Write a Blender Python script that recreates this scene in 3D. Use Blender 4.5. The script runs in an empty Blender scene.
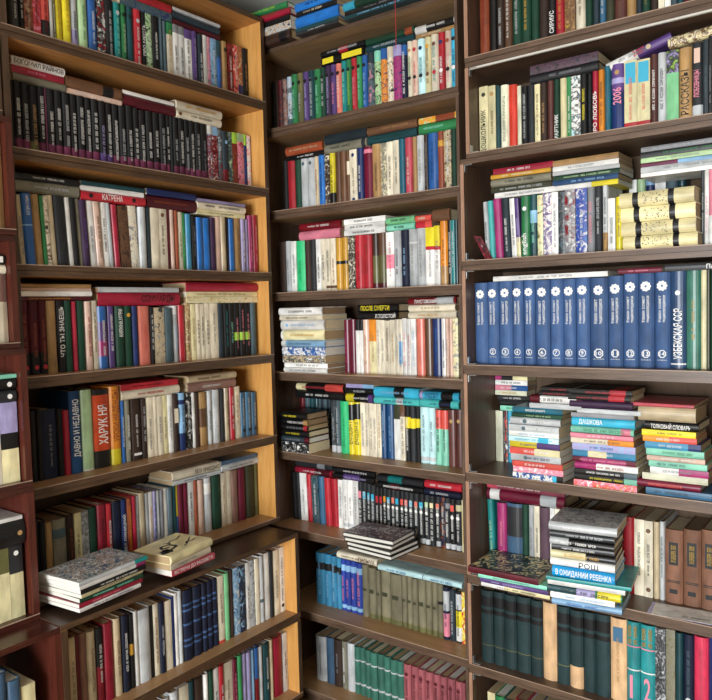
import bpy, bmesh, math, random, json
from math import radians as R_, pi
from mathutils import Vector, Matrix, Euler

# ------------------------------------------------------------------ camera, light, exposure
scene = bpy.context.scene
COL = scene.collection
HC = 1.57                                    # eye height of the photographer
cam_data = bpy.data.cameras.new('camera')
cam_data.sensor_fit = 'HORIZONTAL'
cam_data.sensor_width = 36.0
cam_data.lens = 36.0 * 731.457 / 712.0
cam_data.clip_start = 0.05
cam = bpy.data.objects.new('camera', cam_data)
COL.objects.link(cam)
bearing, pitch, roll = R_(36.8589), R_(3.24717), R_(-1.49617)
cam.matrix_world = (Matrix.Translation((0, 0, HC)) @ Matrix.Rotation(bearing, 4, 'Z')
                    @ Matrix.Rotation(pi / 2 - pitch, 4, 'X') @ Matrix.Rotation(roll, 4, 'Z'))
scene.camera = cam
scene.view_settings.view_transform = 'Standard'
scene.view_settings.look = 'None'
scene.view_settings.gamma = 1.0
scene.view_settings.use_curve_mapping = False
scene.view_settings.exposure = 0.78

world = bpy.data.worlds.new('daylight')
scene.world = world
world.use_nodes = True
bg = world.node_tree.nodes['Background']
bg.inputs['Color'].default_value = (0.75, 0.87, 1.0, 1)
bg.inputs['Strength'].default_value = 1.0

def area_light(name, loc, rot, sx, sy, power, color):
    l = bpy.data.lights.new(name, 'AREA')
    l.shape = 'RECTANGLE'; l.size = sx; l.size_y = sy
    l.energy = power; l.color = color
    o = bpy.data.objects.new(name, l); COL.objects.link(o)
    o.location = loc; o.rotation_euler = rot
    return o
# daylight entering through the window opening in the wall behind the photographer
area_light('window_daylight', (-0.25, -2.72, 1.15), (R_(80), 0, 0), 1.9, 1.35, 175, (0.93, 0.97, 1.0))
# the ceiling lamp of the room, behind the photographer
area_light('ceiling_lamp_light', (0.55, -0.5, 2.66), (0, 0, 0), 0.45, 0.45, 4, (1.0, 0.90, 0.74))

# ------------------------------------------------------------------ materials
def lin(h):
    c = [int(h[i:i + 2], 16) / 255 for i in (0, 2, 4)]
    return tuple((v / 12.92 if v <= .04045 else ((v + .055) / 1.055) ** 2.4) for v in c) + (1.0,)
PAL = json.loads('''{"black":"161617","charcoal":"2c2e31","dkgrey":"454644","grey":"85868a","ltgrey":"bfc3c4","ggrey":"807d6c","white":"ecebe6","cream":"e9dfc6","ivory":"e6dcac","ivory2":"e8dca8","palecream":"dfe0c4","beige":"c6b492","pinkbeige":"dcbba8","tan":"b08a58","gold":"b8943c","brown":"6a4a34","dkbrown":"3b2a22","maroonbrown":"5e3530","pinkbrown":"8e6a5e","rosebrown":"86404e","leather":"7e5844","rust":"94482c","orange":"e8902a","orangered":"cf4a22","yellow":"e8d62c","mustard":"cf9c34","red":"b82834","red2":"d8402e","crimson":"a02038","dkred":"7c1420","maroon":"551420","burgundy":"6c1430","pink":"e88a9e","rose":"c04a5a","rose2":"dc3c5c","rosered":"a85c62","salmon":"dc7a68","coral":"e0584c","magenta":"a83470","dkmag":"743050","purple":"5e4482","dkpurple":"3c2444","lilac":"a8a0cc","mauve":"5c4450","navy":"1c2f62","dknavy":"141c34","dkblue":"1a4470","blue":"2a62a8","royal":"28409a","denim":"3e5c8a","denimdk":"2e4a70","brightblue":"2272c4","brightcyan":"0c96d4","cyanblue":"3a86ac","ltblue":"8cb8dc","cyan":"3aaccc","ltcyan":"c0e4e6","dkcyan":"1e6276","teal":"1c8a88","teal2":"2a8e92","dkteal":"1c464c","turq":"4cbab6","slate":"4e626a","slate2":"3c6a8a","slate3":"3e5a74","dkslate":"28363e","green":"30824c","green2":"3a7060","ggreen":"74b884","dkgreen":"18402e","bottle":"22383a","brightgreen":"34c47c","lime":"a0cc48","palegreen":"b8d8a4","olive":"68663e","dkolive":"3a3c28","khaki":"7c765e","mint":"8cd8bc","peach":"dcb488"}''')
_mats = {}
def new_mat(name):
    m = bpy.data.materials.new(name); m.use_nodes = True
    nt = m.node_tree; b = nt.nodes['Principled BSDF']
    return m, nt, b
def cover_mat(col, finish='cloth'):
    """cover colour with light wear and cloth grain; every book varies a little"""
    k = (col, finish)
    if k in _mats: return _mats[k]
    m, nt, b = new_mat('cover_%s_%s' % (col, finish))
    N, L = nt.nodes, nt.links
    tc = N.new('ShaderNodeTexCoord'); oi = N.new('ShaderNodeObjectInfo')
    nz = N.new('ShaderNodeTexNoise'); nz.inputs['Scale'].default_value = 34; nz.inputs['Detail'].default_value = 5
    mp = N.new('ShaderNodeMapping'); mp.inputs['Scale'].default_value = (1, 1, .45)
    L.new(tc.outputs['Object'], mp.inputs['Vector']); 
    add = N.new('ShaderNodeVectorMath'); add.operation = 'ADD'
    L.new(mp.outputs['Vector'], add.inputs[0]); 
    mul = N.new('ShaderNodeMath'); mul.operation = 'MULTIPLY'; mul.inputs[1].default_value = 37
    L.new(oi.outputs['Random'], mul.inputs[0]); L.new(mul.outputs[0], add.inputs[1])
    L.new(add.outputs[0], nz.inputs['Vector'])
    rr = N.new('ShaderNodeMapRange'); rr.inputs['From Min'].default_value = .3; rr.inputs['From Max'].default_value = .7
    rr.inputs['To Min'].default_value = .70; rr.inputs['To Max'].default_value = 1.18
    L.new(nz.outputs['Fac'], rr.inputs['Value'])
    rv = N.new('ShaderNodeMapRange'); rv.inputs['To Min'].default_value = .76; rv.inputs['To Max'].default_value = 1.14
    L.new(oi.outputs['Random'], rv.inputs['Value'])
    mm = N.new('ShaderNodeMath'); mm.operation = 'MULTIPLY'
    L.new(rr.outputs[0], mm.inputs[0]); L.new(rv.outputs[0], mm.inputs[1])
    hs = N.new('ShaderNodeHueSaturation'); hs.inputs['Color'].default_value = lin(PAL[col])
    L.new(mm.outputs[0], hs.inputs['Value'])
    L.new(hs.outputs['Color'], b.inputs['Base Color'])
    b.inputs['Roughness'].default_value = .62 if finish == 'cloth' else .34
    b.inputs['Specular IOR Level'].default_value = .35 if finish == 'cloth' else .5
    _mats[k] = m
    return m
def art_mat(cols):
    k = ('art',) + tuple(cols)
    if k in _mats: return _mats[k]
    m, nt, b = new_mat('cover_art_' + '_'.join(cols))
    N, L = nt.nodes, nt.links
    tc = N.new('ShaderNodeTexCoord'); oi = N.new('ShaderNodeObjectInfo')
    mul = N.new('ShaderNodeMath'); mul.operation = 'MULTIPLY'; mul.inputs[1].default_value = 53
    L.new(oi.outputs['Random'], mul.inputs[0])
    add = N.new('ShaderNodeVectorMath'); add.operation = 'ADD'
    L.new(tc.outputs['Object'], add.inputs[0]); L.new(mul.outputs[0], add.inputs[1])
    nz = N.new('ShaderNodeTexNoise'); nz.inputs['Scale'].default_value = 44; nz.inputs['Detail'].default_value = 3
    nz.inputs['Distortion'].default_value = 1.6
    L.new(add.outputs[0], nz.inputs['Vector'])
    cr = N.new('ShaderNodeValToRGB'); cr.color_ramp.interpolation = 'EASE'
    el = cr.color_ramp.elements
    n = len(cols); lo, hi = .30, .70
    el[0].position = lo; el[0].color = lin(PAL[cols[0]])
    el[1].position = hi; el[1].color = lin(PAL[cols[-1]])
    for i in range(1, n - 1):
        e = el.new(lo + (hi - lo) * i / (n - 1)); e.color = lin(PAL[cols[i]])
    L.new(nz.outputs['Fac'], cr.inputs['Fac']); L.new(cr.outputs['Color'], b.inputs['Base Color'])
    b.inputs['Roughness'].default_value = .38
    _mats[k] = m
    return m
def ink_mat(col):
    k = ('ink', col)
    if k not in _mats:
        m, nt, b = new_mat('print_' + col)
        b.inputs['Base Color'].default_value = lin(PAL[col]); b.inputs['Roughness'].default_value = .5
        _mats[k] = m
    return _mats[k]
def pages_mat(name, hexa):
    k = ('pages', name)
    if k in _mats: return _mats[k]
    m, nt, b = new_mat('paper_' + name)
    N, L = nt.nodes, nt.links
    tc = N.new('ShaderNodeTexCoord'); mp = N.new('ShaderNodeMapping'); mp.inputs['Scale'].default_value = (1, .04, .04)
    nz = N.new('ShaderNodeTexNoise'); nz.inputs['Scale'].default_value = 900; nz.inputs['Detail'].default_value = 2
    L.new(tc.outputs['Object'], mp.inputs['Vector']); L.new(mp.outputs[0], nz.inputs['Vector'])
    rr = N.new('ShaderNodeMapRange'); rr.inputs['To Min'].default_value = .72; rr.inputs['To Max'].default_value = 1.15
    hs = N.new('ShaderNodeHueSaturation'); hs.inputs['Color'].default_value = lin(hexa)
    L.new(nz.outputs['Fac'], rr.inputs['Value']); L.new(rr.outputs[0], hs.inputs['Value'])
    L.new(hs.outputs[0], b.inputs['Base Color']); b.inputs['Roughness'].default_value = .85
    _mats[k] = m
    return m
def wood_mat(name, c1, c2, rough=.4, axis=0, scale=9, wear=None):
    m, nt, b = new_mat(name)
    N, L = nt.nodes, nt.links
    tc = N.new('ShaderNodeTexCoord'); mp = N.new('ShaderNodeMapping')
    s = [1.0, 1.0, 1.0]; 
    for i in range(3):
        if i != axis: s[i] = 11.0
    mp.inputs['Scale'].default_value = s
    L.new(tc.outputs['Object'], mp.inputs['Vector'])
    nz = N.new('ShaderNodeTexNoise'); nz.inputs['Scale'].default_value = scale; nz.inputs['Detail'].default_value = 8; nz.inputs['Roughness'].default_value = .62
    nz.inputs['Distortion'].default_value = .5
    L.new(mp.outputs[0], nz.inputs['Vector'])
    cr = N.new('ShaderNodeValToRGB'); el = cr.color_ramp.elements
    el[0].position = .32; el[0].color = lin(c1); el[1].position = .68; el[1].color = lin(c2)
    L.new(nz.outputs['Fac'], cr.inputs['Fac'])
    L.new(cr.outputs['Color'], b.inputs['Base Color'])
    rr = N.new('ShaderNodeMapRange'); rr.inputs['To Min'].default_value = rough - .08; rr.inputs['To Max'].default_value = rough + .12
    L.new(nz.outputs['Fac'], rr.inputs['Value']); L.new(rr.outputs[0], b.inputs['Roughness'])
    return m
def plain_mat(name, hexa, rough=.6, metal=0, var=.06, scale=4):
    m, nt, b = new_mat(name)
    N, L = nt.nodes, nt.links
    nz = N.new('ShaderNodeTexNoise'); nz.inputs['Scale'].default_value = scale; nz.inputs['Detail'].default_value = 6
    tc = N.new('ShaderNodeTexCoord'); L.new(tc.outputs['Object'], nz.inputs['Vector'])
    rr = N.new('ShaderNodeMapRange'); rr.inputs['To Min'].default_value = 1 - var; rr.inputs['To Max'].default_value = 1 + var
    hs = N.new('ShaderNodeHueSaturation'); hs.inputs['Color'].default_value = lin(hexa)
    L.new(nz.outputs['Fac'], rr.inputs['Value']); L.new(rr.outputs[0], hs.inputs['Value'])
    L.new(hs.outputs[0], b.inputs['Base Color']); b.inputs['Roughness'].default_value = rough; b.inputs['Metallic'].default_value = metal
    return m
# horizontal grain runs along local x, vertical boards along local z
W_DARK_H = wood_mat('walnut_edge_horizontal', '3e2c1e', '5e452f', .42, 0)
W_DARK_V = wood_mat('walnut_edge_vertical', '372719', '533c29', .42, 2)
W_HONEY_H = wood_mat('honey_veneer_horizontal', 'a3703c', 'c08c50', .40, 0, 6)
W_HONEY_V = wood_mat('honey_veneer_vertical', 'c48a44', 'dba45c', .42, 2, 6)
W_TAN_H = wood_mat('brown_veneer_horizontal', '94704c', 'b48c62', .38, 0, 7)
W_WAL_H = wood_mat('walnut_horizontal', '46362a', '6c5544', .36, 0, 7)
W_WAL_V = wood_mat('walnut_vertical', '4a382c', '6a5444', .38, 2, 7)
W_MAH_H = wood_mat('mahogany_horizontal', '341712', '4c241b', .22, 0, 7)
W_MAH_V = wood_mat('mahogany_vertical', '3e1a13', '5a2a1f', .28, 2, 7)
M_EDGE_LT = wood_mat('worn_edge_strip', '8a6650', 'b08a70', .45, 2, 7)
M_RIM = wood_mat('rubbed_arris', '8e7460', 'b39a86', .45, 0, 9)
M_BACK = wood_mat('hardboard_back', '4a3829', '5c4836', .8, 2, 5)
M_WALL = plain_mat('wall_paint', '948c78', .9, 0, .04, 2)
M_WHITE = plain_mat('ceiling_paint', 'd8d4ca', .9, 0, .03, 2)
M_METAL = plain_mat('bracket_metal', 'a8a8a6', .35, .8)
M_TRACK = plain_mat('white_plastic_track', 'c8c6bc', .4)

# ------------------------------------------------------------------ helpers
def link(name, me, mat=None, parent=None):
    o = bpy.data.objects.new(name, me); COL.objects.link(o)
    if mat is not None:
        for mm in (mat if isinstance(mat, (list, tuple)) else [mat]): me.materials.append(mm)
    if parent is not None: o.parent = parent
    return o
def empty(name, loc, rot=(0, 0, 0)):
    o = bpy.data.objects.new(name, None); COL.objects.link(o)
    o.empty_display_size = .05; o.location = loc; o.rotation_euler = rot
    return o
def tag(o, label=None, cat=None, group=None, kind=None):
    for k, v in (('label', label), ('category', cat), ('group', group), ('kind', kind)):
        if v: o[k] = v
    return o
def box_bm(bm, x0, x1, y0, y1, z0, z1, bev=0, mi=0):
    r = bmesh.ops.create_cube(bm, size=1.0)
    vs = r['verts']
    for v in vs:
        v.co = Vector((x0 + (v.co.x + .5) * (x1 - x0), y0 + (v.co.y + .5) * (y1 - y0), z0 + (v.co.z + .5) * (z1 - z0)))
    fs = set(f for v in vs for f in v.link_faces)
    for f in fs: f.material_index = mi
    if bev:
        es = list(set(e for v in vs for e in v.link_edges))
        bmesh.ops.bevel(bm, geom=es, offset=bev, segments=2, affect='EDGES', profile=.5)
    return vs
def finish(bm, name):
    me = bpy.data.meshes.new(name); bm.to_mesh(me); bm.free(); return me
def box(name, x0, x1, y0, y1, z0, z1, mat, parent=None, bev=0):
    bm = bmesh.new(); box_bm(bm, x0, x1, y0, y1, z0, z1, bev)
    return link(name, finish(bm, name), mat, parent)
def structure(name, x0, x1, y0, y1, z0, z1, mat):
    return tag(box(name, x0, x1, y0, y1, z0, z1, mat), kind='structure')

# ------------------------------------------------------------------ the room
XW, YW, XE, YS, ZC = -2.25, 2.42, 2.5, -2.8, 2.8
structure('floor', XW - .1, XE + .1, YS - .1, YW + .1, -.1, 0, wood_mat('floor_boards', '80603f', 'a07c55', .35, 1, 5))
structure('ceiling', XW - .1, XE + .1, YS - .1, YW + .1, ZC, ZC + .1, M_WHITE)
structure('wall_left', XW - .1, XW, YS - .1, YW + .1, 0, ZC, M_WALL)
structure('wall_back', XW, XE, YW, YW + .1, 0, ZC, M_WALL)
structure('wall_right', XE, XE + .1, YS - .1, YW + .1, 0, ZC, M_WALL)
wx0, wx1, wz0, wz1 = -1.25, .75, .7, 2.1
bm = bmesh.new()
box_bm(bm, XW, wx0, YS - .1, YS, 0, ZC); box_bm(bm, wx1, XE, YS - .1, YS, 0, ZC)
box_bm(bm, wx0, wx1, YS - .1, YS, 0, wz0); box_bm(bm, wx0, wx1, YS - .1, YS, wz1, ZC)
tag(link('wall_front', finish(bm, 'wall_front'), M_WALL), kind='structure')
bm = bmesh.new()
for a in (wx0, (wx0 + wx1) / 2 - .025, wx1 - .05): box_bm(bm, a, a + .05, YS - .08, YS - .03, wz0, wz1)
box_bm(bm, wx0, wx1, YS - .08, YS - .03, wz0, wz0 + .05); box_bm(bm, wx0, wx1, YS - .08, YS - .03, wz1 - .05, wz1)
tag(link('window_1', finish(bm, 'window_1'), M_WHITE), kind='structure')

# ------------------------------------------------------------------ shelf units: local x along the case, y into the wall, z up; origin at front lower left
def shelf_unit(cat_label, case, u0, u1, plane, z0, z1, depth, mats, board=.016, side=.018, track=False, clips=False, group=None, ltop=False):
    H, V, IN_H, IN_V, TOP, EDGE = mats
    if case == 'L': root = empty('bookshelf_unit', (plane, u0, z0 + HC), (0, 0, pi / 2))
    else: root = empty('bookshelf_unit', (u0, plane, z0 + HC))
    w, h = u1 - u0, z1 - z0
    tag(root, cat_label, 'bookshelf', group)
    def panel(name, x0, x1, y0, y1, za, zb, body, edge, skin, side_):
        # inner veneer, a 1.5 mm banding on the front edge and an outer skin
        bm = bmesh.new(); k = .001
        a0, a1, c0, c1 = x0, x1, za, zb
        if side_ == 'l': a0 += k; box_bm(bm, x0, x0 + k, y0 + .0015, y1, za, zb, 0, 2)
        if side_ == 'r': a1 -= k; box_bm(bm, x1 - k, x1, y0 + .0015, y1, za, zb, 0, 2)
        if side_ == 't':
            c1 -= k; a0 += k; a1 -= k
            box_bm(bm, x0, x1, y0 + .0015, y1, zb - k, zb, 0, 2); box_bm(bm, x0, a0, y0 + .0015, y1, za, c1, 0, 2); box_bm(bm, a1, x1, y0 + .0015, y1, za, c1, 0, 2)
        if side_ == 'b':
            c0 += k; a0 += k; a1 -= k
            box_bm(bm, x0, x1, y0 + .0015, y1, za, za + k, 0, 2); box_bm(bm, x0, a0, y0 + .0015, y1, c0, zb, 0, 2); box_bm(bm, a1, x1, y0 + .0015, y1, c0, zb, 0, 2)
        box_bm(bm, a0, a1, y0 + .0015, y1, c0, c1, 0, 0)
        box_bm(bm, x0, x1, y0, y0 + .0015, za, zb, 0, 1)
        return link(name, finish(bm, name), [body, edge, skin], root)
    panel('bottom_board', 0, w, 0, depth, 0, board, TOP, H, H, 'b')
    panel('top_board', 0, w, .0035, depth, h - board, h, IN_H, H, W_DECK if (ltop and mats is ML) else H, 't')
    panel('side_panel', 0, side, .0005, depth, board, h - board, IN_V, EDGE, V, 'l')
    panel('side_panel', w - side, w, .0005, depth, board, h - board, IN_V, EDGE, V, 'r')
    box('back_panel', side, w - side, depth - .005, depth - .001, board, h - board, M_BACK, root)
    # rubbed pale arris along the upper front edge of the lower board
    box('edge_banding', .001, w - .001, -.0012, .0012, board - .0022, board + .0002, M_RIM if not ltop else H, root)
    if track:
        box('glass_track', side + .004, w - .01, .004, .012, h - board - .006, h - board - .0002, M_TRACK, root)
    if clips:
        for zz, dz in ((board + .001, 1), (h - board - .001, -1)):
            bm = bmesh.new()
            box_bm(bm, side + .0006, side + .0035, .003, .019, min(zz, zz + dz * .024), max(zz, zz + dz * .024), .0006)
            box_bm(bm, side + .0006, side + .028, .003, .019, min(zz, zz + dz * .003), max(zz, zz + dz * .003), .0006)
            c = link('hinge_clip', finish(bm, 'hinge_clip'), M_METAL, root)
    return root
ORDW = ['top', 'second', 'third', 'fourth', 'fifth', 'sixth', 'seventh', 'eighth', 'ninth']
ML = (W_DARK_H, W_DARK_V, W_HONEY_H, W_HONEY_V, W_TAN_H, W_DARK_V)
W_OAK_H = wood_mat('dull_oak_horizontal', '8a6f50', 'a68965', .38, 0, 7)
W_DECK = wood_mat('dark_deck_veneer', '33241b', '4c392c', .34, 0, 7)
MM = (W_WAL_H, W_WAL_V, W_OAK_H, W_WAL_V, W_TAN_H, W_WAL_V)
MR = (W_WAL_H, W_WAL_V, W_WAL_H, W_WAL_V, W_WAL_H, M_EDGE_LT)
MF = (W_MAH_H, W_MAH_V, W_MAH_H, W_MAH_V, W_MAH_H, W_MAH_V)
B = .016
zl = [.796, .468, .147, -.169, -.486, -.811]
top = 1.108
dxs = [0, 0, 0, .0, .0, .0]
for i, z in enumerate(zl):
    shelf_unit('dark edged shelf unit with honey interior, %s from the top of left bookcase' % ORDW[i], 'L', 1.056, 2.084 , -1.96, z - B, top - .0006, .285, ML, group='shelf units of the left bookcase')
    top = z - B
top = -.831
for i, z in enumerate((-1.132, -1.44)):
    shelf_unit('deeper protruding shelf unit, %s, of left bookcase' % ('upper' if i == 0 else 'lower'), 'L', 1.050, 2.012, -1.80, z - B, top - .0006, .445, ML, group='shelf units of the left bookcase', ltop=(i == 0))
    top = z - B
box_root = box('bookcase_plinth', -2.24, -1.83, 1.055, 2.008, 0, top - .0006 + HC, W_DARK_V)
tag(box_root, 'dark plinth under the left bookcase', 'plinth')
zm = [.707, .389, .07, -.244, -.56, -.868, -1.19, -1.506]
top = 1.012
for i, z in enumerate(zm):
    shelf_unit('walnut shelf unit, %s from the top of middle bookcase' % ORDW[i], 'B', -2.058, -1.158, 2.13, z - B, top - .0006, .283, MM, side=.0108, group='shelf units of the middle bookcase', ltop=(i == 0))
    top = z - B
tag(box('bookcase_plinth', -2.04, -1.17, 2.16, 2.41, 0, top - .0006 + HC, W_WAL_V), 'walnut plinth under the middle bookcase', 'plinth')
zr = [.789, .488, .146, -.193, -.549, -.893, -1.20, -1.51]
top = 1.14
for i, z in enumerate(zr):
    shelf_unit('reddish walnut shelf unit, %s from the top of right bookcase' % ORDW[i], 'B', -1.157 if i > 1 else -1.134, -.25, 2.13, z - B, top - .0006, .285, MR, side=.0125, track=(i == 1), clips=(i > 0), group='shelf units of the right bookcase')
    top = z - B
tag(box('bookcase_plinth', -1.15, -.26, 2.16, 2.41, 0, top - .0006 + HC, W_WAL_V), 'walnut plinth under the right bookcase', 'plinth')
# mahogany case at the near side of the left bookcase
fz = [(.870, 1.19, -1.962, 1), (.545, .8694, -1.962, 1), (.222, .536, -1.922, 0), (-.084, .2214, -1.932, 0), (-.462, -.0846, -1.906, 0), (-.834, -.4626, -1.903, 0), (-1.20, -.8346, -1.803, 0), (-1.5, -1.2006, -1.803, 0)]
for i, (z0, z1, pl, dk) in enumerate(fz):
    shelf_unit(('dark walnut' if dk else 'mahogany') + ' shelf unit with scuffed edges, %s at the far left' % ORDW[i], 'L', .22, 1.050, pl, z0, z1, pl + 2.245, ML if dk else MF, group='shelf units at the far left', ltop=(i == 6))
tag(box('bookcase_plinth', -2.24, -1.86, .23, 1.04, 0, -1.5006 + HC, W_MAH_V), 'mahogany plinth under the far left bookcase', 'plinth')

# ------------------------------------------------------------------ books
def cover_mesh(t, d, h, hard, cuts, mids):
    """U-shaped cover: two boards and a spine, extruded in z; cuts are z fractions, mids the material of each segment"""
    c = .0024 if hard else .0008
    if t < .012: c *= .6
    bulge = min(.0045, t * .16) if hard else min(.0008, t * .06)
    n = 6 if hard else 3
    out = [(-t / 2, d)]
    if hard: out += [(-t / 2, .0105), (-t / 2 + c * .45, .0085), (-t / 2 + c * .1, .0055)]
    for i in range(n + 1):
        a = i / n; x = -t / 2 + t * a + (c * .25 if i == 0 else (-c * .25 if i == n else 0))
        out.append((x, .0035 - (bulge + .0035) * math.sin(pi * a) ** .6 if hard else .0006 - (bulge + .0006) * math.sin(pi * a) ** .5))
    if hard: out += [(t / 2 - c * .1, .0055), (t / 2 - c * .45, .0085), (t / 2, .0105)]
    out.append((t / 2, d))
    ins = [(t / 2 - c, d), (t / 2 - c, .004 if hard else .0018), (-t / 2 + c, .004 if hard else .0018), (-t / 2 + c, d)]
    zs = [0] + [q * h for q in cuts] + [h]
    vs, fs, mi = [], [], []
    no = len(out)
    for z in zs:
        for x, y in out: vs.append((x, y, z))
    for s in range(len(zs) - 1):
        for i in range(no - 1):
            a = s * no + i
            fs.append((a, a + 1, a + no + 1, a + no)); mi.append(mids[s])
    b0 = len(vs)
    for z in (0, h):
        for x, y in ins: vs.append((x, y, z))
    for i in range(3): fs.append((b0 + i, b0 + i + 1, b0 + i + 5, b0 + i + 4)); mi.append(0)
    last = (len(zs) - 1) * no
    # fore-edge rims
    fs.append((no - 1, b0, b0 + 4, last + no - 1)); mi.append(0)
    fs.append((b0 + 3, 0, last, b0 + 7)); mi.append(0)
    # end caps: outer polyline + inner polyline
    fs.append(tuple(list(range(no - 1, -1, -1)) + [b0 + 3, b0 + 2, b0 + 1, b0])); mi.append(0)
    fs.append(tuple([last + i for i in range(no)] + [b0 + 4, b0 + 5, b0 + 6, b0 + 7])); mi.append(mids[-1])
    me = bpy.data.meshes.new('cover'); me.from_pydata(vs, [], fs)
    me.polygons.foreach_set('material_index', mi)
    me.update()
    return me, c, bulge
_unit = {}
def unit_marks(seed):
    """one line of small printed letter strokes, 1 long in z, 1 high in x (letters' up = -x)"""
    k = ('m', seed)
    if k in _unit: return _unit[k]
    rg = random.Random(seed); n = rg.choice((16, 19, 22, 26, 30))
    vs, fs = [], []
    def bar(x0, x1, z0, z1):
        b = len(vs); vs.extend([(x0, 0, z0), (x1, 0, z0), (x1, 0, z1), (x0, 0, z1)]); fs.append((b, b + 1, b + 2, b + 3))
    cw = 1.0 / n
    for i in range(n):
        if 2 < i < n - 2 and rg.random() < .13: continue
        a = i * cw + cw * .1; w = cw * .74; st = w * .3
        k_ = rg.randrange(6)
        bar(-.5, .5, a, a + st)
        if k_ in (0, 1, 2, 4): bar(-.5, .5, a + w - st, a + w)
        if k_ in (0, 3, 5): bar(-.5, -.32, a, a + w)
        if k_ in (1, 3, 4): bar(-.09, .09, a, a + w)
        if k_ in (2, 5, 0): bar(.32, .5, a, a + w)
    me = bpy.data.meshes.new('title'); me.from_pydata(vs, [], fs); me.materials.append(None)
    _unit[k] = me
    return me
def unit_text(s):
    k = ('t', s)
    if k in _unit: return _unit[k]
    cu = bpy.data.curves.new('txt', 'FONT'); cu.body = s; cu.resolution_u = 2; cu.offset = .012
    o = bpy.data.objects.new('txt', cu); COL.objects.link(o)
    bpy.context.view_layer.update()
    me = bpy.data.meshes.new_from_object(o.evaluated_get(bpy.context.evaluated_depsgraph_get()))
    bpy.data.objects.remove(o); bpy.data.curves.remove(cu)
    xs = [v.co.x for v in me.vertices]; ys = [v.co.y for v in me.vertices]
    if not xs: return unit_marks(1)
    x0, x1, y0, y1 = min(xs), max(xs), min(ys), max(ys)
    asp = (x1 - x0) / (y1 - y0)
    for v in me.vertices:
        X, Y = (v.co.x - x0) / (x1 - x0), (v.co.y - y0) / (y1 - y0) - .5
        v.co = (-Y, 0, X)
    me.materials.clear(); me.materials.append(None); me.name = 'title'
    me['aspect'] = asp
    _unit[k] = me
    return me
def unit_disc(petals):
    k = ('d', petals)
    if k in _unit: return _unit[k]
    n = 10 if not petals else petals * 4
    vs = [(0, 0, 0)]
    for i in range(n):
        a = 2 * pi * i / n; r = .5 if not petals else .40 + .10 * abs(math.cos(a * petals / 2))
        vs.append((r * math.cos(a), 0, r * math.sin(a)))
    fs = [(0, 1 + (i + 1) % n, 1 + i) for i in range(n)]
    me = bpy.data.meshes.new('emblem'); me.from_pydata(vs, [], fs); me.materials.append(None)
    _unit[k] = me
    return me
def unit_plate():
    if 'plate' not in _unit:
        me = bpy.data.meshes.new('label_plate'); me.from_pydata([(-.5, 0, 0), (.5, 0, 0), (.5, 0, 1), (-.5, 0, 1)], [], [(0, 1, 2, 3)])
        me.materials.append(None); _unit['plate'] = me
    return _unit['plate']
def unit_specks(seed):
    k = ('s', seed)
    if k in _unit: return _unit[k]
    rg = random.Random(seed + 99); vs = []; fs = []
    for i in range(34):
        x, z, a = rg.uniform(-.45, .45), rg.uniform(0.02, .98), rg.uniform(0, pi); b = len(vs)
        dx, dz = .09 * math.cos(a), .03 * math.sin(a); ex, ez = -.035 * math.sin(a), .012 * math.cos(a)
        vs += [(x - dx, 0, z - dz), (x + ex, 0, z + ez), (x + dx, 0, z + dz), (x - ex, 0, z - ez)]; fs.append((b, b + 1, b + 2, b + 3))
    me = bpy.data.meshes.new('pattern_print'); me.from_pydata(vs, [], fs); me.materials.append(None)
    _unit[k] = me
    return me
def unit_ring():
    k = 'ring'
    if k in _unit: return _unit[k]
    n = 16; vs = []; fs = []
    for i in range(n):
        a = 2 * pi * i / n; w = 1 + .14 * (i % 2)
        vs += [(.5 * w * math.cos(a), 0, .5 * w * math.sin(a)), (.40 * w * math.cos(a), 0, .40 * w * math.sin(a))]
    for i in range(n):
        j = (i + 1) % n; fs.append((2 * i, 2 * j, 2 * j + 1, 2 * i + 1))
    me = bpy.data.meshes.new('emblem'); me.from_pydata(vs, [], fs); me.materials.append(None)
    _unit[k] = me
    return me
def printed(name, me, col, parent, x, y, z, sx, sz, rot=0):
    o = bpy.data.objects.new(name, me); COL.objects.link(o); o.parent = parent
    o.location = (x, y, z); o.scale = (sx, 1, sz)
    if rot: o.rotation_euler = (0, rot, 0)
    o.material_slots[0].link = 'OBJECT'; o.material_slots[0].material = ink_mat(col)
    return o
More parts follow.
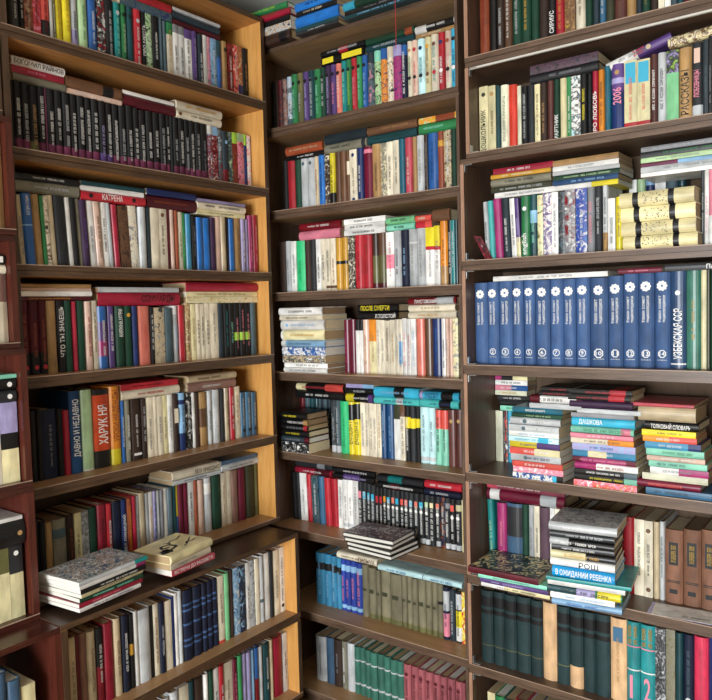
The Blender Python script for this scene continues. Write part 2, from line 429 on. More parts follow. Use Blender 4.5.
GROUPS = json.loads('''["books lying flat on the fifth shelf of the left bookcase", "books lying flat on the fifth shelf of the mahogany bookcase", "books lying flat on the fifth shelf of the middle bookcase", "books lying flat on the fifth shelf of the right bookcase", "books lying flat on the fourth shelf of the left bookcase", "books lying flat on the fourth shelf of the mahogany bookcase", "books lying flat on the fourth shelf of the middle bookcase", "books lying flat on the fourth shelf of the right bookcase", "books lying flat on the second shelf of the left bookcase", "books lying flat on the second shelf of the middle bookcase", "books lying flat on the second shelf of the right bookcase", "books lying flat on the seventh shelf of the middle bookcase", "books lying flat on the sixth shelf of the left bookcase", "books lying flat on the sixth shelf of the mahogany bookcase", "books lying flat on the sixth shelf of the middle bookcase", "books lying flat on the sixth shelf of the right bookcase", "books lying flat on the third shelf of the left bookcase", "books lying flat on the third shelf of the middle bookcase", "books lying flat on the third shelf of the right bookcase", "books lying flat on the top board of the middle bookcase", "books lying flat on the top shelf of the left bookcase", "books lying flat on the top shelf of the middle bookcase", "books on the eighth shelf of the left bookcase", "books on the eighth shelf of the middle bookcase", "books on the eighth shelf of the right bookcase", "books on the fifth shelf of the left bookcase", "books on the fifth shelf of the mahogany bookcase", "books on the fifth shelf of the middle bookcase", "books on the fifth shelf of the right bookcase", "books on the fourth shelf of the left bookcase", "books on the fourth shelf of the mahogany bookcase", "books on the fourth shelf of the middle bookcase", "books on the fourth shelf of the right bookcase", "books on the second shelf of the left bookcase", "books on the second shelf of the middle bookcase", "books on the second shelf of the right bookcase", "books on the seventh shelf of the left bookcase", "books on the seventh shelf of the mahogany bookcase", "books on the seventh shelf of the middle bookcase", "books on the seventh shelf of the right bookcase", "books on the sixth shelf of the left bookcase", "books on the sixth shelf of the mahogany bookcase", "books on the sixth shelf of the middle bookcase", "books on the sixth shelf of the right bookcase", "books on the third shelf of the left bookcase", "books on the third shelf of the mahogany bookcase", "books on the third shelf of the middle bookcase", "books on the third shelf of the right bookcase", "books on the top shelf of the left bookcase", "books on the top shelf of the middle bookcase", "books on the top shelf of the right bookcase"]''')
NAMES = {'s': 'series_volume', 'p': 'paperback_book', 'h': 'hardcover_book', 'm': 'magazine', 'c': 'clothbound_book'}
page_kinds = [('cream', 'd8c8a4'), ('aged', 'b39a74'), ('white', 'dedbd0'), ('brown', '9a7f60')]
import re
def build_book(line):
    rng = random.Random(line)
    nm, x, y, z, t, d, h, pose, lean, yaw, col, ops, label, g = line.split('|')
    x, y, z, t, d, h, lean, yaw = map(float, (x, y, z, t, d, h, lean, yaw))
    ops = ops.split(); hard = nm in 'shc'
    if 'FE' in ops or 'FE2' in ops: hard = True
    root = empty(NAMES[nm], (x, y, z))
    zr = Matrix.Rotation(R_(yaw), 4, 'Z')
    if pose == '1': rot = zr @ Matrix.Rotation(pi / 2, 4, 'Y')
    else: rot = zr @ Matrix.Rotation(R_(lean), 4, 'Y')
    root.rotation_euler = rot.to_euler()
    tag(root, label, 'magazine' if nm == 'm' else 'book', GROUPS[int(g)])
    base = col; art = None; bands = []
    for q in ops:
        m = re.match(r'b([\d.]+)-([\d.]+):(\w+)', q)
        if m:
            a, b, c = float(m[1]), float(m[2]), m[3]
            if b - a > .97: base = c
            else: bands.append((max(a, 0), min(b, 1), c))
        elif q[:2] == 'a:': art = q[2:].split(',')
    fin = 'cloth' if nm in 'sc' and col not in ('red',) else 'gloss'
    mats = [art_mat(art) if art else cover_mat(base, fin)]
    cuts = sorted(set(round(v, 3) for a, b, c in bands for v in (a, b) if .004 < v < .996))
    mids = []
    for s in range(len(cuts) + 1):
        mid = (([0] + cuts)[s] + (cuts + [1])[s]) / 2; mi = 0
        for a, b, c in bands:
            if a <= mid <= b:
                mt = cover_mat(c, fin)
                if mt not in mats: mats.append(mt)
                mi = mats.index(mt)
        mids.append(mi)
    me, c, bulge = cover_mesh(t, d, h, hard, cuts, mids)
    cover = link('cover', me, mats, root)
    # pages
    mg = .003 if hard else .0004
    bm = bmesh.new()
    fy = .0075 if hard else .002
    box_bm(bm, -t / 2 + c + .0001, t / 2 - c - .0001, fy, d - (mg if hard else .0002), mg, h - mg)
    pk = page_kinds[rng.choice((0, 0, 1, 1, 3, 2))]
    if col in ('cyan', 'brightcyan', 'ltcyan', 'magenta', 'teal') or nm == 'm': pk = page_kinds[2]
    if 'FE' in ops and col != 'tan': pk = page_kinds[2]
    link('page_block', finish(bm, 'page_block'), pages_mat(*pk), root)
    yf = -bulge - .0004
    if 'FE' in ops:          # fore-edge turned to the viewer: turn the whole book about its long middle
        fl = Matrix.Translation((0, d, 0)) @ Matrix.Rotation(pi, 4, 'Z')
        for ch in root.children: ch.matrix_local = fl @ ch.matrix_local
    for q in ops:
        if q[:4] == 'top:' or q == 'brush':
            yy0 = .008; vs = [(-t / 2 - .0004, yy0, .004), (-t / 2 - .0004, d - .003, .004), (-t / 2 - .0004, d - .003, h - .004), (-t / 2 - .0004, yy0, h - .004)]
            if q != 'brush':
                vs = [((-v[0] if 'FE' in ops else v[0]), v[1], v[2]) for v in vs]
                pm = bpy.data.meshes.new('cover_picture'); pm.from_pydata(vs, [], [(0, 1, 2, 3)])
                link('cover_picture', pm, art_mat(q[4:].split(',')), root)
            else:
                vs, fs = [], []
                def stroke(pts, w):
                    for (a, b_), (c_, e_) in zip(pts, pts[1:]):
                        L_ = math.hypot(c_ - a, e_ - b_); nx, ny = -(e_ - b_) / L_ * w / 2, (c_ - a) / L_ * w / 2
                        k0 = len(vs)
                        vs.extend([(-t / 2 - .0005, d * (b_ + ny), h * (a + nx)), (-t / 2 - .0005, d * (b_ - ny), h * (a - nx)), (-t / 2 - .0005, d * (e_ - ny), h * (c_ - nx)), (-t / 2 - .0005, d * (e_ + ny), h * (c_ + nx))])
                        fs.append((k0, k0 + 1, k0 + 2, k0 + 3))
                stroke([(.30, .30), (.46, .36), (.44, .56), (.28, .60), (.22, .48), (.36, .44)], .06); stroke([(.08, .2), (.14, .38), (.26, .34), (.16, .2)], .12); stroke([(.5, .2), (.62, .26), (.9, .5)], .025)
                stroke([(.45, .62), (.6, .7), (.72, .66), (.9, .78)], .03); stroke([(.62, .3), (.7, .36), (.78, .3), (.9, .34)], .03)
                stroke([(.40, .55), (.52, .6), (.44, .7)], .03)
                pm = bpy.data.meshes.new('cover_drawing'); pm.from_pydata(vs, [], fs)
                link('cover_drawing', pm, ink_mat('black'), root)
    if 'FE' in ops:
        for ch in root.children:
            if ch.name.startswith('cover_picture'): ch.matrix_local = fl @ ch.matrix_local
        return root
    k = 0
    titled = any(q[:2] in ('m:', 'w:') or q[:2] == 'V:' for q in ops)
    for q in ops:
        k += 1
        if q[:2] == 'm:':
            ink = q[2:]
            w = min(t * (.46 if col in ('black', 'charcoal') and nm == 's' else .36), .0095 if nm == 's' else .0078)
            z0, z1 = rng.uniform(.12, .3), rng.uniform(.62, .88)
            if rng.random() < .45 and t > .009:
                zc = z0 + (z1 - z0) * rng.uniform(.35, .5)
                printed('author_line', unit_marks(rng.randrange(12)), ink, root, 0, yf, h * z0, w * .75, h * (zc - z0 - .03))
                printed('title', unit_marks(rng.randrange(12)), ink, root, 0, yf, h * zc, w, h * (z1 - zc))
            else:
                printed('title', unit_marks(rng.randrange(12)), ink, root, 0, yf, h * z0, w, h * (z1 - z0))
        elif re.match(r'p\.?\d', q):
            rg_, c_, wf = q[1:].split(':'); a, b = map(float, rg_.split('-'))
            printed('label_plate', unit_plate(), c_, root, 0, yf + .0002, h * a, t * float(wf), h * (b - a))
        elif q[:2] == 'k.':
            rg_, c_ = q[1:].split(':'); a, b = map(float, rg_.split('-'))
            printed('title', unit_marks(rng.randrange(12)), c_, root, 0, yf - .0002, h * a, t * .28, h * (b - a))
        elif q == 'specks':
            printed('pattern_print', unit_specks(rng.randrange(4)), 'charcoal', root, 0, yf, h * .27, t * .8, h * .40)
        elif q[:3] == 'm2:':
            for s_ in (-.22, .2): printed('title', unit_marks(3), q[3:], root, t * s_, yf, h * .74, t * .26, h * .22)
        elif q[:2] == 'w:':
            p = q.split(':'); s = p[1].replace('_', ' '); a = float(p[3]) if len(p) > 3 else .12; b = float(p[4]) if len(p) > 4 else .88
            um = unit_text(s)
            L_ = h * (b - a)
            if len(s) == 1:
                printed('volume_number', um, p[2], root, -t * .3 + t * .3, yf, h * (a + .1), t * .62, h * .0 + t * 1.9 * .4) if False else None
                o = printed('volume_number', um, p[2], root, -t * .22, yf, h * (a + b) / 2, h * (b - a) * .8, t * (.45 if s != '1' else .22), pi / 2)
            else:
                w = min(t * .66, L_ / um.get('aspect', 6) * 1.7)
                printed('title', um, p[2], root, 0, yf, h * a, w, L_)
        elif re.match(r'd\.?\d*\.\d+:', q):
            f, c_ = q[1:].split(':'); r = min(t * .62, .014)
            printed('emblem', unit_disc(0), c_, root, 0, yf - .0002, h * float(f), r, r)
        elif q[:2] == 'V:':
            r = min(t * .74, .030)
            printed('emblem', unit_disc(9), 'white', root, 0, yf, h * .86, r, r)
            printed('emblem', unit_disc(0), 'denim', root, 0, yf - .0002, h * .86, r * .22, r * .22)
            printed('title', unit_text('ЎЗБЕК СОВЕТ'), 'white', root, -t * .16, yf + .0, h * .48, t * .19, h * .28)
            printed('title', unit_text('ЭНЦИКЛОПЕДИЯСИ'), 'white', root, t * .15, yf + .0, h * .48, t * .19, h * .28)
            if q[2:]:
                r2 = t * .5
                printed('emblem', unit_ring(), 'white', root, 0, yf, h * .15, r2, r2)
                printed('volume_number', unit_text(q[2:]), 'white', root, -t * (.12 if len(q) < 4 else .17), yf, h * .15, h * .045, t * (.2 if len(q) < 4 else .34), pi / 2)
                printed('rule_line', unit_marks(5), 'white', root, t * 0, yf, h * .085, .5 * h * .02, t * .6, pi / 2).location.x = -t * .3
    return root
BOOKS = '''c|-2.0319|1.1371|2.3663|0.0253|0.149|0.2044|0|0|90|dkgrey|m:white|dark grey clothbound book with white title standing on top shelf of left bookcase|48
c|-2.0314|1.1574|2.3663|0.0141|0.146|0.2031|0|0|90|black|m:white|black clothbound book with white title, second from the left, top shelf, left bookcase|48
p|-2.0305|1.1781|2.3663|0.0261|0.149|0.2037|0|0|90|rust|a:dkbrown,rust,beige m:beige|patterned rust brown paperback with beige title standing on top shelf of left bookcase|48
p|-2.0303|1.2036|2.3663|0.0236|0.149|0.2061|0|0|90|coral|a:coral,red,pink m:dkred|patterned coral paperback with dark red title standing on top shelf of left bookcase|48
h|-2.0318|1.2303|2.3663|0.0284|0.147|0.2064|0|0|90|coral|b0-.35:black m:dkred|coral hardcover with black foot standing on top shelf of left bookcase|48
p|-2.0316|1.2498|2.3663|0.0095|0.150|0.2055|0|0|90|white||white paperback between coral and olive, top shelf, left bookcase|48
p|-2.0308|1.2587|2.3663|0.0070|0.152|0.2062|0|0|90|olive|m:white|olive paperback with white title standing on top shelf of left bookcase|48
h|-2.0335|1.2746|2.3663|0.0237|0.149|0.2079|0|0|90|yellow|m:mustard|yellow hardcover with mustard title between olive and yellow, top shelf, left bookcase|48
h|-2.0309|1.3004|2.3663|0.0267|0.152|0.2050|0|0|90|yellow|m:mustard|yellow hardcover with mustard title between yellow and pale grey, top shelf, left bookcase|48
c|-2.0334|1.3267|2.3663|0.0246|0.148|0.2059|0|0|90|ltgrey|b0-.35:lilac m:black|pale grey clothbound book with lilac foot standing on top shelf of left bookcase|48
h|-2.0315|1.3555|2.3663|0.0318|0.145|0.2034|0|0|90|palegreen|m:green|pale green hardcover with green title standing on top shelf of left bookcase|48
h|-2.0307|1.3881|2.3663|0.0319|0.141|0.2009|0|0|90|blue|m:white|blue hardcover with white title standing on top shelf of left bookcase|48
p|-2.0315|1.4196|2.3663|0.0298|0.148|0.2025|0|0|90|white|a:white,black,red m:black|patterned white paperback with black title standing on top shelf of left bookcase|48
c|-2.0310|1.4500|2.3663|0.0297|0.146|0.2023|0|0|90|black|m:ltgrey|black clothbound book with pale grey title standing on top shelf of left bookcase|48
h|-2.0311|1.4785|2.3663|0.0259|0.143|0.2005|0|0|90|teal|m:mint d.84:ltgrey|teal hardcover with mint title standing on top shelf of left bookcase|48
h|-2.0313|1.5030|2.3663|0.0219|0.148|0.2017|0|0|90|green|m:palegreen d.84:black|green hardcover with pale green title standing on top shelf of left bookcase|48
c|-2.0307|1.5272|2.3663|0.0253|0.144|0.2021|0|0|90|dkteal|d.84:black|dark teal clothbound book with black dot standing on top shelf of left bookcase|48
h|-2.0324|1.5568|2.3663|0.0326|0.142|0.2021|0|0|90|red|m:white d.82:ltgrey|red hardcover with white title standing on top shelf of left bookcase|48
c|-2.0334|1.5823|2.3663|0.0172|0.145|0.2021|0|0|90|black|w:ПРО_МЕСТЬ:white:.3:.8|black clothbound book with large white lettering standing on top shelf of left bookcase|48
p|-2.0311|1.6024|2.3663|0.0217|0.149|0.2021|0|0|90|dkgreen|a:dkgreen,palegreen,black m:white|patterned dark green paperback with white title standing on top shelf of left bookcase|48
c|-2.0319|1.6292|2.3663|0.0308|0.142|0.2021|0|0|90|black|m:white|black clothbound book with white title, twenty-first from the left, top shelf, left bookcase|48
c|-2.0324|1.6525|2.3663|0.0145|0.141|0.2018|0|0|90|slate||slate grey clothbound book between black and slate grey, top shelf, left bookcase|48
c|-2.0334|1.6685|2.3663|0.0164|0.141|0.1991|0|0|90|slate||slate grey clothbound book between slate grey and cream, top shelf, left bookcase|48
p|-2.0306|1.6897|2.3663|0.0248|0.146|0.1986|0|0|90|cream|b.8-1:green m:mustard|cream paperback with green top standing on top shelf of left bookcase|48
p|-2.0309|1.7154|2.3663|0.0252|0.143|0.2001|0|0|90|white|b.86-1:grey m:black|white paperback with grey top between cream and white, top shelf, left bookcase|48
p|-2.0307|1.7414|2.3663|0.0256|0.142|0.1999|0|0|90|white|b.86-1:grey m:black|white paperback with grey top, twenty-sixth from the left, top shelf, left bookcase|48
p|-2.0303|1.7698|2.3663|0.0299|0.142|0.1977|0|0|90|white|b.84-1:purple m:black|white paperback with purple top standing on top shelf of left bookcase|48
h|-2.0326|1.7997|2.3663|0.0285|0.140|0.2000|0|0|90|purple|m:lilac|purple hardcover with lilac title standing on top shelf of left bookcase|48
c|-2.0308|1.8261|2.3663|0.0231|0.143|0.1987|0|0|90|dkslate|m:white|dark slate clothbound book with white title standing on top shelf of left bookcase|48
p|-2.0311|1.8480|2.3663|0.0194|0.149|0.2001|0|0|90|white||white paperback between dark slate and patterned pale grey, top shelf, left bookcase|48
p|-2.0333|1.8671|2.3663|0.0176|0.149|0.2001|0|0|90|ltgrey|a:ltgrey,pink,grey m:lilac|patterned pale grey paperback with lilac title standing on top shelf of left bookcase|48
p|-2.0320|1.8906|2.3663|0.0281|0.145|0.2001|0|0|90|dkteal|a:dkteal,ltblue,slate m:white|patterned dark teal paperback with white title standing on top shelf of left bookcase|48
h|-2.0335|1.9175|2.3663|0.0244|0.149|0.2001|0|0|90|blue|b.7-1:dkteal m:purple|blue hardcover with dark teal top standing on top shelf of left bookcase|48
h|-2.0334|1.9448|2.3663|0.0290|0.150|0.2051|0|0|90|tan|m:brown d.85:black|tan hardcover with brown title standing on top shelf of left bookcase|48
p|-2.0319|1.9737|2.3663|0.0274|0.147|0.2049|0|0|90|black|a:black,dkred,rust m:white|patterned black paperback with white title standing on top shelf of left bookcase|48
p|-2.0311|1.9998|2.3663|0.0235|0.145|0.2056|0|0|90|black|a:black,coral,white m:ltgrey|patterned black paperback with pale grey title standing on top shelf of left bookcase|48
p|-2.0305|2.0229|2.3663|0.0216|0.152|0.2071|0|0|90|beige|b0-.3:navy a:beige,rust,tan|patterned beige paperback with navy foot standing on top shelf of left bookcase|48
c|-2.0313|2.0498|2.3663|0.0309|0.150|0.2061|0|0|90|black|m:tan|black clothbound book with tan title standing on top shelf of left bookcase|48
p|-2.0318|1.4930|2.5840|0.0300|0.135|0.2091|1|0|90|dkteal|a:dkteal,slate,navy|patterned dark teal paperback lying flat, top shelf of left bookcase|20
h|-2.0326|1.4930|2.6143|0.0300|0.135|0.2078|1|0|90|red||red hardcover lying flat, top shelf of left bookcase|20
h|-2.0327|1.7064|2.5777|0.0214|0.135|0.2171|1|0|90|maroon||maroon hardcover lying flat, top shelf of left bookcase|20
h|-2.0327|1.7064|2.6013|0.0250|0.135|0.2164|1|0|90|dkslate||dark slate hardcover lying flat, top shelf of left bookcase|20
p|-2.0275|1.7064|2.6195|0.0107|0.135|0.2166|1|0|90|ltgrey||pale grey paperback lying flat, top shelf of left bookcase|20
s|-2.0254|1.1125|2.0383|0.0088|0.144|0.2003|0|0|90|black||black volume standing on second shelf of left bookcase|33
s|-2.0251|1.1284|2.0383|0.0219|0.149|0.2021|0|0|90|black|b.02-.2:dkmag m:white|black volume with dark pink foot, second from the left, second shelf, left bookcase|33
s|-2.0266|1.1520|2.0383|0.0241|0.147|0.2021|0|0|90|black|b.02-.2:dkmag m:ltgrey|black volume with dark pink foot, third from the left, second shelf, left bookcase|33
s|-2.0275|1.1779|2.0383|0.0264|0.146|0.2009|0|0|90|black|b.02-.2:olive m:tan|black volume with olive foot standing on second shelf of left bookcase|33
s|-2.0276|1.2023|2.0383|0.0213|0.148|0.2021|0|0|90|black|b.02-.2:dkmag m:white|black volume with dark pink foot between black and dark pink, second shelf, left bookcase|33
p|-2.0278|1.2161|2.0383|0.0052|0.147|0.2009|0|0|90|dkmag||dark pink paperback standing on second shelf of left bookcase|33
s|-2.0267|1.2308|2.0383|0.0230|0.146|0.2006|0|0|90|black|b.02-.2:dkmag m:white|black volume with dark pink foot between dark pink and black, second shelf, left bookcase|33
s|-2.0278|1.2556|2.0383|0.0254|0.146|0.2021|0|0|90|black|b.02-.2:dkmag m:white|black volume with dark pink foot, eighth from the left, second shelf, left bookcase|33
s|-2.0258|1.2808|2.0383|0.0239|0.144|0.2010|0|0|90|black|b.02-.2:dkmag m:ltgrey|black volume with dark pink foot, ninth from the left, second shelf, left bookcase|33
s|-2.0280|1.3056|2.0383|0.0243|0.146|0.2020|0|0|90|black|b.02-.2:dkmag m:white|black volume with dark pink foot, tenth from the left, second shelf, left bookcase|33
s|-2.0262|1.3304|2.0383|0.0241|0.143|0.2025|0|0|90|black|b.02-.2:dkmag m:white|black volume with dark pink foot, eleventh from the left, second shelf, left bookcase|33
s|-2.0274|1.3546|2.0383|0.0231|0.145|0.2019|0|0|90|black|b.02-.2:dkmag m:white|black volume with dark pink foot, twelfth from the left, second shelf, left bookcase|33
s|-2.0255|1.3789|2.0383|0.0242|0.145|0.2025|0|0|90|black|b.02-.2:dkmag m:white|black volume with dark pink foot, thirteenth from the left, second shelf, left bookcase|33
s|-2.0257|1.4040|2.0383|0.0247|0.145|0.2023|0|0|90|black|b.02-.2:purple m:lilac|black volume with purple foot, fourteenth from the left, second shelf, left bookcase|33
s|-2.0285|1.4291|2.0383|0.0244|0.142|0.2025|0|0|90|black|b.02-.2:purple m:white|black volume with purple foot, fifteenth from the left, second shelf, left bookcase|33
s|-2.0283|1.4540|2.0383|0.0241|0.151|0.2025|0|0|90|black|b.02-.2:dkmag m:white|black volume with dark pink foot, sixteenth from the left, second shelf, left bookcase|33
s|-2.0251|1.4789|2.0383|0.0245|0.147|0.2025|0|0|90|black|b.02-.2:dkmag m:ltgrey|black volume with dark pink foot, seventeenth from the left, second shelf, left bookcase|33
s|-2.0257|1.5054|2.0383|0.0272|0.148|0.2078|0|0|90|black|b.02-.2:dkmag m:white|black volume with dark pink foot, eighteenth from the left, second shelf, left bookcase|33
s|-2.0262|1.5306|2.0383|0.0220|0.150|0.2057|0|0|90|black|b.02-.2:dkmag m:white|black volume with dark pink foot, nineteenth from the left, second shelf, left bookcase|33
s|-2.0272|1.5559|2.0383|0.0272|0.148|0.2032|0|0|90|black|b.02-.2:dkmag m:white|black volume with dark pink foot, twentieth from the left, second shelf, left bookcase|33
s|-2.0263|1.5840|2.0383|0.0277|0.151|0.2055|0|0|90|black|b.02-.2:dkmag m:white|black volume with dark pink foot, twenty-first from the left, second shelf, left bookcase|33
s|-2.0271|1.6121|2.0383|0.0274|0.146|0.2068|0|0|90|black|b.02-.2:dkmag m:white|black volume with dark pink foot, twenty-second from the left, second shelf, left bookcase|33
s|-2.0261|1.6395|2.0383|0.0261|0.153|0.2078|0|0|90|black|b.02-.2:dkmag m:ltgrey|black volume with dark pink foot, twenty-third from the left, second shelf, left bookcase|33
s|-2.0262|1.6605|2.0383|0.0148|0.150|0.2078|0|0|90|black|b.02-.2:dkmag m:white|black volume with dark pink foot between black and charcoal, second shelf, left bookcase|33
c|-2.0288|1.6764|2.0383|0.0158|0.150|0.2078|0|0|90|charcoal||charcoal clothbound book standing on second shelf of left bookcase|33
s|-2.0276|1.6961|2.0383|0.0225|0.152|0.2078|0|0|90|black|b.02-.2:dkmag m:ltgrey|black volume with dark pink foot between charcoal and black, second shelf, left bookcase|33
s|-2.0275|1.7208|2.0383|0.0256|0.152|0.2085|0|0|90|black|b.02-.2:dkmag m:white|black volume with dark pink foot, twenty-seventh from the left, second shelf, left bookcase|33
s|-2.0269|1.7444|2.0383|0.0203|0.152|0.2085|0|0|90|black|b.02-.2:dkmag m:ltgrey|black volume with dark pink foot, twenty-eighth from the left, second shelf, left bookcase|33
s|-2.0277|1.7683|2.0383|0.0264|0.147|0.2083|0|0|90|black|b.02-.2:dkmag m:white|black volume with dark pink foot, twenty-ninth from the left, second shelf, left bookcase|33
s|-2.0274|1.7951|2.0383|0.0259|0.149|0.2085|0|0|90|black|b.02-.2:dkmag m:ltgrey|black volume with dark pink foot, thirtieth from the left, second shelf, left bookcase|33
s|-2.0290|1.8248|2.0383|0.0323|0.151|0.2085|0|0|90|black|b.02-.2:dkmag m:grey|black volume with dark pink foot, thirty-first from the left, second shelf, left bookcase|33
p|-2.0268|1.8525|2.0383|0.0217|0.149|0.2085|0|0|90|ltblue|a:white,dkred,ltblue b.85-1:white|patterned light blue paperback with white top standing on second shelf of left bookcase|33
p|-2.0279|1.8781|2.0383|0.0282|0.151|0.2074|0|0|90|ltgrey|a:white,dkred,black b.85-1:ltblue|patterned pale grey paperback with light blue top standing on second shelf of left bookcase|33
p|-2.0281|1.9025|2.0383|0.0193|0.144|0.2017|0|0|90|ltgrey|a:ltgrey,slate,dkred|patterned pale grey paperback standing on second shelf of left bookcase|33
c|-2.0265|1.9273|2.0383|0.0291|0.148|0.2005|0|0|90|dkslate|d.8:ltblue b0-.3:dkred|dark slate clothbound book with dark red foot standing on second shelf of left bookcase|33
p|-2.0282|1.9530|2.0383|0.0210|0.148|0.2028|0|0|90|mint|a:palegreen,slate,black|patterned mint paperback standing on second shelf of left bookcase|33
p|-2.0281|1.9774|2.0383|0.0267|0.143|0.2050|0|0|90|olive|a:olive,dkred,rust b.8-1:lime|patterned olive paperback with lime top standing on second shelf of left bookcase|33
p|-2.0267|2.0067|2.0383|0.0305|0.147|0.2063|0|0|90|pink|a:dkred,pink,slate b.85-1:palegreen|patterned pink paperback with pale green top standing on second shelf of left bookcase|33
c|-2.0262|2.0301|2.0383|0.0152|0.150|0.2064|0|0|90|navy|b.8-1:lime|navy clothbound book with lime top standing on second shelf of left bookcase|33
p|-2.0259|2.0482|2.0383|0.0199|0.151|0.2053|0|0|90|lilac|a:pink,white,lilac|patterned lilac paperback standing on second shelf of left bookcase|33
h|-2.0240|1.1163|2.2527|0.0233|0.135|0.1632|1|0|90|ggrey||greenish grey hardcover lying flat, second shelf of left bookcase|8
p|-2.0279|1.1163|2.2750|0.0204|0.135|0.1621|1|0|90|crimson|m:pink|crimson paperback with pink title lying flat, second shelf of left bookcase|8
h|-2.0257|1.1163|2.2987|0.0262|0.135|0.1634|1|0|90|white|w:БОГОМИЛ_РАЙНОВ:black:.03:.97 b.0-.001:white|white hardcover with white foot lying flat, second shelf of left bookcase|8
p|-2.0262|1.2845|2.2492|0.0156|0.135|0.1951|1|0|90|pinkbeige|m:white|pinkish beige paperback with white title lying flat, second shelf of left bookcase|8
h|-2.0270|1.2845|2.2761|0.0374|0.135|0.1933|1|0|90|brown|b.65-.85:black|brown hardcover with black band lying flat, second shelf of left bookcase|8
h|-2.0271|1.4875|2.2651|0.0368|0.135|0.2066|1|0|90|maroon||maroon hardcover lying flat, second shelf of left bookcase|8
p|-2.0274|1.4875|2.2898|0.0117|0.135|0.2075|1|0|90|white||white paperback lying flat, second shelf of left bookcase|8
h|-2.0239|1.7009|2.2617|0.0286|0.135|0.2056|1|0|90|cream|m:black d.06:brown|cream hardcover with black title lying flat, second shelf of left bookcase|8
h|-2.0256|1.7009|2.2925|0.0322|0.135|0.2108|1|0|90|cream|m:mustard|cream hardcover with mustard title lying flat, second shelf of left bookcase|8
p|-2.0050|1.0989|1.7175|0.0078|0.144|0.1974|0|-2.5|90|black||black paperback, first from the left, third shelf, left bookcase|44
h|-2.0077|1.1124|1.7177|0.0181|0.139|0.1987|0|-2.5|90|beige|m:grey|beige hardcover with grey title standing on third shelf of left bookcase|44
h|-2.0064|1.1371|1.7180|0.0301|0.144|0.2046|0|-2.5|90|blue|w:БОГДАН_СУШИН:white:.7:.97 b.55-.57:ltblue|blue hardcover with light blue band standing on third shelf of left bookcase|44
h|-2.0068|1.1641|1.7178|0.0226|0.150|0.2049|0|-2.5|90|tan||tan hardcover standing on third shelf of left bookcase|44
p|-2.0057|1.1814|1.7175|0.0109|0.150|0.2023|0|-2.5|90|green||green paperback standing on third shelf of left bookcase|44
p|-2.0065|1.1942|1.7176|0.0135|0.148|0.2042|0|-2.5|90|charcoal|a:black,cream,brown|patterned charcoal paperback standing on third shelf of left bookcase|44
c|-2.0068|1.2103|1.7177|0.0176|0.153|0.2062|0|-2.5|90|olive|b.0-1:beige|beige clothbound book standing on third shelf of left bookcase|44
c|-2.0051|1.2376|1.7181|0.0357|0.155|0.2062|0|-2.5|90|charcoal||charcoal clothbound book standing on third shelf of left bookcase|44
p|-2.0054|1.2630|1.7176|0.0136|0.156|0.2062|0|-2.5|90|white||white paperback standing on third shelf of left bookcase|44
c|-2.0052|1.2810|1.7178|0.0213|0.150|0.2062|0|-2.5|90|black||black clothbound book standing on third shelf of left bookcase|44
p|-2.0087|1.2978|1.7175|0.0112|0.147|0.2062|0|-2.5|90|ggrey||greenish grey paperback standing on third shelf of left bookcase|44
c|-2.0051|1.3160|1.7178|0.0239|0.145|0.2039|0|-2.5|90|dkpurple|m:purple|dark purple clothbound book with purple title standing on third shelf of left bookcase|44
p|-2.0068|1.3389|1.7178|0.0208|0.146|0.2039|0|-2.5|90|white|m:grey|white paperback with grey title standing on third shelf of left bookcase|44
h|-2.0068|1.3634|1.7179|0.0269|0.148|0.2039|0|-2.5|90|pinkbeige|m:brown|pinkish beige hardcover with brown title standing on third shelf of left bookcase|44
p|-2.0089|1.3871|1.7177|0.0193|0.151|0.2039|0|-2.5|90|white|m:black|white paperback with black title standing on third shelf of left bookcase|44
c|-2.0078|1.4056|1.7177|0.0166|0.144|0.2039|0|-2.5|90|ltgrey||pale grey clothbound book standing on third shelf of left bookcase|44
h|-2.0070|1.4263|1.7178|0.0236|0.141|0.2004|0|-2.5|90|crimson||crimson hardcover standing on third shelf of left bookcase|44
p|-2.0063|1.4578|1.7181|0.0380|0.143|0.1995|0|-2.5|90|dkbrown|a:dkbrown,brown,black|patterned dark brown paperback standing on third shelf of left bookcase|44
p|-2.0072|1.4930|1.7180|0.0310|0.142|0.2029|0|-2.5|90|ltgrey|a:ltgrey,cream,grey|patterned pale grey paperback standing on third shelf of left bookcase|44
h|-2.0050|1.5241|1.7173|0.0300|0.146|0.2025|0|0|90|mint|b0-1:ltgrey|pale grey hardcover standing on third shelf of left bookcase|44
c|-2.0087|1.5489|1.7173|0.0183|0.143|0.2039|0|0|90|dkslate||dark slate clothbound book standing on third shelf of left bookcase|44
p|-2.0063|1.5738|1.7173|0.0303|0.146|0.2048|0|0|90|cream||cream paperback standing on third shelf of left bookcase|44
p|-2.0081|1.6077|1.7173|0.0361|0.144|0.2048|0|0|90|cream|m:black d.9:brown|cream paperback with black title standing on third shelf of left bookcase|44
p|-2.0087|1.6325|1.7173|0.0125|0.144|0.2048|0|0|90|maroon||maroon paperback standing on third shelf of left bookcase|44
h|-2.0076|1.6482|1.7173|0.0178|0.151|0.2048|0|0|90|pinkbeige||pinkish beige hardcover standing on third shelf of left bookcase|44
h|-2.0068|1.6654|1.7173|0.0154|0.151|0.2048|0|0|90|rust||rust brown hardcover standing on third shelf of left bookcase|44
p|-2.0078|1.6828|1.7173|0.0182|0.148|0.2014|0|0|90|cream|m:green|cream paperback with green title standing on third shelf of left bookcase|44
p|-2.0069|1.6981|1.7173|0.0112|0.141|0.1998|0|0|90|green|m:lime|green paperback with lime title standing on third shelf of left bookcase|44
h|-2.0060|1.7173|1.7173|0.0259|0.140|0.1975|0|0|90|ltblue|b0-1:cyanblue|cerulean hardcover standing on third shelf of left bookcase|44
c|-2.0059|1.7412|1.7173|0.0208|0.134|0.1913|0|0|90|black|m:grey|black clothbound book with grey title standing on third shelf of left bookcase|44
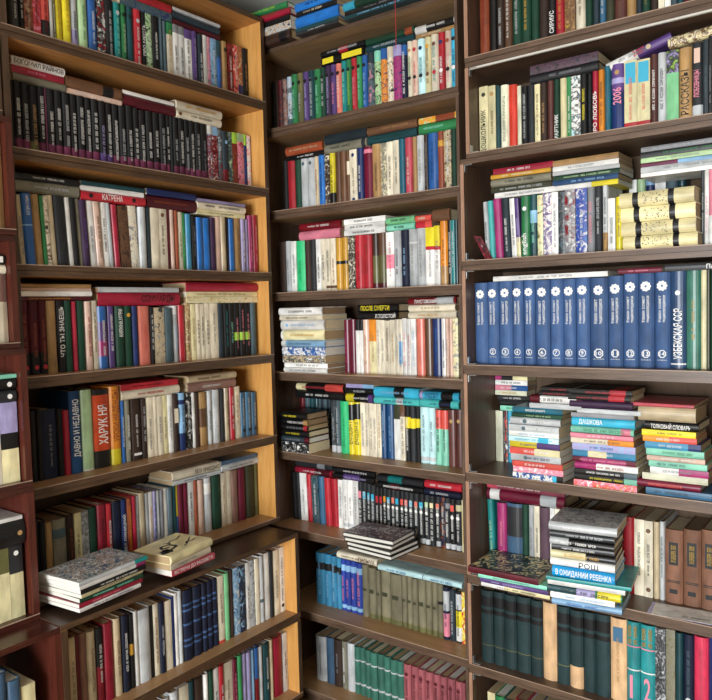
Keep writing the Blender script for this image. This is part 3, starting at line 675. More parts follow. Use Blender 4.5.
h|-2.0057|1.7670|1.7173|0.0296|0.134|0.1892|0|0|90|brightblue||bright blue hardcover between black and bright blue, third shelf, left bookcase|44
h|-2.0080|1.8005|1.7173|0.0359|0.135|0.1894|0|0|90|brightblue||bright blue hardcover between bright blue and dark purple, third shelf, left bookcase|44
c|-2.0079|1.8320|1.7173|0.0259|0.141|0.1944|0|0|90|dkpurple||dark purple clothbound book standing on third shelf of left bookcase|44
p|-2.0069|1.8568|1.7173|0.0223|0.143|0.1997|0|0|90|cream|b0-1:pinkbeige|pinkish beige paperback standing on third shelf of left bookcase|44
h|-2.0057|1.8819|1.7173|0.0267|0.151|0.2012|0|0|90|beige||beige hardcover standing on third shelf of left bookcase|44
p|-2.0067|1.9017|1.7173|0.0117|0.148|0.2012|0|0|90|black||black paperback between beige and bright blue, third shelf, left bookcase|44
h|-2.0065|1.9224|1.7173|0.0284|0.142|0.1969|0|0|90|brightblue||bright blue hardcover between black and tan, third shelf, left bookcase|44
h|-2.0080|1.9543|1.7173|0.0342|0.143|0.2012|0|0|90|tan|m:brown|tan hardcover with brown title standing on third shelf of left bookcase|44
h|-2.0072|1.9835|1.7173|0.0230|0.150|0.2012|0|0|90|lilac|m:white|lilac hardcover with white title standing on third shelf of left bookcase|44
h|-2.0084|2.0035|1.7173|0.0157|0.148|0.2012|0|0|90|lilac||lilac hardcover standing on third shelf of left bookcase|44
h|-2.0075|2.0232|1.7173|0.0225|0.156|0.2179|0|0|90|magenta|m:pink|magenta hardcover with pink title standing on third shelf of left bookcase|44
h|-2.0076|2.0492|1.7173|0.0283|0.154|0.2211|0|0|90|crimson|m:pink|crimson hardcover with pink title standing on third shelf of left bookcase|44
h|-2.0065|1.0969|1.9430|0.0351|0.135|0.1993|1|0|90|ggrey|m:ltgrey|greenish grey hardcover with pale grey title lying flat, third shelf of left bookcase|16
p|-2.0046|1.0969|1.9697|0.0175|0.135|0.2029|1|0|90|black|m:white|black paperback with white title lying flat, third shelf of left bookcase|16
h|-2.0034|1.3033|1.9371|0.0285|0.135|0.2330|1|0|90|red|w:КАТРЕНА:white:.3:.62 d.13:black d.8:black|red hardcover with large white lettering lying flat, third shelf of left bookcase|16
p|-2.0077|1.3033|1.9596|0.0158|0.135|0.2328|1|0|90|white||white paperback lying flat, third shelf of left bookcase|16
p|-2.0028|1.3033|1.9743|0.0127|0.135|0.2352|1|0|90|dkteal||dark teal paperback lying flat, third shelf of left bookcase|16
h|-2.0075|1.5457|1.9432|0.0410|0.135|0.2114|1|0|90|maroon|m:rust|maroon hardcover with rust brown title lying flat, third shelf of left bookcase|16
p|-2.0033|1.5457|1.9744|0.0205|0.135|0.2100|1|0|90|navy||navy paperback lying flat, third shelf of left bookcase|16
p|-2.0080|1.7605|1.9283|0.0183|0.135|0.2360|1|0|90|ivory|m:grey|ivory paperback with grey title lying flat, third shelf of left bookcase|16
h|-2.0038|1.7605|1.9507|0.0257|0.135|0.2349|1|0|90|cream|m:black|cream hardcover with black title lying flat, third shelf of left bookcase|16
p|-2.0043|1.7605|1.9694|0.0110|0.135|0.2372|1|0|90|lilac||lilac paperback lying flat, third shelf of left bookcase|16
c|-2.0236|1.1119|1.4013|0.0300|0.151|0.2152|0|0|90|maroon|b0-.3:black m:rust d.1:red|maroon clothbound book with black foot, first from the left, fourth shelf, left bookcase|29
c|-2.0230|1.1423|1.4013|0.0294|0.159|0.2152|0|0|90|maroon|b0-.3:black m:rust d.1:red|maroon clothbound book with black foot, second from the left, fourth shelf, left bookcase|29
c|-2.0232|1.1698|1.4013|0.0243|0.154|0.2152|0|0|90|maroon|b0-.3:black m:rust d.1:red|maroon clothbound book with black foot between maroon and tan, fourth shelf, left bookcase|29
h|-2.0231|1.1980|1.4013|0.0307|0.157|0.2152|0|0|90|tan||tan hardcover standing on fourth shelf of left bookcase|29
c|-2.0204|1.2260|1.4013|0.0241|0.157|0.2149|0|0|90|dkbrown|w:ЧТО_ТЫ_ЗНАЕШЬ:white:.22:.92 b0-1:black|black clothbound book with large white lettering standing on fourth shelf of left bookcase|29
c|-2.0206|1.2506|1.4013|0.0238|0.151|0.2152|0|0|90|dkgreen||dark green clothbound book between black and crimson, fourth shelf, left bookcase|29
h|-2.0201|1.2711|1.4013|0.0160|0.156|0.2125|0|0|90|crimson||crimson hardcover standing on fourth shelf of left bookcase|29
c|-2.0233|1.2933|1.4013|0.0274|0.156|0.2143|0|0|90|dkgreen||dark green clothbound book between crimson and pinkish beige, fourth shelf, left bookcase|29
h|-2.0230|1.3202|1.4013|0.0251|0.149|0.2123|0|0|90|pinkbeige|m:crimson|pinkish beige hardcover with crimson title standing on fourth shelf of left bookcase|29
p|-2.0218|1.3417|1.4013|0.0168|0.151|0.2140|0|0|90|cream|m:brown|cream paperback with brown title between pinkish beige and blue, fourth shelf, left bookcase|29
h|-2.0203|1.3681|1.4013|0.0347|0.145|0.1963|0|0|90|blue|b.45-.75:purple b.2-.45:magenta m:white|blue hardcover with purple band standing on fourth shelf of left bookcase|29
h|-2.0238|1.4001|1.4013|0.0280|0.141|0.1963|0|0|90|purple|m:white|purple hardcover with white title standing on fourth shelf of left bookcase|29
c|-2.0200|1.4314|1.4013|0.0332|0.141|0.1963|0|0|90|dkgreen|w:КНЯЖНА_МЭРИ:white:.5:.95|dark green clothbound book with large white lettering standing on fourth shelf of left bookcase|29
c|-2.0234|1.4641|1.4013|0.0308|0.142|0.1963|0|0|90|dkgreen|d.85:mustard|dark green clothbound book with mustard dot standing on fourth shelf of left bookcase|29
c|-2.0213|1.4910|1.4013|0.0218|0.145|0.1957|0|0|90|navy||navy clothbound book standing on fourth shelf of left bookcase|29
h|-2.0202|1.5259|1.4013|0.0465|0.145|0.1952|0|0|90|salmon|m:coral|salmon hardcover with coral title standing on fourth shelf of left bookcase|29
c|-2.0214|1.5581|1.4013|0.0167|0.139|0.1917|0|0|90|black|m:white|black clothbound book with white title standing on fourth shelf of left bookcase|29
p|-2.0201|1.5880|1.4013|0.0417|0.139|0.1888|0|0|90|grey|a:grey,beige,charcoal|patterned grey paperback standing on fourth shelf of left bookcase|29
c|-2.0203|1.6273|1.4013|0.0355|0.132|0.1866|0|0|90|slate||slate grey clothbound book between patterned grey and pale grey, fourth shelf, left bookcase|29
c|-2.0221|1.6570|1.4013|0.0225|0.137|0.1944|0|0|90|ltgrey|b.85-1:white m:ltblue|pale grey clothbound book with white top standing on fourth shelf of left bookcase|29
h|-2.0225|1.6849|1.4013|0.0322|0.145|0.1963|0|0|90|red||red hardcover standing on fourth shelf of left bookcase|29
p|-2.0210|1.7128|1.4013|0.0223|0.146|0.2015|0|0|90|cream|a:cream,tan,ivory m:black|patterned cream paperback with black title standing on fourth shelf of left bookcase|29
p|-2.0210|1.7369|1.4013|0.0246|0.141|0.1998|0|0|90|ivory|m:tan|ivory paperback with tan title standing on fourth shelf of left bookcase|29
p|-2.0210|1.7593|1.4013|0.0191|0.141|0.2008|0|0|90|cream|m:brown|cream paperback with brown title between ivory and cream, fourth shelf, left bookcase|29
p|-2.0215|1.7801|1.4013|0.0213|0.145|0.1990|0|0|90|cream|m:black|cream paperback with black title, twenty-fifth from the left, fourth shelf, left bookcase|29
p|-2.0218|1.8037|1.4013|0.0246|0.149|0.2016|0|0|90|cream|m:black|cream paperback with black title, twenty-sixth from the left, fourth shelf, left bookcase|29
p|-2.0213|1.8353|1.4013|0.0374|0.143|0.2012|0|0|90|cream|m:grey|cream paperback with grey title standing on fourth shelf of left bookcase|29
c|-2.0214|1.8680|1.4013|0.0266|0.145|0.2010|0|0|90|dkslate||dark slate clothbound book standing on fourth shelf of left bookcase|29
c|-2.0210|1.8944|1.4013|0.0249|0.146|0.2013|0|0|90|black|m:teal|black clothbound book with teal title standing on fourth shelf of left bookcase|29
c|-2.0203|1.9202|1.4013|0.0253|0.142|0.2016|0|0|90|black|m:mint|black clothbound book with mint title standing on fourth shelf of left bookcase|29
c|-2.0221|1.9475|1.4013|0.0279|0.142|0.2016|0|0|90|black|m:pink b.3-.45:lime|black clothbound book with lime band, thirty-first from the left, fourth shelf, left bookcase|29
c|-2.0209|1.9763|1.4013|0.0284|0.147|0.2016|0|0|90|black|m:pink b.3-.45:lime|black clothbound book with lime band, thirty-second from the left, fourth shelf, left bookcase|29
c|-2.0229|2.0062|1.4013|0.0300|0.147|0.2016|0|0|90|black|m:pink b.3-.45:lime|black clothbound book with lime band between black and slate grey, fourth shelf, left bookcase|29
c|-2.0204|2.0371|1.4013|0.0306|0.148|0.2016|0|0|90|slate||slate grey clothbound book, thirty-fourth from the left, fourth shelf, left bookcase|29
p|-2.0207|1.0996|1.6231|0.0119|0.135|0.2327|1|0|90|maroon|m:mustard|maroon paperback with mustard title lying flat, fourth shelf of left bookcase|4
p|-2.0172|1.0996|1.6369|0.0149|0.135|0.2335|1|0|90|white||white paperback lying flat, fourth shelf of left bookcase|4
p|-2.0213|1.0996|1.6492|0.0089|0.135|0.2337|1|0|90|pinkbeige||pinkish beige paperback lying flat, fourth shelf of left bookcase|4
p|-2.0213|1.0996|1.6600|0.0119|0.135|0.2340|1|0|90|tan||tan paperback lying flat, fourth shelf of left bookcase|4
h|-2.0211|1.3573|1.6197|0.0430|0.135|0.3202|1|0|90|crimson|w:СОММАРДЫ:black:.5:.92|crimson hardcover with large black lettering lying flat, fourth shelf of left bookcase|4
p|-2.0180|1.3573|1.6499|0.0165|0.135|0.3169|1|0|90|ltgrey||pale grey paperback lying flat, fourth shelf of left bookcase|4
p|-2.0193|1.7090|1.6146|0.0223|0.135|0.3542|1|0|90|cream|a:cream,ivory,tan|patterned cream paperback lying flat, fourth shelf of left bookcase|4
p|-2.0222|1.7090|1.6354|0.0186|0.135|0.3543|1|0|90|ivory|m:tan|ivory paperback with tan title lying flat, fourth shelf of left bookcase|4
h|-2.0189|1.7090|1.6618|0.0334|0.135|0.3532|1|0|90|crimson||crimson hardcover lying flat, fourth shelf of left bookcase|4
c|-2.0432|1.1354|1.0843|0.0184|0.155|0.2101|0|0|90|black||black clothbound book, first from the left, fifth shelf, left bookcase|25
c|-2.0402|1.1529|1.0843|0.0155|0.156|0.2116|0|0|90|olive|b0-1:black|black clothbound book between black and dark navy, fifth shelf, left bookcase|25
c|-2.0431|1.1856|1.0843|0.0486|0.155|0.2089|0|0|90|navy|b0-1:dknavy m:grey|dark navy clothbound book with grey title standing on fifth shelf of left bookcase|25
c|-2.0416|1.2204|1.0843|0.0196|0.145|0.2051|0|0|90|dkgreen|b0-1:black|black clothbound book between dark navy and crimson, fifth shelf, left bookcase|25
h|-2.0413|1.2411|1.0843|0.0206|0.143|0.1987|0|0|90|crimson||crimson hardcover standing on fifth shelf of left bookcase|25
c|-2.0401|1.2713|1.0843|0.0385|0.158|0.2550|0|0|90|dkblue|w:ДАВНО_И_НЕДАВНО:white:.2:.9|dark blue clothbound book with large white lettering standing on fifth shelf of left bookcase|25
h|-2.0410|1.3117|1.0843|0.0410|0.151|0.2546|0|0|90|palegreen|b0-.02:white|pale green hardcover with white foot standing on fifth shelf of left bookcase|25
h|-2.0415|1.3639|1.0843|0.0618|0.159|0.2504|0|0|90|orangered|w:ХАРУК_НЯ:white:.3:.8 b.93-1:black b0-.22:black|orange red hardcover with black foot standing on fifth shelf of left bookcase|25
h|-2.0426|1.4149|1.0843|0.0387|0.152|0.2550|0|0|90|orange|w:УРОКИ_НАДЕЖДЫ:rust:.3:.95 b0-.2:yellow|orange hardcover with yellow foot standing on fifth shelf of left bookcase|25
h|-2.0437|1.4425|1.0843|0.0151|0.154|0.2044|0|0|90|blue|m:white|blue hardcover with white title standing on fifth shelf of left bookcase|25
c|-2.0405|1.4603|1.0843|0.0193|0.147|0.2044|0|0|90|ggrey|m:white|greenish grey clothbound book with white title standing on fifth shelf of left bookcase|25
c|-2.0416|1.4921|1.0843|0.0432|0.147|0.2044|0|0|90|dkbrown|m:white p.08-.12:white:.7|dark brown clothbound book with white foot standing on fifth shelf of left bookcase|25
c|-2.0422|1.5249|1.0843|0.0210|0.149|0.2030|0|0|90|dkbrown|m:ltgrey|dark brown clothbound book with pale grey title standing on fifth shelf of left bookcase|25
p|-2.0420|1.5501|1.0843|0.0282|0.144|0.2038|0|0|90|cream|m:grey|cream paperback with grey title between dark brown and cream, fifth shelf, left bookcase|25
p|-2.0417|1.5720|1.0843|0.0145|0.151|0.2044|0|0|90|cream||cream paperback standing on fifth shelf of left bookcase|25
p|-2.0410|1.5908|1.0843|0.0218|0.149|0.2028|0|0|90|cream|m:grey|cream paperback with grey title between cream and ivory, fifth shelf, left bookcase|25
p|-2.0425|1.6133|1.0843|0.0221|0.143|0.2036|0|0|90|ivory|m:grey|ivory paperback with grey title standing on fifth shelf of left bookcase|25
p|-2.0409|1.6348|1.0843|0.0197|0.150|0.2043|0|0|90|white|m:grey|white paperback with grey title standing on fifth shelf of left bookcase|25
c|-2.0409|1.6580|1.0843|0.0255|0.150|0.2026|0|0|90|dkbrown|p.5-.75:cream:.7|dark brown clothbound book with cream band standing on fifth shelf of left bookcase|25
c|-2.0408|1.6868|1.0843|0.0307|0.150|0.2044|0|0|90|navy|b.88-1:ltblue b.3-.8:ltblue m:navy|navy clothbound book with light blue band standing on fifth shelf of left bookcase|25
p|-2.0429|1.7179|1.0843|0.0304|0.144|0.1994|0|0|90|black|a:black,black,white m:white|patterned black paperback with white title standing on fifth shelf of left bookcase|25
p|-2.0405|1.7393|1.0843|0.0112|0.146|0.1994|0|0|90|white||white paperback standing on fifth shelf of left bookcase|25
c|-2.0417|1.7551|1.0843|0.0192|0.146|0.1970|0|0|90|dkbrown||dark brown clothbound book standing on fifth shelf of left bookcase|25
h|-2.0409|1.7842|1.0843|0.0376|0.142|0.1961|0|0|90|tan|b.35-.7:brown|tan hardcover with brown band standing on fifth shelf of left bookcase|25
h|-2.0431|1.8162|1.0843|0.0251|0.143|0.1971|0|0|90|ltblue|b0-1:ltgrey m:slate|pale grey hardcover with slate grey title standing on fifth shelf of left bookcase|25
c|-2.0413|1.8474|1.0843|0.0360|0.142|0.1990|0|0|90|ltgrey|m:white|pale grey clothbound book with white title standing on fifth shelf of left bookcase|25
c|-2.0432|1.8775|1.0843|0.0228|0.139|0.1980|0|0|90|charcoal||charcoal clothbound book standing on fifth shelf of left bookcase|25
h|-2.0418|1.9016|1.0843|0.0242|0.144|0.1994|0|0|90|beige|m:brown|beige hardcover with brown title standing on fifth shelf of left bookcase|25
h|-2.0415|1.9277|1.0843|0.0268|0.146|0.1994|0|0|90|red|m:white|red hardcover with white title standing on fifth shelf of left bookcase|25
p|-2.0416|1.9554|1.0843|0.0272|0.147|0.1994|0|0|90|cream|m:tan|cream paperback with tan title standing on fifth shelf of left bookcase|25
h|-2.0427|1.9835|1.0843|0.0277|0.127|0.1738|0|0|90|slate2|d.15:black m:ltgrey|slate blue hardcover with pale grey title, thirty-first from the left, fifth shelf, left bookcase|25
h|-2.0424|2.0138|1.0843|0.0316|0.121|0.1724|0|0|90|slate2|d.15:black m:ltgrey|slate blue hardcover with pale grey title, thirty-second from the left, fifth shelf, left bookcase|25
h|-2.0427|2.0457|1.0843|0.0310|0.121|0.1687|0|0|90|slate2|d.15:black m:ltgrey|slate blue hardcover with pale grey title, thirty-third from the left, fifth shelf, left bookcase|25
h|-2.0401|1.4394|1.3046|0.0305|0.135|0.2367|1|0|90|cream|m:red|cream hardcover with red title lying flat, fifth shelf of left bookcase|0
p|-2.0418|1.4394|1.3305|0.0203|0.135|0.2346|1|0|90|red|m:dkred|red paperback with dark red title lying flat, fifth shelf of left bookcase|0
h|-2.0402|1.7169|1.3009|0.0333|0.135|0.2307|1|0|90|pinkbrown|m:white|pinkish brown hardcover with white title lying flat, fifth shelf of left bookcase|0
h|-2.0387|1.7169|1.3309|0.0259|0.135|0.2337|1|0|90|beige|m:brown|beige hardcover with brown title lying flat, fifth shelf of left bookcase|0
c|-2.0517|1.1320|0.7593|0.0187|0.157|0.2122|0|0|90|dkblue|b0-1:black|black clothbound book, first from the left, sixth shelf, left bookcase|40
c|-2.0506|1.1520|0.7593|0.0203|0.142|0.2026|0|0|90|black||black clothbound book between black and tan, sixth shelf, left bookcase|40
h|-2.0532|1.1740|0.7593|0.0226|0.136|0.1921|0|0|90|tan||tan hardcover standing on sixth shelf of left bookcase|40
c|-2.0516|1.2077|0.7593|0.0434|0.137|0.1943|0|0|90|ggrey|b.7-.85:slate|greenish grey clothbound book with slate grey band standing on sixth shelf of left bookcase|40
c|-2.0529|1.2436|0.7593|0.0272|0.139|0.1988|0|0|90|dkbrown|m:rust|dark brown clothbound book with rust brown title standing on sixth shelf of left bookcase|40
p|-2.0537|1.2700|0.7593|0.0242|0.145|0.1974|0|0|90|ivory|m:brown|ivory paperback with brown title standing on sixth shelf of left bookcase|40
p|-2.0536|1.2950|0.7593|0.0246|0.140|0.1981|0|0|90|ltgrey|a:ltgrey,grey,olive|patterned pale grey paperback standing on sixth shelf of left bookcase|40
c|-2.0526|1.3223|0.7593|0.0288|0.147|0.2020|0|0|90|olive|b0-1:dkgreen|dark green clothbound book between patterned pale grey and crimson, sixth shelf, left bookcase|40
h|-2.0525|1.3539|0.7593|0.0331|0.151|0.2048|0|0|90|crimson|m:black|crimson hardcover with black title standing on sixth shelf of left bookcase|40
h|-2.0512|1.3811|0.7593|0.0201|0.149|0.2019|0|0|90|red|m:white b0-.3:crimson|red hardcover with crimson foot standing on sixth shelf of left bookcase|40
c|-2.0508|1.4082|0.7593|0.0328|0.148|0.2038|0|0|90|dknavy|m:navy|dark navy clothbound book with navy title standing on sixth shelf of left bookcase|40
c|-2.0531|1.4368|0.7593|0.0232|0.149|0.2019|0|0|90|navy|w:ПАВЕЛ_ЛУКНИЦКИЙ:white:.05:.75|navy clothbound book with large white lettering standing on sixth shelf of left bookcase|40
h|-2.0523|1.4588|0.7593|0.0195|0.149|0.2022|0|0|90|rust|m:orange|rust brown hardcover with orange title standing on sixth shelf of left bookcase|40
h|-2.0507|1.4770|0.7593|0.0157|0.143|0.2043|0|0|90|crimson||crimson hardcover standing on sixth shelf of left bookcase|40
p|-2.0531|1.4914|0.7593|0.0118|0.150|0.2024|0|0|90|ltgrey|m:brown|pale grey paperback with brown title standing on sixth shelf of left bookcase|40
h|-2.0512|1.5094|0.7593|0.0231|0.153|0.2092|0|0|90|beige||beige hardcover standing on sixth shelf of left bookcase|40
p|-2.0508|1.5283|0.7593|0.0134|0.149|0.2047|0|0|90|ltgrey||pale grey paperback standing on sixth shelf of left bookcase|40
p|-2.0508|1.5437|0.7593|0.0163|0.144|0.2044|0|0|90|white|m:orange|white paperback with orange title standing on sixth shelf of left bookcase|40
h|-2.0527|1.5607|0.7593|0.0165|0.148|0.2030|0|0|90|lilac|m:blue|lilac hardcover with blue title standing on sixth shelf of left bookcase|40
c|-2.0529|1.5764|0.7593|0.0138|0.146|0.2020|0|0|90|ltgrey||pale grey clothbound book standing on sixth shelf of left bookcase|40
c|-2.0511|1.5908|0.7593|0.0139|0.148|0.2009|0|0|90|dkgreen|b0-1:grey|grey clothbound book standing on sixth shelf of left bookcase|40
p|-2.0533|1.6064|0.7593|0.0160|0.149|0.2021|0|0|90|white||white paperback standing on sixth shelf of left bookcase|40
h|-2.0521|1.6270|0.7593|0.0241|0.143|0.1999|0|0|90|teal|b0-1:slate|slate grey hardcover standing on sixth shelf of left bookcase|40
p|-2.0501|1.6454|0.7593|0.0114|0.143|0.2031|0|0|90|dkteal||dark teal paperback standing on sixth shelf of left bookcase|40
p|-2.0523|1.6560|0.7593|0.0085|0.151|0.2031|0|0|90|yellow|b0-.45:blue|yellow paperback with blue foot standing on sixth shelf of left bookcase|40
c|-2.0503|1.6722|0.7593|0.0228|0.145|0.2031|0|0|90|burgundy||burgundy clothbound book between yellow and burgundy, sixth shelf, left bookcase|40
c|-2.0527|1.6957|0.7593|0.0231|0.148|0.2031|0|0|90|burgundy||burgundy clothbound book between burgundy and white, sixth shelf, left bookcase|40
p|-2.0535|1.7212|0.7593|0.0266|0.145|0.2016|0|0|90|white|m:charcoal|white paperback with charcoal title standing on sixth shelf of left bookcase|40
h|-2.0505|1.7423|0.7593|0.0143|0.147|0.2026|0|0|90|rust||rust brown hardcover standing on sixth shelf of left bookcase|40
h|-2.0529|1.7659|0.7593|0.0316|0.142|0.2005|0|0|90|pinkbeige||pinkish beige hardcover standing on sixth shelf of left bookcase|40
c|-2.0535|1.8012|0.7593|0.0378|0.147|0.2012|0|0|90|ltgrey|b.7-.9:white|pale grey clothbound book with white band standing on sixth shelf of left bookcase|40
c|-2.0505|1.8430|0.7593|0.0443|0.145|0.2015|0|0|90|dkgreen||dark green clothbound book between pale grey and cream, sixth shelf, left bookcase|40
p|-2.0516|1.8788|0.7593|0.0258|0.145|0.2031|0|0|90|cream|m:tan|cream paperback with tan title standing on sixth shelf of left bookcase|40
p|-2.0537|1.9054|0.7593|0.0262|0.149|0.2051|0|0|90|cream||cream paperback standing on sixth shelf of left bookcase|40
h|-2.0526|1.9367|0.7593|0.0350|0.147|0.2030|0|0|90|pinkbrown||pinkish brown hardcover standing on sixth shelf of left bookcase|40
c|-2.0514|1.9745|0.7593|0.0394|0.147|0.2037|0|0|90|burgundy||burgundy clothbound book between pinkish brown and dark olive, sixth shelf, left bookcase|40
c|-2.0502|2.0182|0.7593|0.0465|0.152|0.2051|0|0|90|dkolive||dark olive clothbound book standing on sixth shelf of left bookcase|40
c|-2.0534|2.0539|0.7593|0.0235|0.146|0.2051|0|0|90|olive||olive clothbound book standing on sixth shelf of left bookcase|40
p|-2.0517|1.6417|0.9702|0.0146|0.135|0.2249|1|0|90|ltblue|b0-1:ltgrey m:navy|pale grey paperback with navy title lying flat, sixth shelf of left bookcase|12
h|-2.0529|1.6417|0.9943|0.0328|0.135|0.2226|1|0|90|cream|w:ПЁТР_ПРИХОДЬКО:charcoal:.45:.98|cream hardcover with large charcoal lettering lying flat, sixth shelf of left bookcase|12
h|-2.0497|1.8690|0.9785|0.0271|0.135|0.1956|1|0|90|ltgrey|m:grey|pale grey hardcover with grey title lying flat, sixth shelf of left bookcase|12
p|-2.0481|1.8690|1.0002|0.0155|0.135|0.1907|1|0|90|slate3||dull blue paperback lying flat, sixth shelf of left bookcase|12
c|-1.8588|1.0873|0.4383|0.0144|0.168|0.2355|0|0|90|black||black clothbound book standing on seventh shelf of left bookcase|36
h|-1.8560|1.1093|0.4383|0.0285|0.165|0.2325|0|0|90|beige|m:ggrey|beige hardcover with greenish grey title standing on seventh shelf of left bookcase|36
p|-1.8577|1.1293|0.4383|0.0102|0.167|0.2325|0|0|90|maroon||maroon paperback standing on seventh shelf of left bookcase|36
h|-1.8571|1.1456|0.4383|0.0212|0.170|0.2329|0|0|90|tan|b0-1:pinkbrown|pinkish brown hardcover standing on seventh shelf of left bookcase|36
h|-1.8556|1.1711|0.4383|0.0286|0.161|0.2278|0|0|90|beige|m:brown|beige hardcover with brown title between pinkish brown and black, seventh shelf, left bookcase|36
c|-1.8556|1.1981|0.4383|0.0242|0.164|0.2272|0|0|90|black|b0-.5:dkred m:white|black clothbound book with dark red foot standing on seventh shelf of left bookcase|36
h|-1.8570|1.2280|0.4383|0.0342|0.168|0.2315|0|0|90|crimson|m:dkred|crimson hardcover with dark red title standing on seventh shelf of left bookcase|36
h|-1.8561|1.2584|0.4383|0.0254|0.166|0.2343|0|0|90|beige|m:brown|beige hardcover with brown title between crimson and dark navy, seventh shelf, left bookcase|36
c|-1.8560|1.2854|0.4383|0.0274|0.170|0.2337|0|0|90|dknavy|m:white|dark navy clothbound book with white title standing on seventh shelf of left bookcase|36
c|-1.8571|1.3082|0.4383|0.0171|0.163|0.2290|0|0|90|black|b.45-.6:mustard|black clothbound book with mustard band standing on seventh shelf of left bookcase|36
p|-1.8560|1.3233|0.4383|0.0119|0.169|0.2323|0|0|90|white||white paperback between black and pale grey, seventh shelf, left bookcase|36
h|-1.8582|1.3544|0.4383|0.0490|0.165|0.2283|0|0|90|ltblue|b0-1:ltgrey|pale grey hardcover standing on seventh shelf of left bookcase|36
p|-1.8587|1.3846|0.4383|0.0100|0.168|0.2287|0|0|90|black||black paperback standing on seventh shelf of left bookcase|36
p|-1.8574|1.3995|0.4383|0.0188|0.162|0.2288|0|0|90|cream|m:rust|cream paperback with rust brown title standing on seventh shelf of left bookcase|36
c|-1.8559|1.4210|0.4383|0.0230|0.166|0.2261|0|0|90|dknavy|m:ltgrey|dark navy clothbound book with pale grey title standing on seventh shelf of left bookcase|36
p|-1.8562|1.4459|0.4383|0.0254|0.163|0.2231|0|0|90|cream||cream paperback between dark navy and navy, seventh shelf, left bookcase|36
p|-1.8574|1.4649|0.4383|0.0116|0.167|0.2300|0|0|90|navy||navy paperback standing on seventh shelf of left bookcase|36
p|-1.8577|1.4782|0.4383|0.0138|0.175|0.2362|0|0|90|white||white paperback between navy and pale grey, seventh shelf, left bookcase|36
c|-1.8578|1.4947|0.4383|0.0180|0.171|0.2388|0|0|90|ltgrey||pale grey clothbound book standing on seventh shelf of left bookcase|36
c|-1.8555|1.5251|0.4383|0.0415|0.165|0.2330|0|0|90|dknavy|b.2-.23:denim b.28-.31:denim b.5-.53:denim b.7-.73:denim b.78-.81:denim|dark navy clothbound book with denim blue band, twentieth from the left, seventh shelf, left bookcase|36
c|-1.8559|1.5652|0.4383|0.0373|0.171|0.2319|0|0|90|dknavy|b.2-.23:denim b.28-.31:denim b.5-.53:denim b.7-.73:denim b.78-.81:denim|dark navy clothbound book with denim blue band, twenty-first from the left, seventh shelf, left bookcase|36
c|-1.8553|1.5953|0.4383|0.0215|0.167|0.2301|0|0|90|dknavy|b.2-.23:denim b.28-.31:denim b.5-.53:denim b.7-.73:denim b.78-.81:denim|dark navy clothbound book with denim blue band, twenty-second from the left, seventh shelf, left bookcase|36
c|-1.8570|1.6193|0.4383|0.0252|0.170|0.2301|0|0|90|dknavy|b.2-.23:denim b.28-.31:denim b.5-.53:denim b.7-.73:denim b.78-.81:denim|dark navy clothbound book with denim blue band, twenty-third from the left, seventh shelf, left bookcase|36
c|-1.8583|1.6448|0.4383|0.0245|0.162|0.2305|0|0|90|dknavy|b.2-.23:denim b.28-.31:denim b.5-.53:denim b.7-.73:denim b.78-.81:denim|dark navy clothbound book with denim blue band, twenty-fourth from the left, seventh shelf, left bookcase|36
p|-1.8564|1.6707|0.4383|0.0261|0.172|0.2324|0|0|90|cream|m:brown b0-.04:coral|cream paperback with coral foot standing on seventh shelf of left bookcase|36
h|-1.8578|1.6977|0.4383|0.0266|0.166|0.2333|0|0|90|palegreen|b0-1:ggreen|light green hardcover standing on seventh shelf of left bookcase|36
c|-1.8578|1.7196|0.4383|0.0162|0.169|0.2377|0|0|90|dkbrown||dark brown clothbound book standing on seventh shelf of left bookcase|36
p|-1.8580|1.7432|0.4383|0.0298|0.165|0.2381|0|0|90|ltblue|a:white,ltblue,navy|patterned light blue paperback standing on seventh shelf of left bookcase|36
p|-1.8581|1.7739|0.4383|0.0303|0.169|0.2385|0|0|90|navy|a:navy,charcoal,ltblue|patterned navy paperback standing on seventh shelf of left bookcase|36
p|-1.8583|1.8008|0.4383|0.0221|0.175|0.2393|0|0|90|white|m:grey|white paperback with grey title between patterned navy and patterned grey, seventh shelf, left bookcase|36
p|-1.8579|1.8236|0.4383|0.0224|0.171|0.2417|0|0|90|grey|a:slate,ltgrey,grey|patterned grey paperback standing on seventh shelf of left bookcase|36
p|-1.8551|1.8455|0.4383|0.0201|0.170|0.2415|0|0|90|cream||cream paperback between patterned grey and pale grey, seventh shelf, left bookcase|36
c|-1.8574|1.8690|0.4383|0.0257|0.172|0.2451|0|0|90|ltgrey|b.3-.35:slate|pale grey clothbound book with slate grey band standing on seventh shelf of left bookcase|36
p|-1.8566|1.8948|0.4383|0.0247|0.171|0.2465|0|0|90|white||white paperback between pale grey and charcoal, seventh shelf, left bookcase|36
c|-1.8562|1.9190|0.4383|0.0224|0.173|0.2466|0|0|90|maroon|b0-1:charcoal|charcoal clothbound book standing on seventh shelf of left bookcase|36
p|-1.8553|1.9457|0.4383|0.0296|0.171|0.2441|0|0|90|cream|m:grey|cream paperback with grey title standing on seventh shelf of left bookcase|36
p|-1.8576|1.9769|0.4383|0.0316|0.166|0.2448|0|0|90|white|m:grey d.1:black|white paperback with grey title, thirty-seventh from the left, seventh shelf, left bookcase|36
c|-1.8578|1.3981|0.1303|0.0260|0.158|0.2197|0|0|90|brown||brown clothbound book standing on eighth shelf of left bookcase|22
c|-1.8588|1.4255|0.1303|0.0275|0.158|0.2224|0|0|90|ltgrey||pale grey clothbound book between brown and pale grey, eighth shelf, left bookcase|22
c|-1.8576|1.4585|0.1303|0.0373|0.168|0.2298|0|0|90|ltgrey|m:charcoal|pale grey clothbound book with charcoal title standing on eighth shelf of left bookcase|22
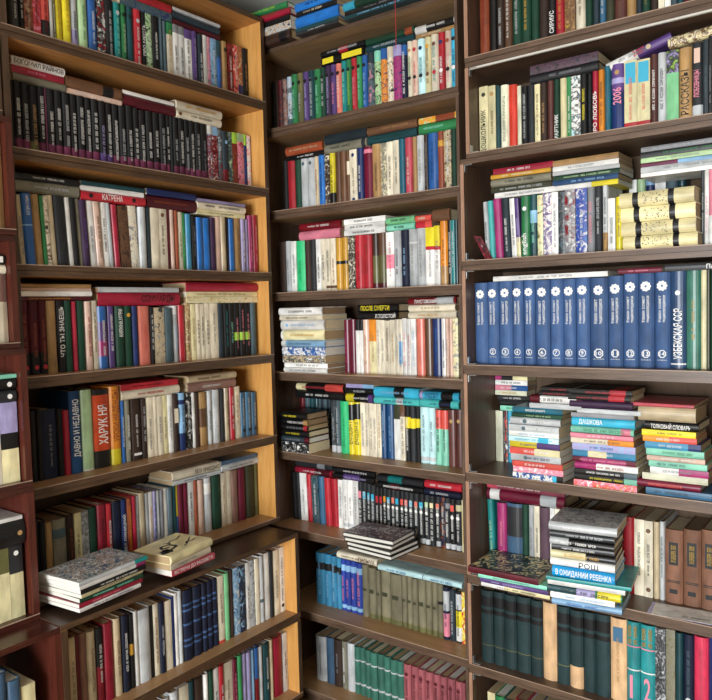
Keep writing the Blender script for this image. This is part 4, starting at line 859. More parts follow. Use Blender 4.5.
p|-1.8567|1.4965|0.1303|0.0372|0.168|0.2305|0|0|90|cream|m:grey|cream paperback with grey title standing on eighth shelf of left bookcase|22
c|-1.8566|1.5273|0.1303|0.0230|0.171|0.2327|0|0|90|dkteal||dark teal clothbound book standing on eighth shelf of left bookcase|22
c|-1.8581|1.5589|0.1303|0.0388|0.164|0.2308|0|0|90|dkbrown||dark brown clothbound book standing on eighth shelf of left bookcase|22
h|-1.8572|1.5899|0.1303|0.0218|0.171|0.2308|0|0|90|ltblue|b0-1:white|white hardcover standing on eighth shelf of left bookcase|22
c|-1.8562|1.6119|0.1303|0.0210|0.169|0.2330|0|0|90|dkgreen||dark green clothbound book standing on eighth shelf of left bookcase|22
p|-1.8573|1.6348|0.1303|0.0236|0.169|0.2305|0|0|90|white|m:black|white paperback with black title standing on eighth shelf of left bookcase|22
h|-1.8573|1.6592|0.1303|0.0240|0.169|0.2309|0|0|90|red|m:white|red hardcover with white title standing on eighth shelf of left bookcase|22
p|-1.8590|1.6918|0.1303|0.0400|0.169|0.2291|0|0|90|cream|m:brown|cream paperback with brown title standing on eighth shelf of left bookcase|22
h|-1.8574|1.7231|0.1303|0.0213|0.166|0.2292|0|0|90|magenta|b0-1:burgundy m:pink|burgundy hardcover with pink title standing on eighth shelf of left bookcase|22
h|-1.8551|1.7452|0.1303|0.0216|0.170|0.2322|0|0|90|green||green hardcover standing on eighth shelf of left bookcase|22
h|-1.8564|1.7664|0.1303|0.0194|0.167|0.2304|0|0|90|lilac||lilac hardcover standing on eighth shelf of left bookcase|22
c|-1.8551|1.7878|0.1303|0.0222|0.166|0.2276|0|0|90|grey|b0-1:lilac|lilac clothbound book standing on eighth shelf of left bookcase|22
h|-1.8570|1.8082|0.1303|0.0174|0.165|0.2256|0|0|90|ltblue||light blue hardcover standing on eighth shelf of left bookcase|22
h|-1.8576|1.8289|0.1303|0.0228|0.164|0.2262|0|0|90|blue|b0-.5:dkred|blue hardcover with dark red foot standing on eighth shelf of left bookcase|22
c|-1.8589|1.8512|0.1303|0.0205|0.163|0.2222|0|0|90|ltgrey||pale grey clothbound book between blue and dark teal, eighth shelf, left bookcase|22
c|-1.8577|1.8798|0.1303|0.0355|0.160|0.2226|0|0|90|dkteal|m:white|dark teal clothbound book with white title standing on eighth shelf of left bookcase|22
h|-1.8566|1.9061|0.1303|0.0158|0.162|0.2265|0|0|90|beige||beige hardcover standing on eighth shelf of left bookcase|22
h|-1.8572|1.9407|0.1303|0.0521|0.165|0.2246|0|0|90|crimson||crimson hardcover standing on eighth shelf of left bookcase|22
p|-1.8556|1.9799|0.1303|0.0250|0.165|0.2243|0|0|90|white|m:rust|white paperback with rust brown title standing on eighth shelf of left bookcase|22
s|-2.0247|2.1936|2.2773|0.0196|0.142|0.2017|0|0|0|black||black volume standing on top shelf of middle bookcase|49
s|-2.0060|2.1939|2.2773|0.0165|0.148|0.2017|0|0|0|dkbrown||dark brown volume standing on top shelf of middle bookcase|49
s|-1.9846|2.1901|2.2773|0.0252|0.143|0.1989|0|0|0|charcoal|a:charcoal,maroon,brown|patterned charcoal volume standing on top shelf of middle bookcase|49
s|-1.9608|2.1904|2.2773|0.0211|0.143|0.1996|0|0|0|pinkbrown|a:grey,pinkbrown,charcoal|patterned pinkish brown volume standing on top shelf of middle bookcase|49
s|-1.9377|2.1925|2.2773|0.0238|0.144|0.2026|0|0|0|ltblue|b0-.2:slate a:slate,ltgrey,ltblue|patterned light blue volume with slate grey foot standing on top shelf of middle bookcase|49
s|-1.9106|2.1901|2.2773|0.0293|0.147|0.2058|0|0|0|green|d.83:black m:mint|green volume with mint title between patterned light blue and olive, top shelf, middle bookcase|49
s|-1.8813|2.1915|2.2773|0.0280|0.149|0.2050|0|0|0|olive|d.83:black m:ltgrey|olive volume with pale grey title standing on top shelf of middle bookcase|49
s|-1.8534|2.1935|2.2773|0.0267|0.146|0.2043|0|0|0|purple|d.83:black m:lilac|purple volume with lilac title standing on top shelf of middle bookcase|49
s|-1.8258|2.1931|2.2773|0.0273|0.149|0.2031|0|0|0|dkteal|d.83:black m:ltgrey|dark teal volume with pale grey title standing on top shelf of middle bookcase|49
s|-1.7966|2.1934|2.2773|0.0297|0.144|0.2018|0|0|0|green|d.83:black m:mint|green volume with mint title between dark teal and dark green, top shelf, middle bookcase|49
s|-1.7692|2.1927|2.2773|0.0239|0.142|0.2022|0|0|0|dkgreen|d.83:black m:ltgrey|dark green volume with pale grey title standing on top shelf of middle bookcase|49
s|-1.7435|2.1929|2.2773|0.0263|0.151|0.2034|0|0|0|dkpurple|d.83:black m:lilac|dark purple volume with lilac title standing on top shelf of middle bookcase|49
s|-1.7180|2.1927|2.2773|0.0234|0.148|0.2024|0|0|0|purple|d.83:black m:pink|purple volume with pink title standing on top shelf of middle bookcase|49
s|-1.6928|2.1928|2.2773|0.0257|0.141|0.2006|0|0|0|salmon|d.83:black m:white|salmon volume with white title standing on top shelf of middle bookcase|49
s|-1.6675|2.1920|2.2773|0.0237|0.143|0.2043|0|0|0|teal|d.83:black m:mint|teal volume with mint title standing on top shelf of middle bookcase|49
s|-1.6441|2.1913|2.2773|0.0217|0.152|0.2043|0|0|0|green|d.83:black m:lime|green volume with lime title standing on top shelf of middle bookcase|49
s|-1.6206|2.1922|2.2773|0.0241|0.151|0.2043|0|0|0|red|d.83:black m:pink|red volume with pink title standing on top shelf of middle bookcase|49
s|-1.5964|2.1908|2.2773|0.0231|0.146|0.2043|0|0|0|green|d.83:black m:mint|green volume with mint title between red and blue, top shelf, middle bookcase|49
s|-1.5729|2.1922|2.2773|0.0227|0.153|0.2043|0|0|0|blue|d.83:black m:ltblue|blue volume with light blue title standing on top shelf of middle bookcase|49
s|-1.5464|2.1926|2.2773|0.0290|0.147|0.2085|0|0|0|charcoal|a:black,slate,pink b.82-1:dkslate|patterned charcoal volume with dark slate top standing on top shelf of middle bookcase|49
s|-1.5174|2.1930|2.2773|0.0278|0.154|0.2076|0|0|0|dkgreen|a:black,palegreen,green b.82-1:mint|patterned dark green volume with mint top standing on top shelf of middle bookcase|49
s|-1.4895|2.1922|2.2773|0.0266|0.149|0.2085|0|0|0|navy|a:navy,orange,slate b.82-1:blue|patterned navy volume with blue top standing on top shelf of middle bookcase|49
s|-1.4624|2.1926|2.2773|0.0263|0.149|0.2085|0|0|0|black|a:black,cream,tan b.82-1:cream|patterned black volume with cream top standing on top shelf of middle bookcase|49
s|-1.4310|2.1903|2.2773|0.0352|0.149|0.2061|0|0|0|purple|a:purple,magenta,navy b.82-1:lilac|patterned purple volume with lilac top standing on top shelf of middle bookcase|49
s|-1.4015|2.1900|2.2773|0.0225|0.150|0.2062|0|0|0|dknavy|b.8-.97:blue m:white|dark navy volume with blue top standing on top shelf of middle bookcase|49
s|-1.3797|2.1931|2.2773|0.0200|0.154|0.2085|0|0|0|cream|m:green d.4:black d.85:tan|cream volume with green title standing on top shelf of middle bookcase|49
s|-1.3585|2.1920|2.2773|0.0213|0.147|0.2069|0|0|0|cream|b0-1:pinkbeige m:red d.4:black d.85:red|pinkish beige volume with red title standing on top shelf of middle bookcase|49
s|-1.3330|2.1921|2.2773|0.0284|0.146|0.2051|0|0|0|ltcyan|m:teal d.4:black d.85:navy|pale aqua volume with teal title standing on top shelf of middle bookcase|49
s|-1.3067|2.1912|2.2773|0.0229|0.148|0.2053|0|0|0|ivory|m:brown d.4:brown d.85:mustard|ivory volume with brown title standing on top shelf of middle bookcase|49
s|-1.2804|2.1921|2.2773|0.0284|0.149|0.2075|0|0|0|cream|m:teal d.4:red d.85:brown|cream volume with teal title standing on top shelf of middle bookcase|49
s|-1.2533|2.1916|2.2773|0.0245|0.146|0.2075|0|0|0|red|m:white d.4:white d.85:navy|red volume with white title standing on top shelf of middle bookcase|49
s|-1.2291|2.1938|2.2773|0.0228|0.152|0.2075|0|0|0|cream|b.6-1:pinkbeige m:pink d.4:black d.85:rust|cream volume with pinkish beige top standing on top shelf of middle bookcase|49
s|-1.2058|2.1916|2.2773|0.0225|0.146|0.2075|0|0|0|cyan|m:navy d.4:white d.85:black|cyan volume with navy title standing on top shelf of middle bookcase|49
h|-1.7714|2.1929|2.4988|0.0332|0.135|0.2005|1|0|0|black|p.04-.3:yellow:.62 p.5-.95:yellow:.62|black hardcover with yellow top lying flat, top shelf of middle bookcase|21
h|-1.7714|2.1915|2.5269|0.0221|0.135|0.2046|1|0|0|black|b.42-.62:red m:ltgrey|black hardcover with red band lying flat, top shelf of middle bookcase|21
h|-1.5617|2.1912|2.4987|0.0246|0.135|0.2036|1|0|0|dkteal|m:ltgrey|dark teal hardcover with pale grey title lying flat, top shelf of middle bookcase|21
h|-1.5617|2.1913|2.5237|0.0246|0.135|0.2068|1|0|0|dkgreen|b.8-.95:rust m:dkolive|dark green hardcover with rust brown top lying flat, top shelf of middle bookcase|21
p|-1.3500|2.1908|2.4921|0.0134|0.135|0.1549|1|0|0|orange|b0-1:tan m:cream|tan paperback with cream title lying flat, top shelf of middle bookcase|21
h|-1.3500|2.1871|2.5126|0.0269|0.135|0.1583|1|0|0|white|b.28-.95:black m:white|white hardcover with black top lying flat, top shelf of middle bookcase|21
c|-1.9713|2.1922|1.9593|0.0229|0.147|0.2009|0|0|0|dkgreen|b0-1:black|black clothbound book standing on second shelf of middle bookcase|34
h|-1.9408|2.1912|1.9593|0.0367|0.141|0.1960|0|0|0|red||red hardcover standing on second shelf of middle bookcase|34
c|-1.9070|2.1937|1.9593|0.0296|0.144|0.1960|0|0|0|dkgreen||dark green clothbound book between red and pale grey, second shelf, middle bookcase|34
c|-1.8746|2.1931|1.9593|0.0340|0.140|0.1960|0|0|0|ltgrey|d.9:slate|pale grey clothbound book with slate grey dot, fourth from the left, second shelf, middle bookcase|34
c|-1.8393|2.1933|1.9593|0.0351|0.144|0.1945|0|0|0|ltgrey|d.9:slate|pale grey clothbound book with slate grey dot, fifth from the left, second shelf, middle bookcase|34
h|-1.8112|2.1924|1.9593|0.0198|0.142|0.1959|0|0|0|beige|m:rust|beige hardcover with rust brown title standing on second shelf of middle bookcase|34
h|-1.7854|2.1910|1.9593|0.0304|0.140|0.1958|0|0|0|brightblue|m:navy|bright blue hardcover with navy title standing on second shelf of middle bookcase|34
p|-1.7584|2.1903|1.9593|0.0224|0.144|0.1960|0|0|0|cream|a:cream,black,pinkbrown|patterned cream paperback between bright blue and yellow, second shelf, middle bookcase|34
h|-1.7336|2.1913|1.9593|0.0260|0.143|0.1967|0|0|0|yellow|b0-.25:black m:black|yellow hardcover with black foot standing on second shelf of middle bookcase|34
h|-1.7056|2.1926|1.9593|0.0286|0.137|0.1967|0|0|0|brown||brown hardcover between yellow and brown, second shelf, middle bookcase|34
h|-1.6787|2.1903|1.9593|0.0239|0.138|0.1956|0|0|0|rust|b0-1:brown|brown hardcover, eleventh from the left, second shelf, middle bookcase|34
h|-1.6588|2.1919|1.9593|0.0149|0.137|0.1953|0|0|0|brown|b.55-.8:cream|brown hardcover with cream band standing on second shelf of middle bookcase|34
p|-1.6343|2.1914|1.9593|0.0328|0.137|0.1956|0|0|0|cream|m:brown d.9:navy d.07:navy|cream paperback with brown title standing on second shelf of middle bookcase|34
h|-1.6032|2.1914|1.9593|0.0281|0.139|0.1967|0|0|0|navy|m:white|navy hardcover with white title standing on second shelf of middle bookcase|34
h|-1.5691|2.1932|1.9593|0.0388|0.144|0.1967|0|0|0|burgundy|b.88-.95:pink|burgundy hardcover with pink top standing on second shelf of middle bookcase|34
h|-1.5298|2.1917|1.9593|0.0385|0.139|0.1991|0|0|0|tan|m:dkbrown|tan hardcover with dark brown title standing on second shelf of middle bookcase|34
p|-1.4977|2.1913|1.9593|0.0244|0.146|0.1979|0|0|0|cream|a:cream,ggrey,ivory|patterned cream paperback between tan and cream, second shelf, middle bookcase|34
p|-1.4714|2.1912|1.9593|0.0269|0.141|0.1986|0|0|0|cream|m:black|cream paperback with black title standing on second shelf of middle bookcase|34
p|-1.4450|2.1922|1.9593|0.0245|0.148|0.2000|0|0|0|cream|m:charcoal|cream paperback with charcoal title standing on second shelf of middle bookcase|34
h|-1.4200|2.1910|1.9593|0.0242|0.147|0.2000|0|0|0|blue|b0-1:dkcyan|petrol blue hardcover standing on second shelf of middle bookcase|34
h|-1.3926|2.1912|1.9593|0.0293|0.144|0.2000|0|0|0|rose|m:cream|rose red hardcover with cream title standing on second shelf of middle bookcase|34
h|-1.3685|2.1939|1.9593|0.0176|0.143|0.2000|0|0|0|tan||tan hardcover standing on second shelf of middle bookcase|34
c|-1.3447|2.1919|1.9593|0.0287|0.144|0.2000|0|0|0|ltgrey|m:ggrey|pale grey clothbound book with greenish grey title standing on second shelf of middle bookcase|34
p|-1.3232|2.1937|1.9593|0.0133|0.145|0.2008|0|0|0|dkbrown|m:grey|dark brown paperback with grey title standing on second shelf of middle bookcase|34
h|-1.2960|2.1934|1.9593|0.0397|0.144|0.2006|0|0|0|blue|m:navy|blue hardcover with navy title standing on second shelf of middle bookcase|34
h|-1.2634|2.1921|1.9593|0.0244|0.147|0.2013|0|0|0|rust|b.75-.85:mustard|rust brown hardcover with mustard band standing on second shelf of middle bookcase|34
p|-1.2372|2.1919|1.9593|0.0266|0.147|0.2013|0|0|0|dkbrown|a:black,beige,black m:white|patterned dark brown paperback with white title standing on second shelf of middle bookcase|34
c|-1.2139|2.1932|1.9593|0.0188|0.150|0.2013|0|0|0|dkgreen||dark green clothbound book, twenty-eighth from the left, second shelf, middle bookcase|34
p|-1.9597|2.1908|2.1656|0.0194|0.135|0.1883|1|0|0|black|m:white|black paperback with white title lying flat, second shelf of middle bookcase|9
h|-1.9597|2.1870|2.1931|0.0348|0.135|0.1868|1|0|0|rust|m:beige|rust brown hardcover with beige title lying flat, second shelf of middle bookcase|9
h|-1.7636|2.1900|2.1733|0.0334|0.135|0.1960|1|0|0|ggrey|m:dkolive b.88-.97:charcoal|greenish grey hardcover with charcoal top lying flat, second shelf of middle bookcase|9
h|-1.7636|2.1906|2.2089|0.0371|0.135|0.1946|1|0|0|dkslate||dark slate hardcover lying flat, second shelf of middle bookcase|9
h|-1.5627|2.1919|2.1758|0.0318|0.135|0.2080|1|0|0|dkteal|m:dkgreen|dark teal hardcover with dark green title lying flat, second shelf of middle bookcase|9
h|-1.5627|2.1872|2.2063|0.0283|0.135|0.2123|1|0|0|brown|m:tan|brown hardcover with tan title lying flat, second shelf of middle bookcase|9
h|-1.3458|2.1916|2.1781|0.0339|0.135|0.1472|1|0|0|green|m:mint|green hardcover with mint title lying flat, second shelf of middle bookcase|9
p|-1.3458|2.1891|2.2056|0.0203|0.135|0.1479|1|0|0|lime|b.45-.95:rust a:lime,orange,palegreen|patterned lime paperback with rust brown top lying flat, second shelf of middle bookcase|9
c|-2.0020|2.1920|1.6403|0.0370|0.143|0.2036|0|0|0|dkbrown||dark brown clothbound book standing on third shelf of middle bookcase|46
c|-1.9689|2.1918|1.6403|0.0278|0.150|0.2043|0|0|0|ltgrey|m:grey|pale grey clothbound book with grey title standing on third shelf of middle bookcase|46
p|-1.9414|2.1926|1.6403|0.0259|0.141|0.2021|0|0|0|white|m:slate|white paperback with slate grey title standing on third shelf of middle bookcase|46
h|-1.9057|2.1927|1.6403|0.0440|0.143|0.2003|0|0|0|brightgreen|m:green|bright green hardcover with green title standing on third shelf of middle bookcase|46
c|-1.8686|2.1919|1.6403|0.0289|0.144|0.2003|0|0|0|dkbrown|m:maroon|dark brown clothbound book with maroon title standing on third shelf of middle bookcase|46
c|-1.8396|2.1907|1.6403|0.0278|0.142|0.2003|0|0|0|charcoal||charcoal clothbound book standing on third shelf of middle bookcase|46
p|-1.8135|2.1926|1.6403|0.0231|0.142|0.2001|0|0|0|white|m:black|white paperback with black title standing on third shelf of middle bookcase|46
p|-1.7895|2.1920|1.6403|0.0236|0.144|0.2003|0|0|0|cream|m:navy|cream paperback with navy title standing on third shelf of middle bookcase|46
p|-1.7662|2.1907|1.6403|0.0219|0.143|0.1987|0|0|0|cream|m:black b.05-.1:brown|cream paperback with brown foot, ninth from the left, third shelf, middle bookcase|46
p|-1.7420|2.1938|1.6403|0.0253|0.141|0.1986|0|0|0|cream|m:rust b.05-.1:brown|cream paperback with brown foot between cream and mustard, third shelf, middle bookcase|46
h|-1.7138|2.1925|1.6403|0.0299|0.144|0.1969|0|0|0|mustard|b.5-.56:black|mustard hardcover with black band between cream and mustard, third shelf, middle bookcase|46
h|-1.6841|2.1932|1.6403|0.0281|0.145|0.1972|0|0|0|mustard|b.5-.56:black|mustard hardcover with black band between mustard and patterned cream, third shelf, middle bookcase|46
p|-1.6538|2.1921|1.6403|0.0312|0.140|0.1988|0|0|0|cream|a:cream,black,cream|patterned cream paperback standing on third shelf of middle bookcase|46
h|-1.6189|2.1918|1.6403|0.0375|0.145|0.1997|0|0|0|red|m:dkred|red hardcover with dark red title standing on third shelf of middle bookcase|46
h|-1.5799|2.1908|1.6403|0.0390|0.141|0.1976|0|0|0|red|m:brown|red hardcover with brown title standing on third shelf of middle bookcase|46
h|-1.5459|2.1937|1.6403|0.0275|0.142|0.1997|0|0|0|olive|b.6-1:dkbrown b0-.1:maroon|olive hardcover with dark brown top standing on third shelf of middle bookcase|46
h|-1.5148|2.1935|1.6403|0.0335|0.145|0.1997|0|0|0|olive|b.6-1:brown b0-.1:maroon|olive hardcover with brown top standing on third shelf of middle bookcase|46
p|-1.4805|2.1935|1.6403|0.0337|0.147|0.1997|0|0|0|white|b.35-.6:pink m:rose|white paperback with pink band standing on third shelf of middle bookcase|46
c|-1.4477|2.1908|1.6403|0.0304|0.149|0.2019|0|0|0|ltgrey|m:black|pale grey clothbound book with black title standing on third shelf of middle bookcase|46
c|-1.4162|2.1916|1.6403|0.0314|0.145|0.2019|0|0|0|dknavy|m:ltblue|dark navy clothbound book with light blue title standing on third shelf of middle bookcase|46
c|-1.3831|2.1920|1.6403|0.0335|0.146|0.2019|0|0|0|ltgrey|b.75-.78:white m:ggrey|pale grey clothbound book with white band standing on third shelf of middle bookcase|46
c|-1.3482|2.1910|1.6403|0.0350|0.148|0.2023|0|0|0|ltgrey|m:ggrey|pale grey clothbound book with greenish grey title standing on third shelf of middle bookcase|46
p|-1.3132|2.1915|1.6403|0.0337|0.147|0.2023|0|0|0|white|b.68-1:yellow b.62-.68:red m:grey|white paperback with yellow top between pale grey and white, third shelf, middle bookcase|46
p|-1.2844|2.1902|1.6403|0.0224|0.149|0.2057|0|0|0|white|b.66-1:yellow b.6-.66:red m:grey|white paperback with yellow top between white and orange, third shelf, middle bookcase|46
h|-1.2581|2.1903|1.6403|0.0291|0.152|0.2188|0|0|0|orange|b0-.3:tan m:brown|orange hardcover with tan foot standing on third shelf of middle bookcase|46
p|-1.2363|2.1929|1.6403|0.0132|0.158|0.2188|0|0|0|black|m:white|black paperback with white title standing on third shelf of middle bookcase|46
p|-1.2226|2.1908|1.6403|0.0131|0.155|0.2188|0|0|0|teal|m:white|teal paperback with white title standing on third shelf of middle bookcase|46
p|-1.2114|2.1932|1.6403|0.0081|0.158|0.2208|0|0|0|dkteal||dark teal paperback standing on third shelf of middle bookcase|46
h|-1.9046|2.1899|1.8585|0.0346|0.135|0.2023|1|0|0|pink||pink hardcover lying flat, third shelf of middle bookcase|17
h|-1.9046|2.1929|1.8916|0.0307|0.135|0.2055|1|0|0|dkred|m:white|dark red hardcover with white title lying flat, third shelf of middle bookcase|17
p|-1.6811|2.1875|1.8507|0.0202|0.135|0.1862|1|0|0|white|m:charcoal|white paperback, first from bottom of second flat pile, third shelf, middle bookcase|17
p|-1.6811|2.1916|1.8712|0.0202|0.135|0.1829|1|0|0|white|m:charcoal|white paperback, second from bottom of second flat pile, third shelf, middle bookcase|17
p|-1.6811|2.1882|1.8918|0.0202|0.135|0.1880|1|0|0|white|m:charcoal|white paperback, third from bottom of second flat pile, third shelf, middle bookcase|17
h|-1.4906|2.1916|1.8543|0.0230|0.135|0.1188|1|0|0|mint|m:dkgreen|mint hardcover with dark green title lying flat, third shelf of middle bookcase|17
h|-1.4906|2.1882|1.8786|0.0248|0.135|0.1208|1|0|0|ggreen|m:dkgreen|light green hardcover with dark green title lying flat, third shelf of middle bookcase|17
p|-1.3660|2.1893|1.8535|0.0208|0.135|0.0637|1|0|0|coral|b.0-.6:red|coral paperback with red foot lying flat, third shelf of middle bookcase|17
h|-1.3660|2.1871|1.8756|0.0225|0.135|0.0636|1|0|0|coral|m:cream|coral hardcover with cream title lying flat, third shelf of middle bookcase|17
h|-1.2974|2.1873|1.8801|0.0408|0.135|0.0678|1|0|0|brown||brown hardcover lying flat, third shelf of middle bookcase|17
h|-1.6930|2.2010|1.3263|0.0277|0.146|0.2015|0|0|0|burgundy|m:magenta|burgundy hardcover with magenta title standing on fourth shelf of middle bookcase|31
h|-1.6649|2.2018|1.3263|0.0273|0.144|0.2028|0|0|0|burgundy||burgundy hardcover standing on fourth shelf of middle bookcase|31
p|-1.6422|2.2014|1.3263|0.0167|0.141|0.2010|0|0|0|white|b.8-1:black|white paperback with black top between burgundy and white, fourth shelf, middle bookcase|31
p|-1.6250|2.2015|1.3263|0.0166|0.141|0.2010|0|0|0|white|b.8-1:black|white paperback with black top between white and pinkish beige, fourth shelf, middle bookcase|31
h|-1.6028|2.2001|1.3263|0.0266|0.146|0.2010|0|0|0|pinkbeige|m:tan|pinkish beige hardcover with tan title standing on fourth shelf of middle bookcase|31
p|-1.5732|2.2038|1.3263|0.0314|0.148|0.2010|0|0|0|ivory|b.6-1:orange m:tan|ivory paperback with orange top standing on fourth shelf of middle bookcase|31
p|-1.5481|2.2035|1.3263|0.0175|0.144|0.1997|0|0|0|cream|m:grey|cream paperback with grey title between ivory and cream, fourth shelf, middle bookcase|31
p|-1.5287|2.2021|1.3263|0.0201|0.147|0.1989|0|0|0|cream|m:grey|cream paperback with grey title, eighth from the left, fourth shelf, middle bookcase|31
p|-1.5067|2.2003|1.3263|0.0226|0.144|0.1960|0|0|0|cream|m:brown|cream paperback with brown title standing on fourth shelf of middle bookcase|31
p|-1.4833|2.2007|1.3263|0.0230|0.144|0.1990|0|0|0|cream|m:tan|cream paperback with tan title standing on fourth shelf of middle bookcase|31
p|-1.4641|2.2010|1.3263|0.0142|0.146|0.2004|0|0|0|cream|m:grey|cream paperback with grey title, eleventh from the left, fourth shelf, middle bookcase|31
p|-1.4487|2.2001|1.3263|0.0154|0.142|0.2010|0|0|0|cream|b.2-.6:ltblue m:blue|cream paperback with light blue band standing on fourth shelf of middle bookcase|31
p|-1.4315|2.2000|1.3263|0.0179|0.149|0.2042|0|0|0|white|m:pink|white paperback with pink title standing on fourth shelf of middle bookcase|31
p|-1.4137|2.2006|1.3263|0.0164|0.146|0.2013|0|0|0|white|m:rose|white paperback with rose red title standing on fourth shelf of middle bookcase|31
p|-1.3942|2.2009|1.3263|0.0215|0.151|0.2013|0|0|0|white|m:ltblue|white paperback with light blue title standing on fourth shelf of middle bookcase|31
h|-1.3658|2.2018|1.3263|0.0339|0.148|0.2013|0|0|0|salmon||salmon hardcover standing on fourth shelf of middle bookcase|31
h|-1.3334|2.2032|1.3263|0.0296|0.149|0.2013|0|0|0|brown||brown hardcover standing on fourth shelf of middle bookcase|31
h|-1.2993|2.2036|1.3263|0.0372|0.146|0.2013|0|0|0|navy|m:blue|navy hardcover with blue title standing on fourth shelf of middle bookcase|31
p|-1.2730|2.2035|1.3263|0.0142|0.150|0.2013|0|0|0|white|m:navy|white paperback with navy title standing on fourth shelf of middle bookcase|31
h|-1.2580|2.2012|1.3263|0.0147|0.153|0.2013|0|0|0|pinkbeige|m:grey|pinkish beige hardcover with grey title standing on fourth shelf of middle bookcase|31
h|-1.2431|2.2033|1.3263|0.0139|0.154|0.2013|0|0|0|pinkbeige||pinkish beige hardcover standing on fourth shelf of middle bookcase|31
p|-1.2254|2.2023|1.3263|0.0204|0.152|0.2013|0|0|0|cream|a:cream,ivory,grey|patterned cream paperback standing on fourth shelf of middle bookcase|31
h|-1.6357|2.2003|1.5417|0.0275|0.135|0.1794|1|0|0|black|w:Л.ТОЛСТОЙ:white:.45:.95|black hardcover with large white lettering lying flat, fourth shelf of middle bookcase|6
h|-1.6357|2.1981|1.5696|0.0275|0.135|0.1823|1|0|0|black|w:ПОСЛЕ_СМЕРТИ:yellow:.1:.8|black hardcover with large yellow lettering lying flat, fourth shelf of middle bookcase|6
h|-1.4095|2.1977|1.5404|0.0244|0.135|0.1929|1|0|0|cream|m:mustard|cream hardcover with mustard title lying flat, fourth shelf of middle bookcase|6
h|-1.4095|2.1993|1.5651|0.0244|0.135|0.1875|1|0|0|cream|m:tan|cream hardcover with tan title lying flat, fourth shelf of middle bookcase|6
h|-1.4095|2.1970|1.5899|0.0243|0.135|0.1928|1|0|0|dkred|b.6-.95:ltgrey w:ПАУСТОВСКИЙ:white:.15:.6|dark red hardcover with pale grey top lying flat, fourth shelf of middle bookcase|6
h|-1.9520|2.1288|1.3370|0.0212|0.170|0.2181|1|0|0|white|m:grey|white hardcover with grey title lying flat, fourth shelf of middle bookcase|6
p|-1.9520|2.1316|1.3567|0.0173|0.170|0.2181|1|0|0|white|m:grey|white paperback with grey title lying flat, fourth shelf of middle bookcase|6
p|-1.9580|2.1304|1.3802|0.0289|0.170|0.2181|1|0|0|black|a:black,beige,charcoal,white|patterned black paperback, third from bottom of first stack, fourth shelf, middle bookcase|6
p|-1.9580|2.1281|1.4104|0.0308|0.170|0.2181|1|0|0|black|a:charcoal,blue,white,black|patterned black paperback, fourth from bottom of first stack, fourth shelf, middle bookcase|6
h|-1.9600|2.1296|1.4397|0.0269|0.170|0.2181|1|0|0|ltblue|m:slate b0-.1:white|light blue hardcover with white foot lying flat, fourth shelf of middle bookcase|6
h|-1.9610|2.1298|1.4727|0.0384|0.170|0.2181|1|0|0|ivory|b0-.05:white m:mustard|ivory hardcover with white foot lying flat, fourth shelf of middle bookcase|6
h|-1.9620|2.1310|1.5116|0.0384|0.170|0.2181|1|0|0|white|m:ltblue d.15:ltblue|white hardcover with light blue title lying flat, fourth shelf of middle bookcase|6
p|-1.9670|2.1283|1.5398|0.0173|0.150|0.2181|1|0|0|cream|m:black|cream paperback with black title lying flat, fourth shelf of middle bookcase|6
h|-1.9700|2.1301|1.5642|0.0307|0.150|0.2181|1|0|0|white|m:black|white hardcover with black title lying flat, fourth shelf of middle bookcase|6
h|-2.0296|2.3178|1.0103|0.0242|0.085|0.2089|0|0|0|maroon|b0-1:dkred|dark red hardcover, first in back row, fifth shelf, middle bookcase|27
c|-2.0034|2.3179|1.0103|0.0269|0.086|0.1964|0|0|0|slate||slate grey clothbound book, second in back row, fifth shelf, middle bookcase|27
c|-1.9760|2.3181|1.0103|0.0265|0.085|0.1950|0|0|0|slate|b0-1:dkteal|dark teal clothbound book, third in back row, fifth shelf, middle bookcase|27
h|-1.9511|2.3154|1.0103|0.0220|0.088|0.1916|0|0|0|dkteal||dark teal hardcover, fourth in back row, fifth shelf, middle bookcase|27
c|-1.9327|2.3167|1.0103|0.0136|0.086|0.1907|0|0|0|slate|m:ltgrey|slate grey clothbound book with pale grey title, fifth in back row, fifth shelf, middle bookcase|27
p|-1.9186|2.3187|1.0103|0.0135|0.086|0.1892|0|0|0|dkslate|m:ltgrey|dark slate paperback with pale grey title, sixth in back row, fifth shelf, middle bookcase|27
c|-1.9029|2.3159|1.0103|0.0168|0.086|0.1902|0|0|0|slate|m:ltgrey|slate grey clothbound book with pale grey title, seventh in back row, fifth shelf, middle bookcase|27
c|-1.8850|2.3189|1.0103|0.0178|0.087|0.1905|0|0|0|dkslate|m:ltgrey|dark slate clothbound book with pale grey title, eighth in back row, fifth shelf, middle bookcase|27
p|-1.7832|2.2185|1.0103|0.0197|0.145|0.2046|0|0|0|slate|a:slate,charcoal,grey b0-.13:ltgrey m:ltgrey|patterned slate grey paperback with pale grey foot standing on fifth shelf of middle bookcase|27
c|-1.7612|2.2183|1.0103|0.0232|0.147|0.2046|0|0|0|slate|b0-.13:ltgrey m:ltgrey|slate grey clothbound book with pale grey foot standing on fifth shelf of middle bookcase|27
h|-1.7287|2.2173|1.0103|0.0404|0.143|0.2031|0|0|0|brightgreen|m:green|bright green hardcover with green title standing on fifth shelf of middle bookcase|27
h|-1.6940|2.2159|1.0103|0.0276|0.152|0.2031|0|0|0|yellow|w:ENGLISH_I:olive:.2:.62 b.65-.95:black|yellow hardcover with black top between bright green and yellow, fifth shelf, middle bookcase|27
h|-1.6656|2.2159|1.0103|0.0280|0.149|0.2031|0|0|0|yellow|w:ENGLISH_II:olive:.2:.62 b.68-.97:black|yellow hardcover with black top between yellow and cream, fifth shelf, middle bookcase|27
p|-1.6400|2.2184|1.0103|0.0220|0.142|0.2031|0|0|0|cream|m:grey|cream paperback with grey title between yellow and cream, fifth shelf, middle bookcase|27
